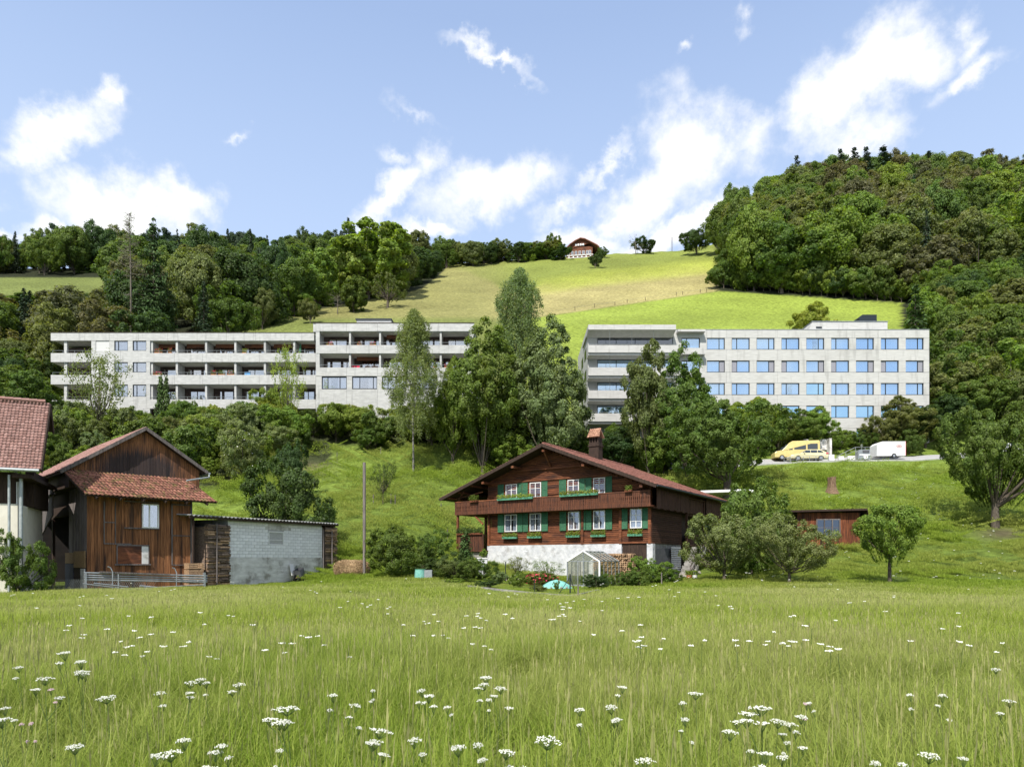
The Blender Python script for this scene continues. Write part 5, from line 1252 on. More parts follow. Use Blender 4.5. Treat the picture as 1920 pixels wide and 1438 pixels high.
# balcony bays at the left end
YC = 93.8; X = lambda px: xx(px, YC); Z = lambda py: zz(py, YC)
xl_, xr_ = X(1103), X(1267.5)
bb(xl_, xr_, YC, YB + 6, Z(618), Z(608.8), 'roof_slab'); 
MB().add([(xl_, YC + .02, Z(618) - .003), (xr_, YC + .02, Z(618) - .003), (xr_, YB - .05, Z(624)), (xl_, YB - .05, Z(624)), (xl_, YC + .02, Z(618) + .1), (xr_, YC + .02, Z(618) + .1), (xr_, YB - .05, Z(618) + .1), (xl_, YB - .05, Z(618) + .1)], [(0, 3, 2, 1), (4, 5, 6, 7), (0, 1, 5, 4), (1, 2, 6, 5), (2, 3, 7, 6), (3, 0, 4, 7)]).build('soffit', M['soffit'], B)
for i, (b, t) in enumerate(((661, 647), (704, 689), (747, 732), (790, 775))):
    bb(xl_, xr_ + .25, YC + (.0 if i else .0), YC + .2, Z(b), Z(t), 'balcony_parapet')
    bb(xl_ + .02, xr_ + .2, YC + .21, YB + .1, Z(b) - .28, Z(b) + .1, 'balcony_slab', M['soffit'])
    bb(xl_, xl_ + .2, YC + .21, YB - .02, Z(b), Z(t), 'balcony_parapet')
    mb = MB(); mb.box(xl_ + .1, xr_, YC + .08, YC + .12, Z(t) + .14, Z(t) + .18)
    for j in range(9): x = xl_ + .15 + j * (xr_ - xl_ - .3) / 8; mb.box(x, x + .03, YC + .08, YC + .12, Z(t), Z(t) + .15)
    mb.build('railing', M['rail'], B)
X2 = lambda px: xx(px, YB); Z2 = lambda py: zz(py, YB)
for i, (b, t) in enumerate(((646.5, 632), (690, 674.5), (733, 717), (776, 760))):
    window(B, X2(1120), X2(1262), Z2(b), Z2(t), YB + .02, M['darkframe'], M['glassdark'] if i == 0 else M['glassblue'], (.25, .5, .75), (), .08, M['darkroom'], None if i == 0 else 'full', d=.12)
    bb(X2(1104), X2(1120), YB, YB + .3, Z2(b), Z2(t), 'pier'); bb(X2(1262), X2(1267.5), YB, YB + .3, Z2(b), Z2(t), 'pier')
for b, t in ((632, 619), (674.5, 646.5), (717, 690), (760, 733), (830, 776)): bb(X2(1104), X2(1267.5), YB + .01, YB + .3, Z2(b), Z2(t), 'wall_panel')
for px in (1144, 1185.5, 1226.5): MB().tube([(X(px), YC + .3, Z(747)), (X(px), YC + .3, Z(618))], .025, 6).build('cable', M['rail'], B)
# small balcony beside it
for i, (b, t) in enumerate(((660, 656), (703, 699))):
    bb(X2(1268), X2(1319), YB - 1.0, YB - .02, Z2(t + 12) , Z2(t + 5), 'small_balcony')
    bb(X2(1268), X2(1319), YB - 1.0, YB - .9, Z2(t + 5), Z2(t + .5), 'small_parapet', M['rail'] if False else None)
bb(X2(1268), X2(1319), YB - 1.0, YB - .02, Z2(626), Z2(622), 'canopy')
# left end face with windows
xe = xx(1103, YB)
bb(xe - .02, xe + .35, YB + .02, YB + DB, Z2(840), Z2(612), 'end_wall')
for b, t in ((662, 643), (702, 684), (742, 725)):
    for y in (YB + 2.2, YB + 6.5): MB().box(xe - .06, xe - .015, y, y + 2.4, Z2(b), Z2(t)).build('side_window', M['glassdark'], B)
bb(xe + .4, X2(1267), YB + .5, YB + DB, Z2(840), Z2(613), 'core', M['roomwall'])
# penthouse and plant on the roof
zr = Z2(618) ; yp = YB + 3
p0, p1, p2 = xx(1512, yp), xx(1523, yp), xx(1664, yp); zt2 = zz(603.5, yp)
MB().add([(p0, yp, zr), (p2, yp, zr), (p2, yp, zt2), (p1, yp, zt2), (p0, yp + 8, zr), (p2, yp + 8, zr), (p2, yp + 8, zt2), (p1, yp + 8, zt2)], [(0, 1, 2, 3), (7, 6, 5, 4), (1, 5, 6, 2), (2, 6, 7, 3), (3, 7, 4, 0), (0, 4, 5, 1)]).build('penthouse', cb, B)
bb(xx(1530, yp), xx(1541, yp), yp - .02, yp + .1, zz(616, yp), zz(612.5, yp), 'vent_slot', M['darkframe']); bb(p1 - .1, p2 + .05, yp - .08, yp + 8, zt2 + .003, zt2 + .08, 'penthouse_edge', M['metal'])
v0, v1 = xx(1611, yp + 2), xx(1644, yp + 2); vz0, vz1 = zt2 + .08, zz(590, yp + 2)
pl = MB().add([(v0, yp + 2, vz0), (v1, yp + 2, vz0), (v1, yp + 2, vz1), (v0 + .5, yp + 2, vz1), (v0, yp + 2, vz1 - .4), (v0, yp + 5, vz0), (v1, yp + 5, vz0), (v1, yp + 5, vz1), (v0 + .5, yp + 5, vz1), (v0, yp + 5, vz1 - .4)], [(0, 1, 2, 3, 4), (9, 8, 7, 6, 5), (1, 6, 7, 2), (2, 7, 8, 3), (3, 8, 9, 4), (4, 9, 5, 0)]).build('roof_plant', M['darkframe'], B)
mb = MB()
for i in range(5): mb.box(v0 + .5, v1 - .35, yp + 1.96, yp + 1.99, vz0 + .15 + i * .11, vz0 + .2 + i * .11)
mb.build('grille', M['metal'], pl)

# ---- farmhouse on the ridge
X0, Y0 = hit(1092, 484, 250, 345); Y0 = min(Y0, 326); FY = Y0 + 2
fm = empty('farmhouse', ((1092 - HX) / F * FY, FY, 0), R(-8), 'dark timber farmhouse with a curved gable roof on the hilltop', 'farmhouse')
s = FY / F; fz = lambda py: CZ + (HY - py) * s; fx = lambda px: (px - 1092) * s
fg = fz(486) - 2
MB().box(fx(1063), fx(1111), 0, 13, fg, fz(463)).build('wall', M['chaletwood'], fm)
prof = [(1060, 467), (1068, 459), (1078, 452.5), (1088, 448), (1096, 449.5), (1108, 456), (1120, 463), (1124, 467)]
mb = MB(); y0r, y1r = -1.6, 15
for (a, b), (c, d) in zip(prof[:-1], prof[1:]): mb.slab([(fx(a), y0r, fz(b)), (fx(c), y0r, fz(d)), (fx(c), y1r, fz(d)), (fx(a), y1r, fz(b))][::1], .35)
mb.build('roof', M['tile'], fm)
gp = [(fx(a), fz(b) - .2) for a, b in prof[0:8] if a < 1118]; 
vs = [(x, -.3, z) for x, z in gp]; k = len(vs); MB().add(vs + [(x, .3, z) for x, z in gp], [tuple(range(k))[::-1], tuple(range(k, 2 * k))] + [(i, (i + 1) % k, (i + 1) % k + k, i + k) for i in range(k)]).build('gable', M['chaletwood'], fm)
for i, px in enumerate((1080, 1084.5, 1089, 1093.5)): MB().box(fx(px) - .4, fx(px) + .4, -.42, -.3, fz(461), fz(457.5)).build('window', M['white'], fm)
for i, px in enumerate((1066, 1073, 1080, 1087, 1094, 1101, 1106)):
    w = MB().box(fx(px) - .55, fx(px) + .55, -.12, -.02, fz(477), fz(470.5)).build('window', M['white'], fm)
    MB().box(fx(px) - .42, fx(px) - .05, -.16, -.13, fz(476.5), fz(471)).box(fx(px) + .05, fx(px) + .42, -.16, -.13, fz(476.5), fz(471)).build('pane', M['glassdark'], w)
MB().box(fx(1063), fx(1112), -.3, -.03, fz(479.2), fz(478)).box(fx(1063), fx(1112), -.3, -.03, fz(483.5), fz(482.6)).build('balcony', M['white'], fm)
for px in (1067, 1075, 1083, 1091, 1099, 1107): MB().box(fx(px) - .3, fx(px) + .3, -.1, -.02, fz(482), fz(480)).build('window', M['white'], fm)
MB().box(fx(1098.5), fx(1100.5), 5, 5.7, fz(456), fz(447.5)).build('chimney', M['darkwood'], fm)

# ------------------------------------------------------------------ vehicles and things on the road terrace
def car(name, x, y, rz, label, paint, L_=4.7, Wd=1.8, Hh=1.48, van=False, z=None, group=None):
    z = H(x, y) + .09 if z is None else z
    t = empty(name, (x, y, z), rz, label, 'van' if van else 'car', group)
    if van:
        Hh = 2.55; L_ = 5.8; Wd = 2.0
        low = [(-L_ / 2, .35), (-L_ / 2, .95), (-L_ / 2 + .25, 1.15), (-L_ / 2 + .95, 1.28), (-L_ / 2 + 1.9, 2.25), (-L_ / 2 + 2.3, 2.5), (L_ / 2 - .1, 2.55), (L_ / 2, 2.4), (L_ / 2, .35)]
        prof_w = [1, 1, 1, 1, .9, .82, .82, .88, 1]
    else:
        low = [(-L_ / 2, .32), (-L_ / 2 - .03, .62), (-L_ / 2 + .15, .78), (-L_ / 2 + 1.15, .95), (-L_ / 2 + 1.95, 1.40), (-L_ / 2 + 2.4, 1.47), (L_ / 2 - 1.0, 1.44), (L_ / 2 - .35, 1.12), (L_ / 2 - .05, .92), (L_ / 2, .55), (L_ / 2 - .05, .32)]
        prof_w = [.96, .98, 1, 1, .76, .74, .76, .88, .96, 1, .96]
    arches = [-L_ / 2 + .92, L_ / 2 - .95]
    n = len(low); vs = []
    for sgn in (-1, 1):
        for (a, b), w in zip(low, prof_w): vs.append((a, sgn * Wd / 2 * w, b))
    fs = [tuple(range(n)), tuple(range(2 * n - 1, n - 1, -1))] + [(i, i + n, (i + 1) % n + n, (i + 1) % n) for i in range(n)]
    body = MB().add(vs, fs).mesh('body'); o = link('body', body, paint, t)
    bv = o.modifiers.new('bevel', 'BEVEL'); bv.width = .06; bv.segments = 2; bv.limit_method = 'ANGLE'
    G = M['glassdark'] if False else M['darkroomglass']
    def side(pts, nm, m):        # panel on both flanks following the tumblehome
        for sgn, q in ((-1, ''), (1, '')):
            v = []
            for a, b in pts:
                k = np.interp(b, [.95, 1.45 if not van else 2.5], [1.0, .75 if not van else .83]); v.append((a, sgn * (Wd / 2 * k + .012), b))
            MB().add(v, [tuple(range(len(v))) if sgn < 0 else tuple(range(len(v)))[::-1]]).build(nm, m, t)
    if van:
        side([(-1.95, 1.3), (-1.25, 1.3), (-1.25, 2.0), (-1.45, 2.0)], 'window', G); side([(-1.1, 1.3), (-.6, 1.3), (-.6, 2.1), (-1.1, 2.1)], 'window', G); side([(-.4, 1.35), (1.1, 1.35), (1.1, 2.1), (-.4, 2.1)], 'window', G); side([(1.3, 1.35), (2.6, 1.35), (2.6, 2.1), (1.3, 2.1)], 'window', G)
        MB().add([(-1.98, -.82, 1.3), (-1.98, .82, 1.3), (-1.1, .78, 2.2), (-1.1, -.78, 2.2)], [(0, 1, 2, 3)]).build('windscreen', G, t)
    else:
        side([(-1.0, 1.0), (-.42, 1.36), (.1, 1.37), (.1, 1.0)], 'window', G); side([(.16, 1.0), (.16, 1.37), (.95, 1.36), (.95, 1.02)], 'window', G); side([(1.02, 1.03), (1.02, 1.35), (1.4, 1.3), (1.75, 1.06)], 'window', G)
        MB().add([(-1.2, -.78, .985), (-1.2, .78, .985), (-.45, .66, 1.405), (-.45, -.66, 1.405)], [(0, 1, 2, 3)]).build('windscreen', G, t)
        side([(-2.36, .62), (-2.0, .66), (-2.05, .78), (-2.3, .74)], 'headlight', M['white']); side([(2.0, .85), (2.32, .82), (2.3, .95), (2.05, 1.0)], 'tail_light', M['red'])
        MB().box(-.75, -.6, -Wd / 2 - .16, -Wd / 2, .95, 1.06).build('mirror', paint, t)
    for ax in arches:
        for sgn in (-1, 1):
            w = MB(); w.tube([(ax, sgn * Wd / 2 * .80, .33), (ax, sgn * (Wd / 2 + .012), .33)], .33, 18); wh = w.build('wheel', M['rubber'], t)
            r_ = MB(); r_.tube([(ax, sgn * (Wd / 2 + .005), .33), (ax, sgn * (Wd / 2 + .02), .33)], .21, 12); r_.build('rim', M['chrome'], wh)
    return t
M['darkroomglass'] = pmat('car_glass', (.03, .04, .05), rough=.08, spec=.8, bump=0)
xv, yv = XY(1491, 91.3); car('minibus', xv, yv, R(-6), 'pale yellow high roofed minibus parked behind the estate car', M['paint_yellow'], van=True)
xc, yc = XY(1514, 88.7); car('estate_car', xc, yc, R(-6), 'cream yellow estate car parked beside the railing', M['paint_cream'])
# trailer
xt, yt = XY(1664, 89.2); zt = H(xt, yt) + .09
t = empty('box_trailer', (xt, yt, zt), R(-2), 'white box trailer with a rounded front corner and a small oval badge', 'trailer')
hw = 52 / F * 89.2 / 2
pr = [(-hw, .3), (-hw, 1.75), (-hw + .35, 2.05), (-hw + .7, 2.15), (hw, 2.15), (hw, .3)]
k = len(pr); vs = [(a, -.95, b) for a, b in pr] + [(a, .95, b) for a, b in pr]
MB().add(vs, [tuple(range(k))[::-1] if False else tuple(reversed(range(k))), tuple(range(k, 2 * k))] + [(i, i + k, (i + 1) % k + k, (i + 1) % k) for i in range(k)]).build('box', M['white'], t)
MB().box(hw, hw + .04, -.97, .97, .35, 2.17).build('red_edge', M['red'], t)
w = MB().tube([(.35, -1.0, .3), (.35, -.8, .3)], .3, 16).build('wheel', M['rubber'], t); MB().tube([(.35, -1.01, .3), (.35, -.99, .3)], .16, 10).build('rim', M['chrome'], w)
mb = MB(); mb.add([(1.0 + .36 * math.cos(a), -.962, 1.52 + .2 * math.sin(a)) for a in np.linspace(0, 2 * math.pi, 20, endpoint=False)], [tuple(range(20))]); em = mb.build('emblem', M['logo'], t)
mb = MB(); mb.add([(1.0 + .3 * math.cos(a), -.966, 1.52 + .15 * math.sin(a)) for a in np.linspace(0, 2 * math.pi, 20, endpoint=False)], [tuple(range(20))]); mb.build('emblem_field', M['petalpink'], em)
mb = MB(); mb.box(.8, 1.2, -.972, -.968, 1.53, 1.58).box(.86, 1.14, -.972, -.968, 1.45, 1.49); mb.build('emblem_lines', M['logo'], em)
# white car glimpsed behind the tree at the right, orange sunshade
xw, yw = XY(1884, 91); car('white_car', xw, yw, R(4), 'white car half hidden behind the large fruit tree at the right', M['white'])
# concrete garage
xg0, xg1 = xx(1508, 93.6), xx(1554, 93.6); gz0 = H((xg0 + xg1) / 2, 93); gz1 = zz(823.5, 93.6)
t = empty('garage', ((xg0 + xg1) / 2, 93.6, 0), 0, 'stained concrete garage wall standing behind the parked minibus', 'garage')
w_ = (xg1 - xg0) / 2
MB().box(-w_, w_, 0, .3, gz0 + 1.4, gz1).box(w_ - .3, w_, -.9, -.003, gz0, gz1).box(-w_, w_ - .31, .31, 1.0, gz0 - 1, gz1 - .1).build('wall', M['render'], t)
MB().box(-w_ + .2, w_ - .4, .2, .29, gz0, gz1 - 1.3).build('garage_door', M['greydoor'], t)
# grill / machine, ramp railing, lamp, blocks
xm, ym = XY(1618, 89); zm = H(xm, ym) + .09
t = empty('steel_cabinet', (xm, ym, zm), 0, 'grey steel cabinet with a control panel standing left of the trailer', 'machine')
MB().add([(-.8, -.4, 0), (.75, -.4, 0), (.75, .4, 0), (-.8, .4, 0), (-.8, -.4, 1.0), (-.55, -.4, 1.3), (.75, -.4, 1.3), (.75, .4, 1.3), (-.55, .4, 1.3), (-.8, .4, 1.0)], [(0, 1, 6, 5, 4), (3, 9, 8, 7, 2), (5, 6, 7, 8), (4, 5, 8, 9), (0, 4, 9, 3), (1, 2, 7, 6), (0, 3, 2, 1)]).build('housing', M['metal'], t)
MB().box(-.25, .6, -.44, -.41, .85, 1.2).build('panel', M['greydoor'], t); MB().tube([(.15, -.41, .35), (.15, -.46, .35)], .3, 14).build('dial', M['white'], t); MB().box(-.7, .7, -.43, -.41, .55, .68).build('stripe', M['white'], t)
def railing(name, pts, h, label, m='metal', r=.035, posts=None):
    t = empty(name, (pts[0][0], pts[0][1], 0), 0, label, 'railing'); o = Vector((pts[0][0], pts[0][1], 0))
    mb = MB(); P = [Vector((x, y, z)) - o for x, y, z in pts]; mb.tube([p + Vector((0, 0, h)) for p in P], r, 6).tube([p + Vector((0, 0, h * .55)) for p in P], r * .7, 6); mb.build('rail', M[m], t)
    for p in P: MB().tube([p - Vector((0, 0, .1)), p + Vector((0, 0, h))], r, 6).build('post', M[m], t)
ry = 92.9; rz_ = H(xx(1600, ry), ry)
railing('ramp_railing', [(xx(1568, ry), ry, zz(856, ry) - 1), (xx(1586, ry), ry, zz(847, ry) - 1), (xx(1604, ry), ry, zz(838.5, ry) - 1), (xx(1622, ry), ry, zz(838.5, ry) - 1), (xx(1638, ry), ry, zz(838.5, ry) - 1)], 1.0, 'galvanised ramp railing rising from the cars to the trailer')
railing('road_railing', [(xx(p, 87.1), 87.1, H(xx(p, 87.1), 87.1)) for p in (1470, 1482, 1494, 1506, 1518, 1530, 1542, 1553)], .75, 'low metal railing along the road edge in front of the parked cars')
t = empty('globe_lamp', (xx(1615.5, 94), 94, H(xx(1615.5, 94), 94)), 0, 'white globe lamp on a short pole above the ramp railing', 'lamp')
lh_ = zz(835, 94) - H(xx(1615.5, 94), 94); MB().tube([(0, 0, -.2), (0, 0, lh_ - .1)], .04, 6).build('pole', M['metal'], t); MB().ball((0, 0, lh_), .17, 12, 8).build('globe', M['white'], t)
for i, (p0, p1, lab) in enumerate(((1554, 1563, 'white concrete block right behind the estate car'), (1572, 1581, 'small white concrete block below the ramp railing'), (1589, 1605, 'long white kerb block left of the steel cabinet'))):
    x = xx((p0 + p1) / 2, 90.5); w_ = xx(p1, 90.5) - x; z = H(x, 90.5)
    o = MB().box(-w_, w_, -.2, .2, 0, .5 if i != 0 else .75).build('concrete_block', M['white']); o.location = (x, 90.5, z + .08); tag(o, lab, 'concrete block', 'white blocks beside the road')
# white roof of the vehicle shelter behind the chalet
xs_, ysh = XY(1360, 71); z = zz(918, 71)
t = empty('white_canopy', (xs_, ysh, 0), R(-20), 'white canopy roof behind the right end of the chalet', 'canopy')
w_ = 3.0
MB().slab([(-w_, -1.6, z - .35), (w_, -1.6, z - .35), (w_ * .7, 0, z), (-w_ * .8, 0, z)], .06).slab([(-w_ * .8, 0, z), (w_ * .7, 0, z), (w_, 1.6, z - .35), (-w_, 1.6, z - .35)], .06).build('sheet', M['white'], t)
for a in (-w_ + .1, w_ - .1):
    for b in (-1.5, 1.5): MB().tube([(a, b, H(xs_, ysh) - .3), (a, b, z - .4)], .04, 6).build('leg', M['metal'], t)

# ------------------------------------------------------------------ garden in front of the chalet
def pt(px, Y): x, y = XY(px, Y); return x, y, H(x, y)
# greenhouse
GH = Frame(*XY(1064, 44.2), -30); gx, gy = GH.o; gzr = H(gx, gy) - .02
gh = empty('greenhouse', (gx, gy, gzr), GH.a, 'small clear panelled greenhouse with white ridge bars in the garden', 'greenhouse')
gw, gl, ge2, gr2 = 2.25, 3.3, 1.62, 2.25
fr_ = MB()
for v in (0, gl):
    for u in (0, gw): fr_.box(u - .03, u + .03, v - .03, v + .03, -.2, ge2)
    fr_.beam((0, v, ge2), (gw, v, ge2), .05).beam((0, v, ge2), (gw / 2, v, gr2), .06).beam((gw / 2, v, gr2), (gw, v, ge2), .06)
fr_.box(gw / 2 - .025, gw / 2 + .025, -.03, .03, 0, gr2).box(.72, .77, -.03, .03, 0, ge2).beam((gw / 2, 0, gr2), (gw / 2, gl, gr2), .06).beam((0, 0, ge2), (0, gl, ge2), .05).beam((gw, 0, ge2), (gw, gl, ge2), .05).box(-.04, gw + .04, -.04, .04, -.1, .12).box(gw - .04, gw + .04, 0, gl, -.1, .12)
for i in range(1, 5): v = gl * i / 5; fr_.box(gw - .025, gw + .025, v - .02, v + .02, 0, ge2).box(-.025, .025, v - .02, v + .02, 0, ge2).beam((gw / 2, v, gr2), (gw, v, ge2), .04).beam((gw / 2, v, gr2), (0, v, ge2), .04)
fr_.build('frame', M['metal'], gh)
MB().beam((0, -.05, ge2), (gw / 2, -.05, gr2 + .03), .05, .09).beam((gw / 2, -.05, gr2 + .03), (gw, -.05, ge2), .05, .09).box(gw - .05, gw + .05, -.08, -.035, 0, ge2).build('white_trim', M['white'], gh)
for i in range(5):
    v0_, v1_ = gl * i / 5 + .02, gl * (i + 1) / 5 - .02
    MB().add([(gw, v0_, .12), (gw, v1_, .12), (gw, v1_, ge2), (gw, v0_, ge2)], [(0, 1, 2, 3)]).build('pane', M['poly'], gh); MB().add([(0, v0_, .12), (0, v1_, .12), (0, v1_, ge2), (0, v0_, ge2)], [(0, 1, 2, 3)]).build('pane', M['poly'], gh)
    MB().add([(gw / 2, v0_, gr2 - .02), (gw / 2, v1_, gr2 - .02), (gw, v1_, ge2 - .02), (gw, v0_, ge2 - .02)], [(0, 1, 2, 3)]).build('roof_pane', M['poly'], gh); MB().add([(gw / 2, v0_, gr2 - .02), (gw / 2, v1_, gr2 - .02), (0, v1_, ge2 - .02), (0, v0_, ge2 - .02)], [(0, 1, 2, 3)]).build('roof_pane', M['poly'], gh)
for a, b in ((.03, .72), (1.15, gw - .6), (gw - .58, gw - .03)): MB().add([(a, 0, .12), (b, 0, .12), (b, 0, ge2), (a, 0, ge2)], [(0, 1, 2, 3)]).build('pane', M['poly'], gh)
MB().add([(0.05, 0, ge2 + .03), (gw / 2 - .03, 0, ge2 + .03), (gw / 2 - .03, 0, gr2 - .05)], [(0, 1, 2)]).build('gable_pane', M['poly'], gh); MB().add([(gw - .05, 0, ge2 + .03), (gw / 2 + .03, 0, gr2 - .05), (gw / 2 + .03, 0, ge2 + .03)], [(0, 1, 2)]).build('gable_pane', M['poly'], gh)
MB().box(.3, gw - .3, gl - .8, gl - .2, .5, .56).box(.3, .36, gl - .8, gl - .74, 0, .5).box(gw - .36, gw - .3, gl - .8, gl - .74, 0, .5).build('shelf', M['greywood'], gh)
plant('leafy_small', *GH.world(1.5, 2.2), 1.3, 1.3, 'yellow', 'tomato_plant', 'leafy green plant growing inside the greenhouse', 'plant')
# firewood under the house, plants, tarp
woodpile(CH, 'firewood_stack', 'cut log ends stacked between the white plinth and the green shrub', -4.3, -1.0, -1.3, -1.0, -.2, 2.15, along=False, mat='logend', t=.15, seed=9, light=.5)
tx, ty, tz = pt(1043, 40.5)
t = empty('tarp_heap', (tx, ty, tz), .2, 'teal tarpaulin draped over a heap on the garden lawn', 'tarpaulin')
vs = [(0, 0, .52)]; n = 14
for r_, zf in ((.35, .40), (.62, .2), (.78, .0)):
    for i in range(n): a = 2 * math.pi * i / n; q = r_ * (1 + .09 * math.sin(i * 2.6)); vs.append((q * math.cos(a) * 1.25, q * math.sin(a) * .8, zf + rnd.uniform(-.03, .03) * (zf > 0)))
fs = [(0, 1 + i, 1 + (i + 1) % n) for i in range(n)] + [(1 + k * n + i, 1 + (k + 1) * n + i, 1 + (k + 1) * n + (i + 1) % n, 1 + k * n + (i + 1) % n) for k in range(2) for i in range(n)]
MB().add(vs, fs).build('sheet', M['tarp'], t)
for i in range(5): MB().ball((rnd.uniform(-.7, .7), rnd.choice((-.6, .6)), .05), .07, 6, 4, jit=.2).build('stone', M['stone'], t)
# garden kerb
kp = [hit(px, py) for px, py in ((828, 1090), (880, 1101), (940, 1108), (1000, 1114), (1074, 1120), (1100, 1114), (1122, 1108))]
mb = MB(); o = Vector((*kp[0], 0))
for (a, b), (c, d) in zip(kp[:-1], kp[1:]): mb.beam(Vector((a, b, H(a, b) + .0)) - o, Vector((c, d, H(c, d) + .0)) - o, .09, .2)
k_ = mb.build('garden_kerb', M['stone']); k_.location = o; tag(k_, 'low concrete kerb bordering the garden lawn below the chalet', 'kerb')
# garden plants
def gp(proto, px, Y, h, w, key, name, label, cat='shrub', group=None): x, y = XY(px, Y); return plant(proto, x, y, h, w, key, name, label, cat, group)
gp('denseshrub', 1222, 45.5, 1.75, 2.6, 'fresh', 'shrub', 'bright green shrub between the firewood and the basement door')
gp('denseshrub', 1245, 46.5, 1.1, 1.9, 'mid', 'shrub', 'low dark green shrub right of the bright one by the basement door')
gp('denseshrub', 1118, 39.5, .85, 1.8, 'dark', 'shrub', 'dark round bush in front of the right corner of the greenhouse')
gp('denseshrub', 1160, 41.5, 1.0, 2.0, 'mid', 'shrub', 'green bush right of the greenhouse at the edge of the yard')
gp('denseshrub', 1197, 42.2, 1.1, 2.0, 'mid', 'shrub', 'green bush at the left edge of the gravel yard')
gp('leafy_small', 975, 39.5, .95, 1.3, 'fresh', 'peony_bush', 'bright green leafy clump beside the rose bush', 'garden plant')
gp('leafy_small', 915, 38.5, .5, 1.5, 'dark', 'shrub', 'low dark bush on the garden lawn near the kerb')
gp('leafy_small', 858, 41.0, .4, 1.5, 'fresh', 'hosta', 'low spreading leafy plant at the left end of the kerb', 'garden plant')
gp('herb', 1043, 37.0, .55, .4, 'mid', 'seedling', 'young plant in front of the teal tarpaulin', 'garden plant')
gp('leafy_small', 1010, 36.6, .35, 1.1, 'pale', 'garden_plant', 'pale striped low plant at the garden kerb', 'garden plant')
gp('leafy_small', 935, 44.6, .8, 1.6, 'grey', 'garden_plant', 'grey green perennial clump left of the peony bush', 'garden plant')
gp('sparse0', 970, 48.5, 1.75, 1.9, 'pale', 'bare_shrub', 'pale thin shrub against the white plinth, left', 'shrub')
gp('sparse0', 1028, 47.5, 1.6, 2.2, 'grey', 'bare_shrub', 'pale thin shrub against the white plinth above the roses', 'shrub')
gp('denseshrub', 902, 47, 1.5, 2.2, 'mid', 'shrub', 'green shrub at the left corner of the white plinth')
gp('denseshrub', 868, 44, 1.35, 2.7, 'mid', 'shrub', 'broad green shrub in the left part of the garden')
gp('denseshrub', 832, 45.5, 1.7, 3.0, 'dark', 'shrub', 'dark green shrub left of the garden lawn')
gp('sparse0', 850, 44.0, 1.4, 2.4, 'olive', 'shrub', 'twiggy olive shrub in front of the dark garden shrub')
gp('cypress', 873, 53, 3.0, 1.5, 'dark', 'cypress', 'small dark pointed conifer left of the chalet porch', 'conifer')
for i, (px, Y, w, h, k, lab) in enumerate(((1012, 42.5, 2.5, .95, 'mid', 'large bush covered in red roses below the plinth'), (966, 43.6, 1.2, .75, 'mid', 'small pink flowering bush left of the red rose bush'))):
    t = gp('leafy_small', px, Y, h, w, k, 'rose_bush', lab, 'rose bush')
    g = np.random.default_rng(i); n = 220 if i == 0 else 60; d = unit(g.normal(size=(n, 3)) + np.array([0, -.5, .3])); P = d * np.array([1.15, 1.15, .75]) + np.array([0, 0, .95])
    V, Q = leaf_quads(g, P, unit(d + g.normal(size=d.shape) * .5), .07, .9); link('blossoms', arrays_mesh('blossoms', V, Q), M['red'] if i == 0 else M['petalpink'], t)
gp('leafy_small', 1048, 43.4, .4, 2.0, 'yellow', 'garden_plant', 'yellow green low hedge behind the teal tarpaulin', 'garden plant')
g = np.random.default_rng(5)
def low_pot(px, Y, m, label, r=.22):
    x, y, z = pt(px, Y); t = empty('flower_pot', (x, y, z + .03), 0, label, 'flower pot', 'pots beside the stone stair')
    MB().tube([(0, 0, 0), (0, 0, .34)], [r * .75, r], 12).build('pot', M[m], t); k = 220; P = np.stack([g.normal(0, .15, k), g.normal(0, .15, k), .36 + g.random(k) * .3], 1); V, Q = leaf_quads(g, P, unit(g.normal(size=P.shape)), .06); color(link('plants', arrays_mesh('plants', V, Q), M['leaf'], t), 'fresh')
low_pot(1292, 50.5, 'orange', 'red flower pot beside the stone stair of the chalet'); low_pot(1303, 50.2, 'white', 'pale flower pot right of the red one by the stone stair', .19)
t = empty('rain_barrel', (*pt(788, 44.8)[:2], pt(788, 44.8)[2] - .1), 0, 'pale teal rain barrel standing in the grass left of the garden', 'barrel')
MB().tube([(0, 0, 0), (0, 0, .3), (0, 0, .75)], [.33, .38, .34], 16).build('barrel', M['tarp'], t); MB().box(.3, .8, -.3, .3, 0, .72).build('bin', M['metal'], t)
MB().tube([(0, 0, .75), (0, 0, .78)], .36, 16).build('lid', M['greenbox'], t)
mp_ = hit(897, 1062); t = empty('planter', (*XY(905, 50.5), H(*XY(905, 50.5))), 0, 'white stone planter at the left corner of the plinth', 'planter')
MB().box(-.35, .35, -.3, .3, 0, 1.3).build('box', M['plaster'], t); MB().box(-.4, .4, -.35, .35, 1.3, 1.38).build('rim', M['render'], t)
plant('leafy_small', *XY(905, 50.5), .7, .9, 'fresh', 'garden_plant', 'fresh green plant growing in the white stone planter', 'garden plant', z=H(*XY(905, 50.5)) + 1.35)
# fence posts round the garden and on the slope
def post(px, base, top, label, r=.03, m='greywood', Y=None, name='fence_post', group='fence posts', cat='fence post'):
    x, y = hit(px, base) if Y is None else XY(px, Y); z = H(x, y); h = max(Zof(top, y) - z, .3)
    o = MB().tube([(0, 0, -.2), (0, 0, h)], r, 6).build(name, M[m]); o.location = (x, y, z); return tag(o, label, cat, group)
t = empty('garden_fence_corner', (*XY(1069, 35.2), H(*XY(1069, 35.2))), 0, 'braced metal corner post of the garden fence before the greenhouse', 'fence')
MB().tube([(0, 0, -.1), (0, 0, 1.0)], .035, 8).build('post', M['darkframe'], t); MB().tube([(0, 0, .85), (-.55, .1, 0)], .018, 6).build('brace', M['darkframe'], t); MB().tube([(0, 0, .85), (.3, .35, 0)], .018, 6).build('brace', M['darkframe'], t)
post(1240.5, 1097, 1073, 'short pale stake at the edge of the gravel yard', .04)
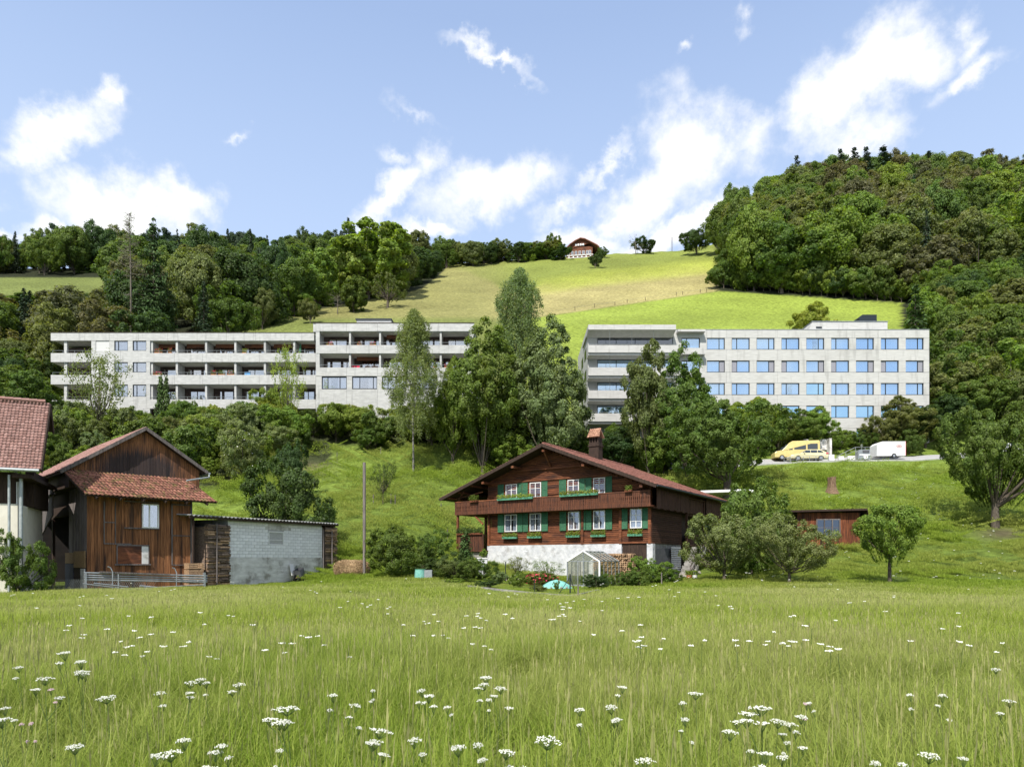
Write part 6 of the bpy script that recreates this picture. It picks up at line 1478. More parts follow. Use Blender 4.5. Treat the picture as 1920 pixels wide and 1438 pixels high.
post(1084, 1122, 1095, 'grey stake at the garden kerb right of the braced corner post', .03)
post(948, 1070, 1053, 'thin dark garden stake before the white plinth', .03, 'darkframe', 47)
post(1002, 1110, 1086, 'thin dark stake on the garden lawn left of the pale plant', .02, 'darkframe')
for i, (px, b, tp, lab) in enumerate(((847, 868, 852, 'grey fence post on the bank above the left slope of the chalet roof'), (909, 879, 862, 'grey fence post nearest the left slope of the chalet roof'), (714, 852, 838, 'grey fence post at the foot of the birch bank'), (632, 868, 848, 'grey fence post beside the bare bank'),
                                     (827, 960, 943, 'fence post in the meadow left of the chalet eave'), (860, 1014, 994, 'pale fence post in the meadow left of the porch'), (839, 1011, 992, 'thin fence post left of the pale one by the porch'), (895, 975, 968, 'short post seen through the chalet porch'))):
    post(px, b, tp, lab, .045)
# tall pole, straw, staked young tree
o = post(683, 1025, 867, 'tall weathered wooden pole standing on the slope behind the straw', .11, 'greywood', 50, 'wooden_pole', None, 'pole')
x, y, z = pt(660, 51)
t = empty('straw_heap', (x, y, z), .2, 'heap of brown straw beside the right end of the shed', 'straw heap')
g = np.random.default_rng(8)
vs = []; MB().ball((0, 0, .62), .98, 16, 8, sq=(1.3, .85, .66), jit=.06).build('heap', M['straw'], t, kind='stuff')
n = 9000; d = unit(g.normal(size=(n, 3))); P = np.sign(d) * np.abs(d) ** .7 * np.array([1.28, .85, .62]) + np.array([0, 0, .62]); P = P * g.uniform(.96, 1.06, (n, 1)); P = P[P[:, 2] > -.1]
V, Q = leaf_quads(g, P, unit(g.normal(size=P.shape)), .085, .12); tag(link('stalks', arrays_mesh('stalks', V, Q), M['straw'], t), kind='stuff')
X_, Y_ = hit(718, 946); plant('sparse0', X_, Y_, Zof(864, Y_) - H(X_, Y_), 46 / F * Y_, 'dark', 'young_fruit_tree', 'young fruit tree with three stakes on the open slope', 'tree')
for px, b, tp, lab in ((700, 946, 927, 'left stake around the young fruit tree'), (733, 945, 926, 'right stake around the young fruit tree'), (741, 946, 928, 'outermost right stake around the young fruit tree')): post(px, b, tp, lab, .05, 'greywood', None, 'tree_stake', 'stakes around the young fruit tree', 'stake')
# tree stump
x, y = hit(1560, 924); z = H(x, y); SX, SY = x, y - .6
t = empty('tree_stump', (x, y, z), 0, 'tall broken tree stump standing alone on the green slope', 'stump')
mb = MB(); n = 14; rings = []
for h, r_ in ((-.2, .78), (.1, .62), (.5, .46), (1.0, .40), (1.5, .42)):
    rings.append([(r_ * (1 + .1 * math.sin(i * 2.3) + .06 * rnd.random()) * math.cos(6.283 * i / n), r_ * (1 + .1 * math.sin(i * 2.3)) * math.sin(6.283 * i / n), h + (rnd.uniform(-.02, .3) if h == 1.5 else 0)) for i in range(n)])
vs = [v for r_ in rings for v in r_]; fs = [(k * n + i, k * n + (i + 1) % n, (k + 1) * n + (i + 1) % n, (k + 1) * n + i) for k in range(4) for i in range(n)] + [tuple(range(4 * n, 5 * n))]
mb.add(vs, fs).build('trunk', pmat('stump_wood', (.09, .055, .035), (.24, .16, .10), (4, 4, .6), 4, bump=.6), t)
# vent pipe on hut
# ---- pipes stacked before the barn
def bpt(px, v): return BA.on_front(px, 1080, v)[0]
zg = lambda px, py, v: BA.on_front(px, py, v)[1]
pv = -1.5; rows_p = [(1073.5, 1079.5), (1078, 1084), (1082, 1088), (1086.5, 1091)]
for i, (pl_, pr_) in enumerate(rows_p):
    a = BA.on_front(157, pl_, pv); b = BA.on_front(388, pr_, pv)
    wl_ = Vector((*BA.world(a[0], pv), a[1])); wr2 = Vector((*BA.world(b[0], pv), b[1]))
    o = MB().tube([Vector((0, 0, 0)), wr2 - wl_], .05, 8).tube([(0, 0, 0), (wr2 - wl_) * .012], .065, 8).tube([(wr2 - wl_) * .985, (wr2 - wl_)], .065, 8).build('metal_pipe', M['metal']); o.location = wl_
    tag(o, ('topmost', 'second', 'third', 'lowest')[i] + ' of the four long grey pipes held in the rack before the barn', 'pipe', 'pipes in the rack before the barn')
for i, (p0, q0, p1, q1, v, lab) in enumerate(((155, 1094, 232, 1103, -1.7, 'thin grey pipe lying at the left foot of the pipe rack'), (176, 1093, 240, 1100, -1.9, 'second thin grey pipe lying at the left foot of the rack'), (262, 1098, 352, 1107, -1.9, 'thick grey pipe lying slanted below the right half of the rack'), (270, 1102, 345, 1109, -2.1, 'grey pipe lying on the grass in front of the thick slanted one'), (290, 1101, 385, 1096, -1.5, 'thin grey bar rising to the right below the rack'))):
    a = BA.on_front(p0, q0, v); b = BA.on_front(p1, q1, v); A0 = Vector((*BA.world(a[0], v), a[1])); B0_ = Vector((*BA.world(b[0], v), b[1]))
    o = MB().tube([Vector((0, 0, 0)), B0_ - A0], .055 if i in (2, 3) else .035, 8).build('metal_pipe', M['metal']); o.location = A0; tag(o, lab, 'pipe', 'loose pipes below the rack')
a = BA.on_front(186, 1072, pv); b = BA.on_front(318, 1077, pv); A0 = Vector((*BA.world(a[0], pv - .1), a[1])); B0_ = Vector((*BA.world(b[0], pv - .1), b[1]))
o = MB().beam(Vector((0, 0, 0)), B0_ - A0, .1, .09).build('wooden_beam', M['greywood']); o.location = A0; tag(o, 'grey wooden beam lying on top of the pipe rack', 'beam')
rk = BA.empty('pipe_rack', 'bent metal uprights of the pipe rack standing before the barn', 'rack')
for px, tp in ((211, 1062), (331, 1064), (222, 1076)):
    u = BA.on_front(px, 1080, pv - .25); z1_ = zg(px, tp, pv - .25)
    pts = [(u[0], pv - .25, -.2), (u[0], pv - .25, z1_ - .3), (u[0] - .12, pv - .25, z1_ - .05), (u[0] - .25, pv - .25, z1_)] if px != 222 else [(u[0], pv - .25, -.2), (u[0], pv - .25, z1_)]
    MB().tube(pts, .035, 7).build('upright', M['metal'], rk)
for px in (160, 383): u = BA.on_front(px, 1080, pv)[0]; MB().box(u - .05, u + .05, pv - .1, pv + .1, -.2, zg(px, 1073, pv)).build('end_post', M['metal'], rk)
# crates right of the barn
crg = 'wooden crates beside the firewood'
for i in range(4):
    pxl, pxr = 354, 382; v = -.9
    z0_ = zg(368, 1104 - i * 12.5, v); z1_ = zg(368, 1104 - (i + 1) * 12.5 + 1, v); u0_, u1_ = BA.on_front(pxl, 1090, v)[0], BA.on_front(pxr, 1090, v)[0]
    cx, cy = BA.world((u0_ + u1_) / 2, v + .4); w_ = (u1_ - u0_) / 2; hh = z1_ - z0_
    t = empty('wooden_crate', (cx, cy, z0_), BA.a, ('bottom', 'second', 'third', 'top')[i] + ' crate of the wooden stack between barn and firewood', 'crate', crg)
    for k in range(3): zz0 = hh * (.04 + .32 * k); MB().box(-w_, w_, -.4, -.37, zz0, zz0 + hh * .24).box(-w_, w_, .37, .4, zz0, zz0 + hh * .24).build('slat', M['logend'], t)
    MB().box(-w_, w_, -.36, .36, 0, hh * .05).box(-w_, -w_ + .06, -.37, .37, .02, hh * .95).box(w_ - .06, w_, -.37, .37, .02, hh * .95).build('frame', M['logend'], t)
# wheelbarrow tipped up against the shed
u, _ = SH.on_front(560, 1085, -.8); x, y = SH.world(u, -.8); z = H(x, y)
t = empty('wheelbarrow', (x, y, z), SH.a + .2, 'tipped up wheelbarrow and a white board leaning on the block wall', 'wheelbarrow')
MB().add([(-.15, -.35, .3), (.55, -.3, .25), (.6, .3, .25), (-.1, .35, .3), (-.35, -.25, .8), (.3, -.25, 1.0), (.3, .25, 1.0), (-.35, .25, .8)], [(0, 1, 5, 4), (1, 2, 6, 5), (2, 3, 7, 6), (3, 0, 4, 7), (0, 3, 2, 1)]).build('tray', M['greydoor'], t)
MB().tube([(-.55, -.05, .25), (-.55, .05, .25)], .25, 16).build('wheel', M['rubber'], t)
for s_ in (-.3, .3): MB().tube([(-.55, s_ * .3, .25), (.2, s_, .35), (.9, s_, .15)], .025, 6).build('handle', M['logend'], t); MB().tube([(.4, s_, .35), (.45, s_, 0)], .02, 6).build('leg', M['metal'], t)
MB().obox((.05, .55, .85), (.28, .02, .45), (-.25, 0, 0)).build('board', M['white'], t)
bd = MB().add([(.5, .45, .1), (1.1, .5, .1), (1.1, .6, .95), (.9, .62, 1.25), (.55, .6, 1.1)], [(0, 1, 2, 3, 4)]).build('grey_sheet', M['metal'], t)
# wire fence at far left
t = empty('wire_fence', (-27, 37.5, 0), 0, 'low wire mesh fence with metal posts before the barn at the left edge', 'fence')
mb = MB()
for i in range(60):
    for s_ in (-1, 1): a = i * .12; mb.beam((a, 0, .05), (a + s_ * .45, 0, .75), .006)
mb.build('mesh', M['metal'], t, kind='stuff')
for px in (43, 65, 80, 98): x = xx(px, 37.5) + 27; MB().tube([(x, 0, -.2), (x, 0, .95 if px in (65, 80) else .7)], .035, 6).build('post', M['metal'] if px != 98 else M['greywood'], t)
# hill fence posts along the field boundary
hp = [(1078, 583), (1115, 577), (1153, 573), (1176, 568.5), (1210, 564), (1268, 555), (1280, 553), (1313, 549), (1325, 548)]
for i, (px, py) in enumerate(hp):
    x, y = hit(px, py); z = H(x, y); o = MB().box(-.06, .06, -.06, .06, -.3, 1.1).build('fence_post', M['darkwood']); o.location = (x, y, z)
    tag(o, 'wooden fence post on the boundary between the golden and the bright green field', 'fence post', 'posts along the field boundary')
mb = MB()
P = [hit(px, py + .5) for px, py in [(1000, 596)] + hp]
x0_, y0_ = P[0]
for (a, b), (c, d) in zip(P[:-1], P[1:]): mb.beam((a - x0_, b - y0_, H(a, b) + 1.0), (c - x0_, d - y0_, H(c, d) + 1.0), .03)
o = mb.build('fence_wire', M['rail']); o.location = (x0_, y0_, 0); tag(o, 'thin wire strung along the field boundary posts', 'fence wire')
x, y = hit(1260, 462.5, 200, 345); o = MB().tube([(0, 0, -.3), (0, 0, 26 / F * y)], .16, 6).build('utility_pole', M['greywood']); o.location = (x, y, H(x, y)); tag(o, 'thin utility pole on the skyline right of the farmhouse', 'pole')

# ------------------------------------------------------------------ trees one by one
tn0 = {'dark': 'dark green', 'mid': 'mid green', 'fresh': 'fresh green', 'olive': 'olive green'}
T = plant_at
T('orchard0', 1358, 1090, 962, 142, 'grey', 'fruit_tree', 'grey green fruit tree nearest the chalet stair', 'tree', Y=46)
T('orchard1', 1480, 1098, 966, 150, 'grey', 'fruit_tree', 'broad grey green fruit tree standing in front of the timber hut', 'tree', Y=44)
T('denseshrub', 1408, 1075, 902, 150, 'mid', 'fruit_tree', 'dark green tree between the two grey green fruit trees and behind them', 'tree', Y=51)
T('orchard2', 1668, 1100, 940, 108, 'fresh', 'fruit_tree', 'young green fruit tree with a stake right of the timber hut', 'tree', Y=43)
T('walnut', 1866, 992, 772, 205, 'mid', 'fruit_tree', 'large fruit tree at the right edge with a leaning dark trunk', 'tree', Y=60)
T('walnut', 1364, 912, 758, 232, 'mid', 'walnut_tree', 'large spreading dark tree on the slope behind the chalet roof', 'tree', Y=75)
T('denseshrub', 530, 1010, 862, 165, 'dark', 'dark_bush', 'large dark glossy bush behind the corrugated shed roof', 'bush', Y=61)
T('roundtree2', 545, 900, 828, 62, 'dark', 'small_tree', 'small dark tree above the glossy bush behind the shed', 'tree', Y=72)
T('denseshrub', 32, 1104, 998, 92, 'mid', 'shrub', 'leafy bush before the white wall at the left edge', 'shrub', Y=36)
T('denseshrub', 735, 1066, 990, 120, 'mid', 'shrub', 'broad green shrub right of the straw heap', 'shrub', Y=47.5)
T('denseshrub', 790, 1062, 998, 100, 'mid', 'shrub', 'green shrub between the straw heap and the chalet porch', 'shrub', Y=49)
T('birch0', 776, 842, 578, 96, 'grey', 'birch', 'slender birch in front of the right wing of the left apartment block', 'tree', Y=84)
T('birch1', 974, 860, 500, 116, 'grey', 'birch', 'tallest weeping birch between the two concrete buildings', 'tree', Y=88)
T('tall0', 1030, 860, 618, 140, 'grey', 'broadleaf_tree', 'grey green tree right of the tallest birch', 'tree', Y=85)
T('tall0', 905, 865, 622, 148, 'mid', 'broadleaf_tree', 'dark green tree left of the tallest birch', 'tree', Y=84)
T('tall1', 850, 862, 665, 70, 'fresh', 'broadleaf_tree', 'narrow green tree between birch and dark green tree', 'tree', Y=88)
T('tall1', 1216, 862, 636, 100, 'olive', 'broadleaf_tree', 'olive green tree in front of the balcony bays of the right building', 'tree', Y=84)
T('tall0', 1288, 870, 664, 125, 'mid', 'broadleaf_tree', 'green tree right of the olive one before the blue windows', 'tree', Y=83)
T('sparse0', 186, 800, 655, 105, 'olive', 'light_tree', 'thin crowned tree with two bare stems before the left block', 'tree', Y=91)
T('sparse0', 541, 800, 645, 62, 'yellow', 'light_tree', 'narrow yellow green tree before the left loggias', 'tree', Y=92)
T('cypress', 301, 760, 706, 24, 'dark', 'cypress', 'left of two dark columnar shrubs before the left block', 'conifer', Y=96, group='columnar shrubs before the left block')
T('cypress', 312, 760, 708, 22, 'dark', 'cypress', 'right of two dark columnar shrubs before the left block', 'conifer', Y=96)
T('denseshrub', 351, 790, 755, 34, 'mid', 'topiary', 'clipped round green bush below the left loggias', 'bush', Y=95)
T('tall1', 1524, 640, 566, 90, 'yellow', 'yellow_tree', 'yellow green tree behind the roof of the right building', 'tree', Y=130)
T('spruce1', 1716, 760, 532, 110, 'dark', 'spruce', 'dark spruce beside the roof at the right end of the right building', 'conifer', Y=112)
T('bright', 663, 586, 526, 50, 'mid', 'oval_tree', 'dense oval tree on the golden field edge', 'tree')
T('spreading', 727, 577, 520, 78, 'olive', 'old_fruit_tree', 'spreading old tree with bare limbs on the golden field', 'tree')
T('deadtree', 633, 589, 548, 34, 'brown', 'dead_tree', 'small bare tree left of the dense oval tree', 'tree')
T('roundtree0', 582, 607, 555, 40, 'olive', 'small_tree', 'small olive tree at the lower left of the golden field', 'tree')
T('roundtree1', 492, 618, 548, 52, 'olive', 'broadleaf_tree', 'round olive tree at the lower left end of the field edge', 'tree')
T('roundtree2', 552, 594, 543, 68, 'fresh', 'shrub', 'bright green rounded bush at the lower forest edge', 'bush')
T('bright', 600, 575, 484, 76, 'fresh', 'broadleaf_tree', 'bright green tree at the forest edge left of the largest bright tree', 'tree')
T('bright', 690, 560, 440, 150, 'fresh', 'broadleaf_tree', 'largest bright green tree at the forest edge', 'tree')
T('bright', 655, 563, 462, 75, 'yellow', 'broadleaf_tree', 'yellow green tree leaning into the largest bright tree', 'tree')
T('roundtree0', 1116, 503, 470, 28, 'dark', 'small_tree', 'small dark tree on the meadow right below the farmhouse', 'tree')
T('roundtree1', 1130, 484, 466, 20, 'mid', 'small_tree', 'small tree at the right corner of the farmhouse', 'tree')
T('roundtree2', 1208, 476, 448, 40, 'dark', 'broadleaf_tree', 'dark round tree on the skyline right of the farmhouse', 'tree')
T('deadtree', 1192, 478, 444, 26, 'brown', 'dead_tree', 'bare tree leaning left beside the dark skyline tree', 'tree')
T('roundtree0', 1306, 478, 431, 54, 'dark', 'broadleaf_tree', 'dark tree near the skyline left of the wooded hill', 'tree')
T('roundtree1', 1024, 486, 452, 56, 'olive', 'broadleaf_tree', 'olive brown tree left of the farmhouse on the ridge', 'tree')
T('larch', 243, 640, 400, 62, 'grey', 'bare_larch', 'tall nearly bare larch rising above the left forest', 'tree', Y=128)
T('pine', 288, 640, 408, 100, 'dark', 'pine', 'tall dark pine beside the bare larch', 'conifer', Y=132)
T('spruce1', 653, 540, 407, 42, 'blue', 'spruce', 'tall dark spruce on the skyline behind the bright tree', 'conifer', Y=215)
T('spruce0', 680, 540, 411, 32, 'blue', 'spruce', 'dark spruce right of the taller one on the skyline', 'conifer', Y=218)
T('spruce0', 427, 520, 428, 34, 'blue', 'spruce', 'lone pointed spruce on the skyline of the left forest', 'conifer', Y=240)
for i, px in enumerate(range(828, 1050, 13)):
    key = rnd.choice(['mid', 'olive', 'dark', 'fresh']); lab = tn0[key] + ' tree in the ridge row, ' + ('next to the left forest' if px < 880 else 'middle of the row' if px < 960 else 'close to the farmhouse')
    plant_at(rnd.choice(['far_broad%d' % k for k in range(6)]), px + rnd.uniform(-3, 3), 500, rnd.uniform(449, 462), rnd.uniform(34, 46), key, 'broadleaf_tree', lab, 'tree', lab, Y=rnd.uniform(314, 328), parts=False)
for px, tp, w, lab in ((1575, 279, 66, 'leftmost of the spruces on top of the wooded hill'), (1602, 276, 70, 'second spruce from the left on top of the wooded hill'), (1624, 275, 66, 'third spruce from the left on top of the wooded hill'), (1655, 274, 96, 'broad spruce right of the other three on top of the hill'), (1742, 282, 60, 'small spruce tip right of the broad one on the hilltop'), (1494, 291, 60, 'small spruce at the left shoulder of the wooded hill')):
    T('spruce1', px, 360, tp, w, 'blue', 'spruce', lab, 'conifer', Y=312, group='spruces on the hilltop')

# ------------------------------------------------------------------ woods and hedges, tree by tree
def scatter_px(poly_ok, px0, px1, rowsY, step, jit=.35):
    out = []
    for Y in rowsY:
        s_ = step; x0, x1 = XY(px0, Y)[0], XY(px1, Y)[0]; n = int((x1 - x0) / s_)
        for i in range(n + 1):
            x = x0 + (i + rnd.uniform(-jit, jit)) * s_; y = Y + rnd.uniform(-jit, jit) * s_
            z = H(x, y); px = HX + F * x / y; py = HY - F * (z - CZ) / y
            if poly_ok(px, py, y): out.append((x, y, px, py))
    return out
# wooded hill at the right
right_ok = lambda px, py, y: (px > 1352 and py < np.interp(px, [1352, 1420, 1690], [545, 549, 570])) or px > 1700
tone_r = lambda px, py: rnd.choice(['mid', 'fresh', 'mid', 'olive', 'mid']) if px < 1560 and py > 400 else rnd.choice(['olive', 'brown', 'brown', 'mid', 'olive', 'fresh'])
tn = {'dark': 'dark green', 'mid': 'mid green', 'fresh': 'fresh green', 'yellow': 'yellow green', 'olive': 'olive green', 'brown': 'olive brown', 'grey': 'grey green', 'blue': 'blue green', 'pale': 'pale green'}
def band(px, py, cols, rws):
    c = [n for p, n in cols if px >= p][-1]; r = [n for p, n in rws if py >= p][-1]; return c + ' ' + r
SHB0 = ['shrub0', 'shrub1', 'shrub2']
def forest_tree(x, y, h, w, key, zone, protos, name='broadleaf_tree', cat='tree'):
    ps = h / y * F; lab = ('narrow ' if w / h < .7 else 'broad ' if w / h > .85 else 'rounded ') + tn[key] + ' ' + ('conifer ' if 'spruce' in protos[0] else 'tree ') + zone
    plant(rnd.choice(protos), x, y, h, w, key, name, lab, cat, lab, parts=False)
FB = ['far_broad%d' % i for i in range(6)]
for x, y, px, py in scatter_px(right_ok, 1340, 2010, list(np.arange(192, 330, 10.5)), 12.0):
    edge = px < 1400
    key = tone_r(px, py); h = rnd.uniform(18, 24); w = rnd.uniform(13.5, 19) * (.8 if edge else 1)
    if y > 285: h = rnd.uniform(18, 23)
    zone = 'on the wooded hill, ' + band(px, py, [(0, 'left flank'), (1440, 'left of centre'), (1560, 'right of centre'), (1700, 'right flank')], [(0, 'near the top'), (390, 'upper half'), (440, 'halfway up'), (480, 'lower half'), (520, 'lower edge')])
    if rnd.random() < .07: forest_tree(x, y, h * 1.05, 6.5, 'blue', zone, ['spruce0', 'spruce1'], 'spruce', 'conifer')
    else: forest_tree(x, y, h, w, key, zone, FB)
for x, y, px, py in scatter_px(lambda px, py, y: px > np.interp(y, [98, 120, 150, 185], [1765, 1725, 1725, 1705]), 1700, 2030, list(np.arange(98, 190, 9.5)), 8.6):
    key = rnd.choice(['olive', 'mid', 'mid', 'dark', 'fresh', 'olive']); zone = 'right of the right building, ' + band(px, py, [(0, 'beside it'), (1810, 'further right')], [(0, 'high up'), (620, 'above roof height'), (700, 'at window height'), (760, 'at road height')])
    forest_tree(x, y, rnd.uniform(9.5, 13.5), rnd.uniform(8, 11), key, zone, FB)
for px in np.arange(1342, 1695, 15):
    x, y = hit(px + rnd.uniform(-4, 4), float(np.interp(px, [1345, 1420, 1690], [541, 547, 568])) - rnd.uniform(0, 4)); h = rnd.uniform(5, 9)
    key = rnd.choice(['mid', 'dark', 'fresh', 'mid']); sh_ = rnd.choice(SHB0); lab = tn[key] + ' undergrowth bush at the foot of the wooded hill, ' + ('left part' if px < 1460 else 'middle part' if px < 1580 else 'right part')
    plant(sh_, x, y, h, h * rnd.uniform(1, 1.4), key, 'shrub', lab, 'shrub', lab, parts=False)
# forest on the left
fe = lambda px: np.interp(px, [-100, 430, 445, 560, 640, 790, 830, 1000, 1060], [900, 900, 625, 592, 574, 540, 510, 486, 486])
def left_ok(px, py, y):
    if y > 335: return False
    if px > 1045: return False
    if px < 230 and 516 < py < 585: return False
    if py > fe(px): return False
    if px > 580 and px < 720 and py > 540: return False
    return True
for x, y, px, py in scatter_px(left_ok, -70, 1040, list(np.arange(122, 334, 12.5)), 11.5):
    if px > 830 and y < 300: continue
    h = rnd.uniform(11, 16) if y < 170 else rnd.uniform(13, 19)
    if y > 300: h = rnd.uniform(11, 15)
    if px < 235 and 585 <= py: h = min(h, max(5, (py - 556) / F * y))
    if px > 800: h = rnd.uniform(8, 11.5)
    key = rnd.choice(['dark', 'dark', 'mid', 'blue', 'olive', 'dark', 'mid']) if px < 830 else rnd.choice(['mid', 'olive', 'dark', 'pale'])
    if px < 460 and y < 190: key = rnd.choice(['dark', 'olive', 'olive', 'mid', 'brown'])
    zone = 'in the left forest, ' + band(px, py, [(-500, 'far left'), (110, 'left'), (230, 'behind the bare larch'), (330, 'right of the pine'), (430, 'left of the bright trees'), (600, 'above the bright trees'), (800, 'towards the farmhouse')], [(0, 'at the skyline'), (515, 'below the skyline'), (550, 'halfway up'), (600, 'low down'), (650, 'at the bottom')])
    if px < 780 and rnd.random() < .13: forest_tree(x, y, h * 1.15, 6.2, 'blue', zone, ['spruce0', 'spruce1'], 'spruce', 'conifer')
    else: forest_tree(x, y, h, rnd.uniform(10.5, 14.5) if px < 800 else rnd.uniform(8, 11), key, zone, FB)
for x, y, px, py in scatter_px(lambda px, py, y: px < 96, -120, 100, [97, 105, 113, 121], 6.5):
    key = rnd.choice(['dark', 'mid', 'olive', 'dark']); forest_tree(x, y, rnd.uniform(7, 11), rnd.uniform(6.5, 9), key, 'left of the left block, ' + ('lower row' if y < 108 else 'upper row'), FB)
# hedge bank below the buildings: shrubs and small trees
SHB = ['shrub0', 'shrub1', 'shrub2', 'roundtree0', 'roundtree1', 'roundtree2', 'tall1']
def bank_ok(px, py, y):
    if y > 92.3 and px > 1040: return False
    if px < 90: return y > 60
    if px < 430: return py < 905
    if px < 620: return py < np.interp(px, [430, 500, 540, 620], [905, 893, 860, 848])
    if px < 860: return py < 850
    if px < 930: return py < 880
    return py < np.interp(px, [930, 1230, 1330], [905, 900, 866])
toplim = lambda px: np.interp(px, [-50, 90, 180, 300, 420, 520, 600, 700, 760, 840, 900, 1090, 1150, 1260, 1330, 1450, 1560], [640, 720, 765, 765, 722, 735, 750, 735, 745, 735, 700, 735, 748, 765, 765, 745, 770])
for x, y, px, py in scatter_px(bank_ok, -60, 1340, [66, 69.5, 73, 76.5, 80, 83.5, 87, 90.2, 93.2, 96.4], 3.5, .42):
    key = rnd.choice(['mid', 'fresh', 'fresh', 'olive', 'fresh', 'mid', 'grey', 'yellow']) if px < 800 else rnd.choice(['mid', 'dark', 'mid', 'fresh', 'dark'])
    if px < 700 and y < 76: key = rnd.choice(['dark', 'mid', 'grey', 'mid'])
    hmax = (py - toplim(px)) / F * y; h = min(rnd.uniform(3.2, 6.2), max(1.6, hmax * rnd.uniform(.75, 1.1)))
    zone = 'on the bank ' + [n for p, n in ((-99, 'behind the left house'), (90, 'left of the barn gable'), (190, 'above the barn gable'), (300, 'right of the barn gable'), (380, 'near the elder'), (460, 'above the block shed'), (540, 'above the bare bank'), (620, 'left of the slender birch'), (720, 'at the slender birch'), (800, 'above the left chalet eave'), (900, 'behind the chalet ridge'), (1010, 'left of the chimney'), (1100, 'right of the chimney'), (1180, 'below the balcony bays'), (1260, 'beside the walnut tree')) if px >= p][-1] + (', lower rows' if y < 76 else ', middle rows' if y < 86 else ', top rows')
    sf_ = rnd.choice(SHB); lab = ('low ' if h < 2.6 else 'tall ' if h > 4.6 else '') + tn[key] + ' shrub ' + zone
    plant(sf_, x, y, h, h * rnd.uniform(.9, 1.35) if sf_ != 'tall1' else h * .8, key, 'shrub', lab, 'shrub', lab, parts=False)
for px, Y, tp, w, key, lab in ((1380, 94.5, 752, 80, 'fresh', 'fresh green shrub left of the minibus under the blue windows'), (1420, 94.8, 742, 90, 'yellow', 'yellow green shrub below the lower blue windows'), (1460, 94.6, 770, 70, 'mid', 'dark shrub behind the minibus'), (1505, 94.9, 765, 75, 'mid', 'green bush above the concrete garage'), (1533, 94.7, 760, 70, 'fresh', 'fresh green bush right above the garage'),
                               (1575, 94.8, 806, 60, 'fresh', 'low hedge behind the ramp railing, left part'), (1612, 94.9, 808, 60, 'mid', 'low hedge behind the ramp railing, right part'), (1655, 94.8, 785, 70, 'olive', 'olive shrub behind the box trailer'), (1690, 95, 742, 100, 'olive', 'tall olive bush covering the right end of the lowest windows'), (1735, 95, 760, 90, 'dark', 'dark tree right of the box trailer'), (1775, 96, 735, 90, 'dark', 'dark tree at the right end of the road'),
                               (1338, 93, 775, 60, 'mid', 'green shrub left end of the road terrace'), (1705, 94, 800, 60, 'mid', 'green shrub just right of the trailer'), (1800, 98, 690, 100, 'mid', 'tall green tree above the right end of the road'), (1850, 96, 700, 110, 'mid', 'tall tree behind the white car'), (1905, 95, 690, 100, 'olive', 'olive tree at the right picture edge above the road')):
    X_, Y_ = XY(px, Y); z = H(X_, Y_); h = max(Zof(tp, Y) - z, 1.2); plant('tall1' if h > 5 else 'denseshrub' if h > 2.5 else 'shrub1', X_, Y_, h, w / F * Y, key, 'shrub' if h < 5 else 'broadleaf_tree', lab, 'shrub' if h < 5 else 'tree')
# elder in bloom
x, y = XY(455, 79); t = plant('denseshrub', x, y, Zof(800, 79) - H(x, y), 100 / F * 79, 'grey', 'elder_bush', 'elder bush with cream white blossom above the dark bush', 'bush')
g = np.random.default_rng(4); d = unit(g.normal(size=(220, 3)) + np.array([0, -.4, 1.3])); P = d * np.array([2.4, 2.4, 2.1]) * g.uniform(.8, 1.1, (220, 1)) + np.array([0, 0, 2.9]); V, Q = leaf_quads(g, P, unit(d + np.array([0, 0, 1.6])), .085, .9); link('blossoms', arrays_mesh('blossoms', V, Q), M['petal'], t)

# ------------------------------------------------------------------ grass and flowers
def grassmat(name, cols, patch, trans=.35):
    m, nt, N, L, P = nodes(name)
    ge = N.new('ShaderNodeNewGeometry'); rp = N.new('ShaderNodeValToRGB'); el = rp.color_ramp.elements
    el[0].position = 0; el[0].color = (*cols[0], 1); el[1].position = 1; el[1].color = (*cols[-1], 1)
    for i, c in enumerate(cols[1:-1]): e_ = el.new((i + 1) / (len(cols) - 1)); e_.color = (*c, 1)
    L.new(ge.outputs['Random Per Island'], rp.inputs[0])
    no = N.new('ShaderNodeTexNoise'); no.inputs['Scale'].default_value = .09; no.inputs['Detail'].default_value = 4
    L.new(ge.outputs['Position'], no.inputs['Vector'])
    mr = N.new('ShaderNodeMapRange'); mr.inputs['From Min'].default_value = .42; mr.inputs['From Max'].default_value = .60; mr.inputs['To Max'].default_value = .75; L.new(no.outputs['Fac'], mr.inputs['Value'])
    mx = N.new('ShaderNodeMix'); mx.data_type = 'RGBA'; mx.inputs['B'].default_value = (*patch, 1); L.new(rp.outputs[0], mx.inputs['A']); L.new(mr.outputs[0], mx.inputs['Factor'])
    L.new(mx.outputs['Result'], P.inputs['Base Color']); P.inputs['Roughness'].default_value = .6; P.inputs['Specular IOR Level'].default_value = .2
    t = N.new('ShaderNodeBsdfTranslucent'); L.new(mx.outputs['Result'], t.inputs['Color']); x = N.new('ShaderNodeMixShader'); x.inputs[0].default_value = trans
    L.new(P.outputs[0], x.inputs[1]); L.new(t.outputs[0], x.inputs[2]); L.new(x.outputs[0], N['Material Output'].inputs['Surface']); return m
M['grass'] = grassmat('grass', [(.17, .26, .024), (.24, .335, .036), (.30, .38, .052), (.38, .42, .11)], (.40, .42, .13), .5)
M['grasslush'] = grassmat('grass_lush', [(.18, .27, .026), (.25, .34, .036), (.31, .385, .05)], (.34, .37, .085), .5)
M['grasspale'] = grassmat('grass_pale', [(.23, .31, .034), (.30, .385, .048), (.35, .42, .07), (.42, .45, .12)], (.44, .46, .16), .5)
M['seed'] = grassmat('seed_heads', [(.34, .36, .12), (.40, .38, .17), (.30, .34, .10)], (.42, .40, .18))
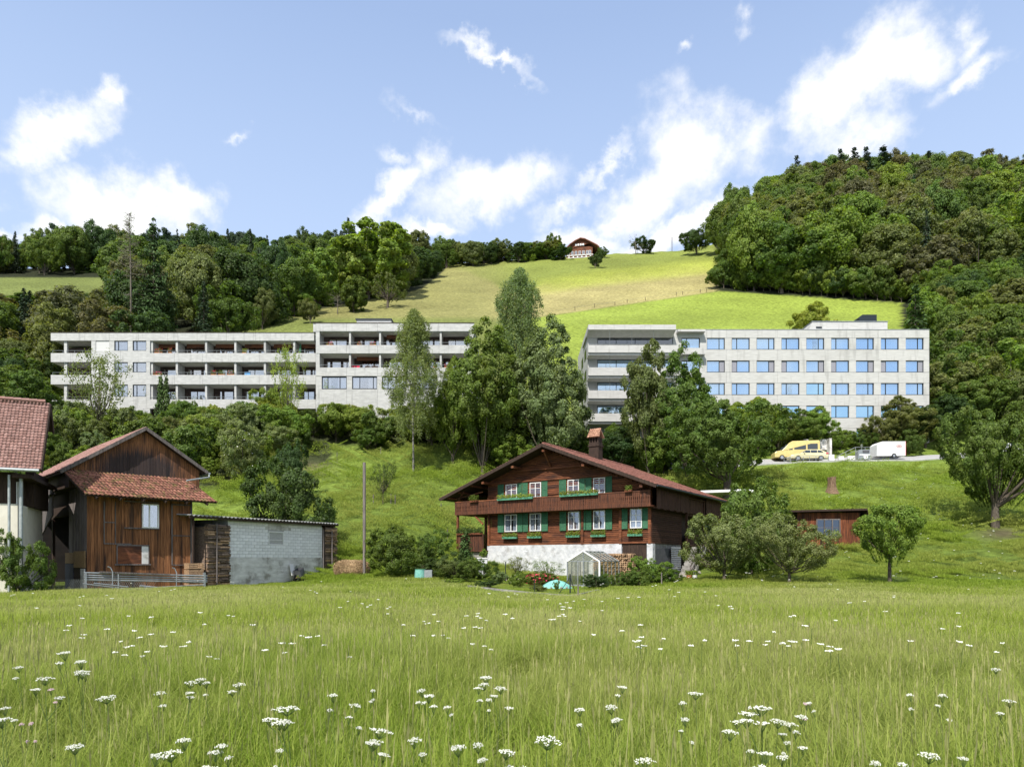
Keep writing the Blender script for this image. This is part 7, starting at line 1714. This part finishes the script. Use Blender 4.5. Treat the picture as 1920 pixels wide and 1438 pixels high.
def blades(seed, size, n, h0, h1, w, mats, seeds=0, lean=.35):
    g = np.random.default_rng(seed); b = np.stack([g.uniform(-size / 2, size / 2, n), g.uniform(-size / 2, size / 2, n), np.zeros(n)], 1)
    a = g.uniform(0, 2 * math.pi, n); h = g.uniform(h0, h1, n); ln = g.gamma(2, lean / 2, n) * h; d = np.stack([np.cos(a), np.sin(a), np.zeros(n)], 1); s = np.stack([-np.sin(a), np.cos(a), np.zeros(n)], 1)
    ww = w * g.uniform(.6, 1.4, n); ww[:n // 60] *= 3.2; h[:n // 60] *= .6; V = []
    for f, wf in ((0, 1), (.45, .85), (.8, .5), (1, .06)):
        c = b + d * (ln * f ** 2)[:, None]; c[:, 2] = h * (f - .12 * f * f * np.minimum(ln / h, 2)); V += [c - s * (ww * wf / 2)[:, None], c + s * (ww * wf / 2)[:, None]]
    V = np.stack(V, 1).reshape(-1, 3); k = np.arange(n)[:, None] * 8; Q = np.concatenate([k + np.array([0, 1, 3, 2]), k + np.array([2, 3, 5, 4]), k + np.array([4, 5, 7, 6])], 0); mi = np.zeros(len(Q))
    if seeds:
        idx = g.choice(n, seeds, replace=False); tp = b[idx] * .98; hh = h[idx] * g.uniform(1.05, 1.45, seeds); top = tp + d[idx] * .1; top[:, 2] = hh; q = s[idx]
        w2 = w * .28; o = len(V); V2 = np.stack([tp - q * w2, tp + q * w2, top + q * w2, top - q * w2], 1).reshape(-1, 3); Q2 = np.arange(4 * seeds).reshape(-1, 4) + o
        w3 = w * 1.0; lo = top - (top - tp) * .2; V3 = np.stack([lo, (lo + top) / 2 + q * w3, top, (lo + top) / 2 - q * w3], 1).reshape(-1, 3); Q3 = np.arange(4 * seeds).reshape(-1, 4) + o + len(V2)
        V = np.concatenate([V, V2, V3]); Q = np.concatenate([Q, Q2, Q3]); mi = np.concatenate([mi, np.ones(2 * seeds)])
    me = arrays_mesh('tuft', V, Q, mi)
    for m in mats: me.materials.append(m)
    o = bpy.data.objects.new('tuft', me); return o
def gn_scatter(name, P, rot, scl, sources, label, cat=None):
    me = bpy.data.meshes.new(name); me.from_pydata([tuple(p) for p in P], [], [])
    a = me.attributes.new('rot', 'FLOAT_VECTOR', 'POINT'); a.data.foreach_set('vector', np.asarray(rot, dtype=np.float32).ravel())
    b = me.attributes.new('scl', 'FLOAT_VECTOR', 'POINT'); b.data.foreach_set('vector', np.asarray(scl, dtype=np.float32).ravel())
    o = link(name, me)
    nt = bpy.data.node_groups.new(name, 'GeometryNodeTree'); nt.interface.new_socket('Geometry', in_out='INPUT', socket_type='NodeSocketGeometry'); nt.interface.new_socket('Geometry', in_out='OUTPUT', socket_type='NodeSocketGeometry')
    N, L = nt.nodes, nt.links; gi = N.new('NodeGroupInput'); go = N.new('NodeGroupOutput'); iop = N.new('GeometryNodeInstanceOnPoints'); jg = N.new('GeometryNodeJoinGeometry')
    for s_ in reversed(sources):
        oi = N.new('GeometryNodeObjectInfo'); oi.inputs['Object'].default_value = s_; oi.inputs['As Instance'].default_value = True; L.new(oi.outputs['Geometry'], jg.inputs[0])
    L.new(gi.outputs[0], iop.inputs['Points']); L.new(jg.outputs[0], iop.inputs['Instance']); iop.inputs['Pick Instance'].default_value = True
    rv_ = N.new('FunctionNodeRandomValue'); rv_.data_type = 'INT'; rv_.inputs['Min'].default_value = 0 if False else 0
    for i_ in rv_.inputs:
        if i_.name == 'Max' and i_.type == 'INT': i_.default_value = len(sources) - 1
        if i_.name == 'Min' and i_.type == 'INT': i_.default_value = 0
    L.new([q for q in rv_.outputs if q.type == 'INT'][0], iop.inputs['Instance Index'])
    for nm, sock in (('rot', 'Rotation'), ('scl', 'Scale')):
        na = N.new('GeometryNodeInputNamedAttribute'); na.data_type = 'FLOAT_VECTOR'; na.inputs['Name'].default_value = nm
        out = [q for q in na.outputs if q.enabled and q.name == 'Attribute'][0]; L.new(out, iop.inputs[sock])
    L.new(iop.outputs[0], go.inputs[0]); md = o.modifiers.new('scatter', 'NODES'); md.node_group = nt
    return tag(o, label, cat, kind='stuff')
g = np.random.default_rng(99)
def field(y0, y1, dens, over=1.12, pxl=-460, pxr=2400):
    n = int(dens * .5 * (y1 ** 2 - y0 ** 2) * (pxr - pxl) / F); y = np.sqrt(g.uniform(y0 ** 2, y1 ** 2, n)); x = (g.uniform(pxl, pxr, n) - HX) / F * y; return x, y
foot = []          # keep grass out of buildings and the yard
def inside(x, y, fr, u0, u1, v0, v1):
    dx, dy = x - fr.o[0], y - fr.o[1]; u = dx * fr.u[0] + dy * fr.u[1]; v = dx * fr.v[0] + dy * fr.v[1]; return (u > u0) & (u < u1) & (v > v0) & (v < v1)
def clear(x, y):
    k = ~(inside(x, y, CH, W_ - 3.3, .3, -1, VB) | inside(x, y, CH, .2, 3, -1, 9) | inside(x, y, BA, -1.2, BW + .3, -1.0, BB) | inside(x, y, SH, -3, SW + 2.2, -.35, 6) | inside(x, y, LH, -8, 2.6, -.3, 9) | inside(x, y, GH, -.1, gw + .1, -.1, gl + .1))
    gp_ = [((a[0] + c[0]) / 2, (a[1] + c[1]) / 2) for a, c in zip(g0, g1)]
    k &= ((x - SX) ** 2 + (y - SY) ** 2) > 9.0
    pxx, pyy = HX + F * x / y, HY - F * (Hn(x, y) - CZ) / y; k &= (((pxx - 575) / 34) ** 2 + ((pyy - 868) / 20) ** 2 > 1) & (((pxx - 1880) / 42) ** 2 + ((pyy - 1000) / 10) ** 2 > 1)
    for q in gp_: k &= ~(((x - q[0]) ** 2 + (y - q[1]) ** 2) < 1.35 ** 2)
    return k
def tilt(x, y, e=.6):
    dzx = (Hn(x + e, y) - Hn(x - e, y)) / (2 * e); dzy = (Hn(x, y + e) - Hn(x, y - e)) / (2 * e); return np.stack([np.arctan(dzy), -np.arctan(dzx), g.uniform(0, 6.28, len(x))], 1)
near = [blades(i, 1.3, 1150, .16, .56, .0068, [M['grass'], M['seed']], 42, .8) for i in range(5)]
mid = [blades(10 + i, 2.2, 1500, .18, .44, .0105, [M['grasspale'], M['seed']], 40, .8) for i in range(4)]
back = [blades(15 + i, 2.6, 1500, .08, .22, .016, [M['grasspale'], M['seed']], 24, .8) for i in range(4)]
lush = [blades(20 + i, 2.2, 1000, .08, .22, .02, [M['grasslush']], 0, .5) for i in range(3)]
farg = [blades(30 + i, 3.4, 900, .07, .20, .038, [M['grasslush']], 0, .5) for i in range(3)]
def lay_grass(name, y0, y1, dens, src, label, smin, smax, cond=None, hs=1.0):
    x, y = field(y0, y1, dens); k = clear(x, y)
    if cond is not None: k &= cond(x, y)
    x, y = x[k], y[k]; s_ = g.uniform(smin, smax, len(x)); hv = s_ * hs * (1 + .22 * np.sin(x * .35 + 1.2 * np.sin(y * .4)) * np.sin(y * .5))
    gn_scatter(name, np.stack([x, y, Hn(x, y) - .02], 1), tilt(x, y), np.stack([s_, s_, hv], 1), src, label)
def garden(x, y):
    p_ = HX + F * x / y; q_ = HY - F * (Hn(x, y) - CZ) / y
    return (p_ > 828) & (p_ < 1126) & (q_ < np.interp(p_, [828, 880, 940, 1000, 1074, 1100, 1122], [1090, 1101, 1108, 1114, 1120, 1114, 1108])) & (y < 50)
lay_grass('meadow_grass', 1.6, 13, 1.9, near, 'tall green meadow grass filling the foreground', .8, 1.25)
lay_grass('meadow_grass', 12, 26, .8, mid, 'tall meadow grass in the middle of the field', .8, 1.2)
lay_grass('meadow_grass', 24, 41, .6, back, 'shorter meadow grass towards the farm buildings', .8, 1.2, lambda x, y: ~(garden(x, y) | garden(x, y + 1.2)))
lay_grass('garden_lawn', 32, 50, 1.0, lush, 'short mown lawn inside the garden kerb', .45, .6, garden, .6)
lay_grass('slope_grass', 39, 62, .62, lush, 'fresh grass around the farm buildings', .8, 1.2, lambda x, y: ~garden(x, y))
lay_grass('slope_grass', 60, 93, .30, farg, 'grass on the slope below the road', .8, 1.3, lambda x, y: (HX + F * x / y > 380) & ((y < 84) | (HX + F * x / y < 1230)))
# umbels
def umbel(seed, r=.06, n=18, mat_='petal', stem_h=.8, kids=2):
    g_ = random.Random(seed); st, ums = MB(), []
    st.tube([(0, 0, 0), (.02, 0, stem_h * .5), (0, 0, stem_h - .05)], [.005, .004, .003], 5)
    def head(cx, cy, cz, r, n):
        um = MB(); ums.append(um)
        for i in range(n):
            q = math.sqrt((i + .5) / n) * r; a = i * 2.4 + g_.uniform(-.3, .3); z = cz + .007 * (1 - (q / r) ** 2) + g_.uniform(-.004, .004); p = (cx + q * math.cos(a) * g_.uniform(.85, 1.2), cy + q * math.sin(a) * g_.uniform(.85, 1.2), z + g_.uniform(-.004, .006))
            st.tube([(cx, cy, cz - .05), p], .0015, 3, 0, False)
            for _ in range(5): um.ball((p[0] + g_.gauss(0, .0065), p[1] + g_.gauss(0, .0065), z + g_.uniform(-.002, .006)), g_.uniform(.003, .0058), 5, 3, sq=(1, 1, .7))
    head(0, 0, stem_h, r, n)
    for k in range(kids):
        a = g_.uniform(0, 6.28); q = g_.uniform(.06, .13); zc = stem_h - g_.uniform(.06, .16); st.tube([(0, 0, stem_h * .6), (q * .7 * math.cos(a), q * .7 * math.sin(a), zc - .08), (q * math.cos(a), q * math.sin(a), zc - .05)], .003, 4, 0, False); head(q * math.cos(a), q * math.sin(a), zc, r * .6, max(8, n * 2 // 3))
    return st.mesh('stem'), [u_.mesh('umbel') for u_ in ums]
UM = [umbel(i, .068 + .009 * (i % 3), 20 + 3 * (i % 3), kids=(i + 1) % 3) for i in range(7)]
for a, b in UM:
    a.materials.append(M['stem'])
    for h_ in b: h_.materials.append(M['petal'])
UP = umbel(9, .05, 16, kids=1); UP[0].materials.append(M['stem'])
for h_ in UP[1]: h_.materials.append(M['petalpink'])
fl = [(148, 1224, 30), (158, 1241, 26), (160, 1259, 24), (50, 1250, 20), (93, 1271, 28), (218, 1306, 44), (21, 1330, 22), (28, 1350, 36), (102, 1293, 18, 1), (152, 1396, 34), (305, 1294, 28), (342, 1277, 22), (370, 1273, 18), (400, 1279, 20), (463, 1281, 30), (540, 1330, 50), (535, 1352, 34), (630, 1306, 26), (638, 1322, 24), (243, 1424, 28), (350, 1404, 46), (405, 1402, 26), (398, 1418, 30), (364, 1391, 24),
      (520, 1406, 22), (660, 1372, 46), (710, 1388, 28), (765, 1382, 28), (795, 1306, 28), (828, 1290, 18), (912, 1270, 26), (892, 1294, 26), (932, 1289, 24), (912, 1283, 20), (921, 1312, 16), (857, 1328, 22), (905, 1383, 26), (874, 1403, 26), (913, 1410, 46), (965, 1434, 44), (1022, 1385, 52), (1103, 1327, 24), (1158, 1290, 26), (1150, 1317, 30), (1307, 1302, 24), (1282, 1319, 14), (1290, 1345, 18), (1366, 1377, 32), (1382, 1402, 18),
      (1405, 1340, 40), (1432, 1332, 42), (1440, 1346, 30), (1496, 1345, 32), (1497, 1360, 28), (1508, 1322, 18, 1), (1459, 1411, 26), (1452, 1424, 30), (1484, 1386, 16), (1720, 1407, 40), (1740, 1307, 18), (1767, 1305, 18), (1873, 1253, 14), (1895, 1315, 26), (1812, 1426, 24), (1648, 1428, 20), (46, 1358, 14, 1), (90, 1352, 14, 1), (588, 1432, 30, 1), (1225, 1434, 40), (1700, 1434, 22), (1550, 1320, 16), (700, 1290, 12)]
def third(px): return 'left' if px < 480 else 'centre left' if px < 960 else 'centre right' if px < 1440 else 'right'
for i, f_ in enumerate(fl):
    px, py, w = f_[:3]; pink = len(f_) > 3; hgt = rnd.uniform(.72, .86) if i > 2 else (1.02, .98, .92)[i]
    Y = (CZ - hgt) * F / (py - HY); x, y = XY(px, Y); s_ = w / F * Y / .16 * rnd.uniform(.75, 1.05)
    mesh = UP if pink else UM[i % 7]; row = 'at the very front' if py > 1380 else 'in the near rows' if py > 1310 else 'in the second rows'
    size = 'large' if w > 38 else 'medium' if w > 24 else 'small'
    lab = size + (' pink' if pink else ' white') + ' umbel flower in the ' + third(px) + ' of the meadow ' + row
    if i == 0: lab = 'tallest white umbel flower, top head of the high stem at the left'
    t = empty('umbel_flower', (x, y, H(x, y)), rnd.uniform(0, 6.28), lab, 'wild flower', lab if i else None); t.scale = (s_, s_, hgt / .8); t.rotation_euler = (rnd.gauss(0, .07), rnd.gauss(0, .07), rnd.uniform(0, 6.28))
    link('stem', mesh[0], None, t); [link('umbel', h_, None, t) for h_ in mesh[1]]
# farther flowers as one scatter
def tinyumbel(seed):
    g_ = random.Random(seed); mb = MB(); mb.tube([(0, 0, 0), (0, 0, .66)], .006, 3)
    me = MB(); 
    for k in range(g_.choice((1, 2, 3))):
        cx, cy, cz = g_.gauss(0, .07), g_.gauss(0, .07), .70 - .05 * k
        for i in range(9): a = i * 2.4; q = .055 * math.sqrt((i + .5) / 9); mb.ball((cx + q * math.cos(a), cy + q * math.sin(a), cz + g_.uniform(0, .015)), .017, 5, 3, 1, sq=(1, 1, .7))
    m = mb.mesh('tiny'); m.materials.append(M['stem']); m.materials.append(M['petal']); return bpy.data.objects.new('tiny', m)
ty_ = [tinyumbel(i) for i in range(4)]
px = g.uniform(-30, 1950, 1500); Y = 1 / g.uniform(1 / 40, 1 / 9, 1500); x = (px - HX) / F * Y
keep = (np.sin(x * .9 + 2) * np.sin(Y * .55) * .5 + .4 * np.sin(px * .02 + Y * .3) + g.normal(0, .6, 1500)) > .9
x, Y = x[keep], Y[keep]; s_ = g.uniform(.5, .95, len(x))
gn_scatter('meadow_flowers', np.stack([x, Y, Hn(x, Y)], 1), np.stack([g.normal(0, .06, len(x)), g.normal(0, .06, len(x)), g.uniform(0, 6, len(x))], 1), np.stack([s_, s_, g.uniform(.72, .95, len(x))], 1), ty_, 'small white umbels dotted through the farther meadow')
px = g.uniform(1250, 1950, 160); Y = g.uniform(41, 84, 160); x = (px - HX) / F * Y; s_ = g.uniform(.8, 1.4, 160)
gn_scatter('meadow_flowers', np.stack([x, Y, Hn(x, Y) - .3], 1), np.zeros((160, 3)), np.stack([s_, s_, s_], 1), ty_, 'tiny white flowers dotted over the right slope')
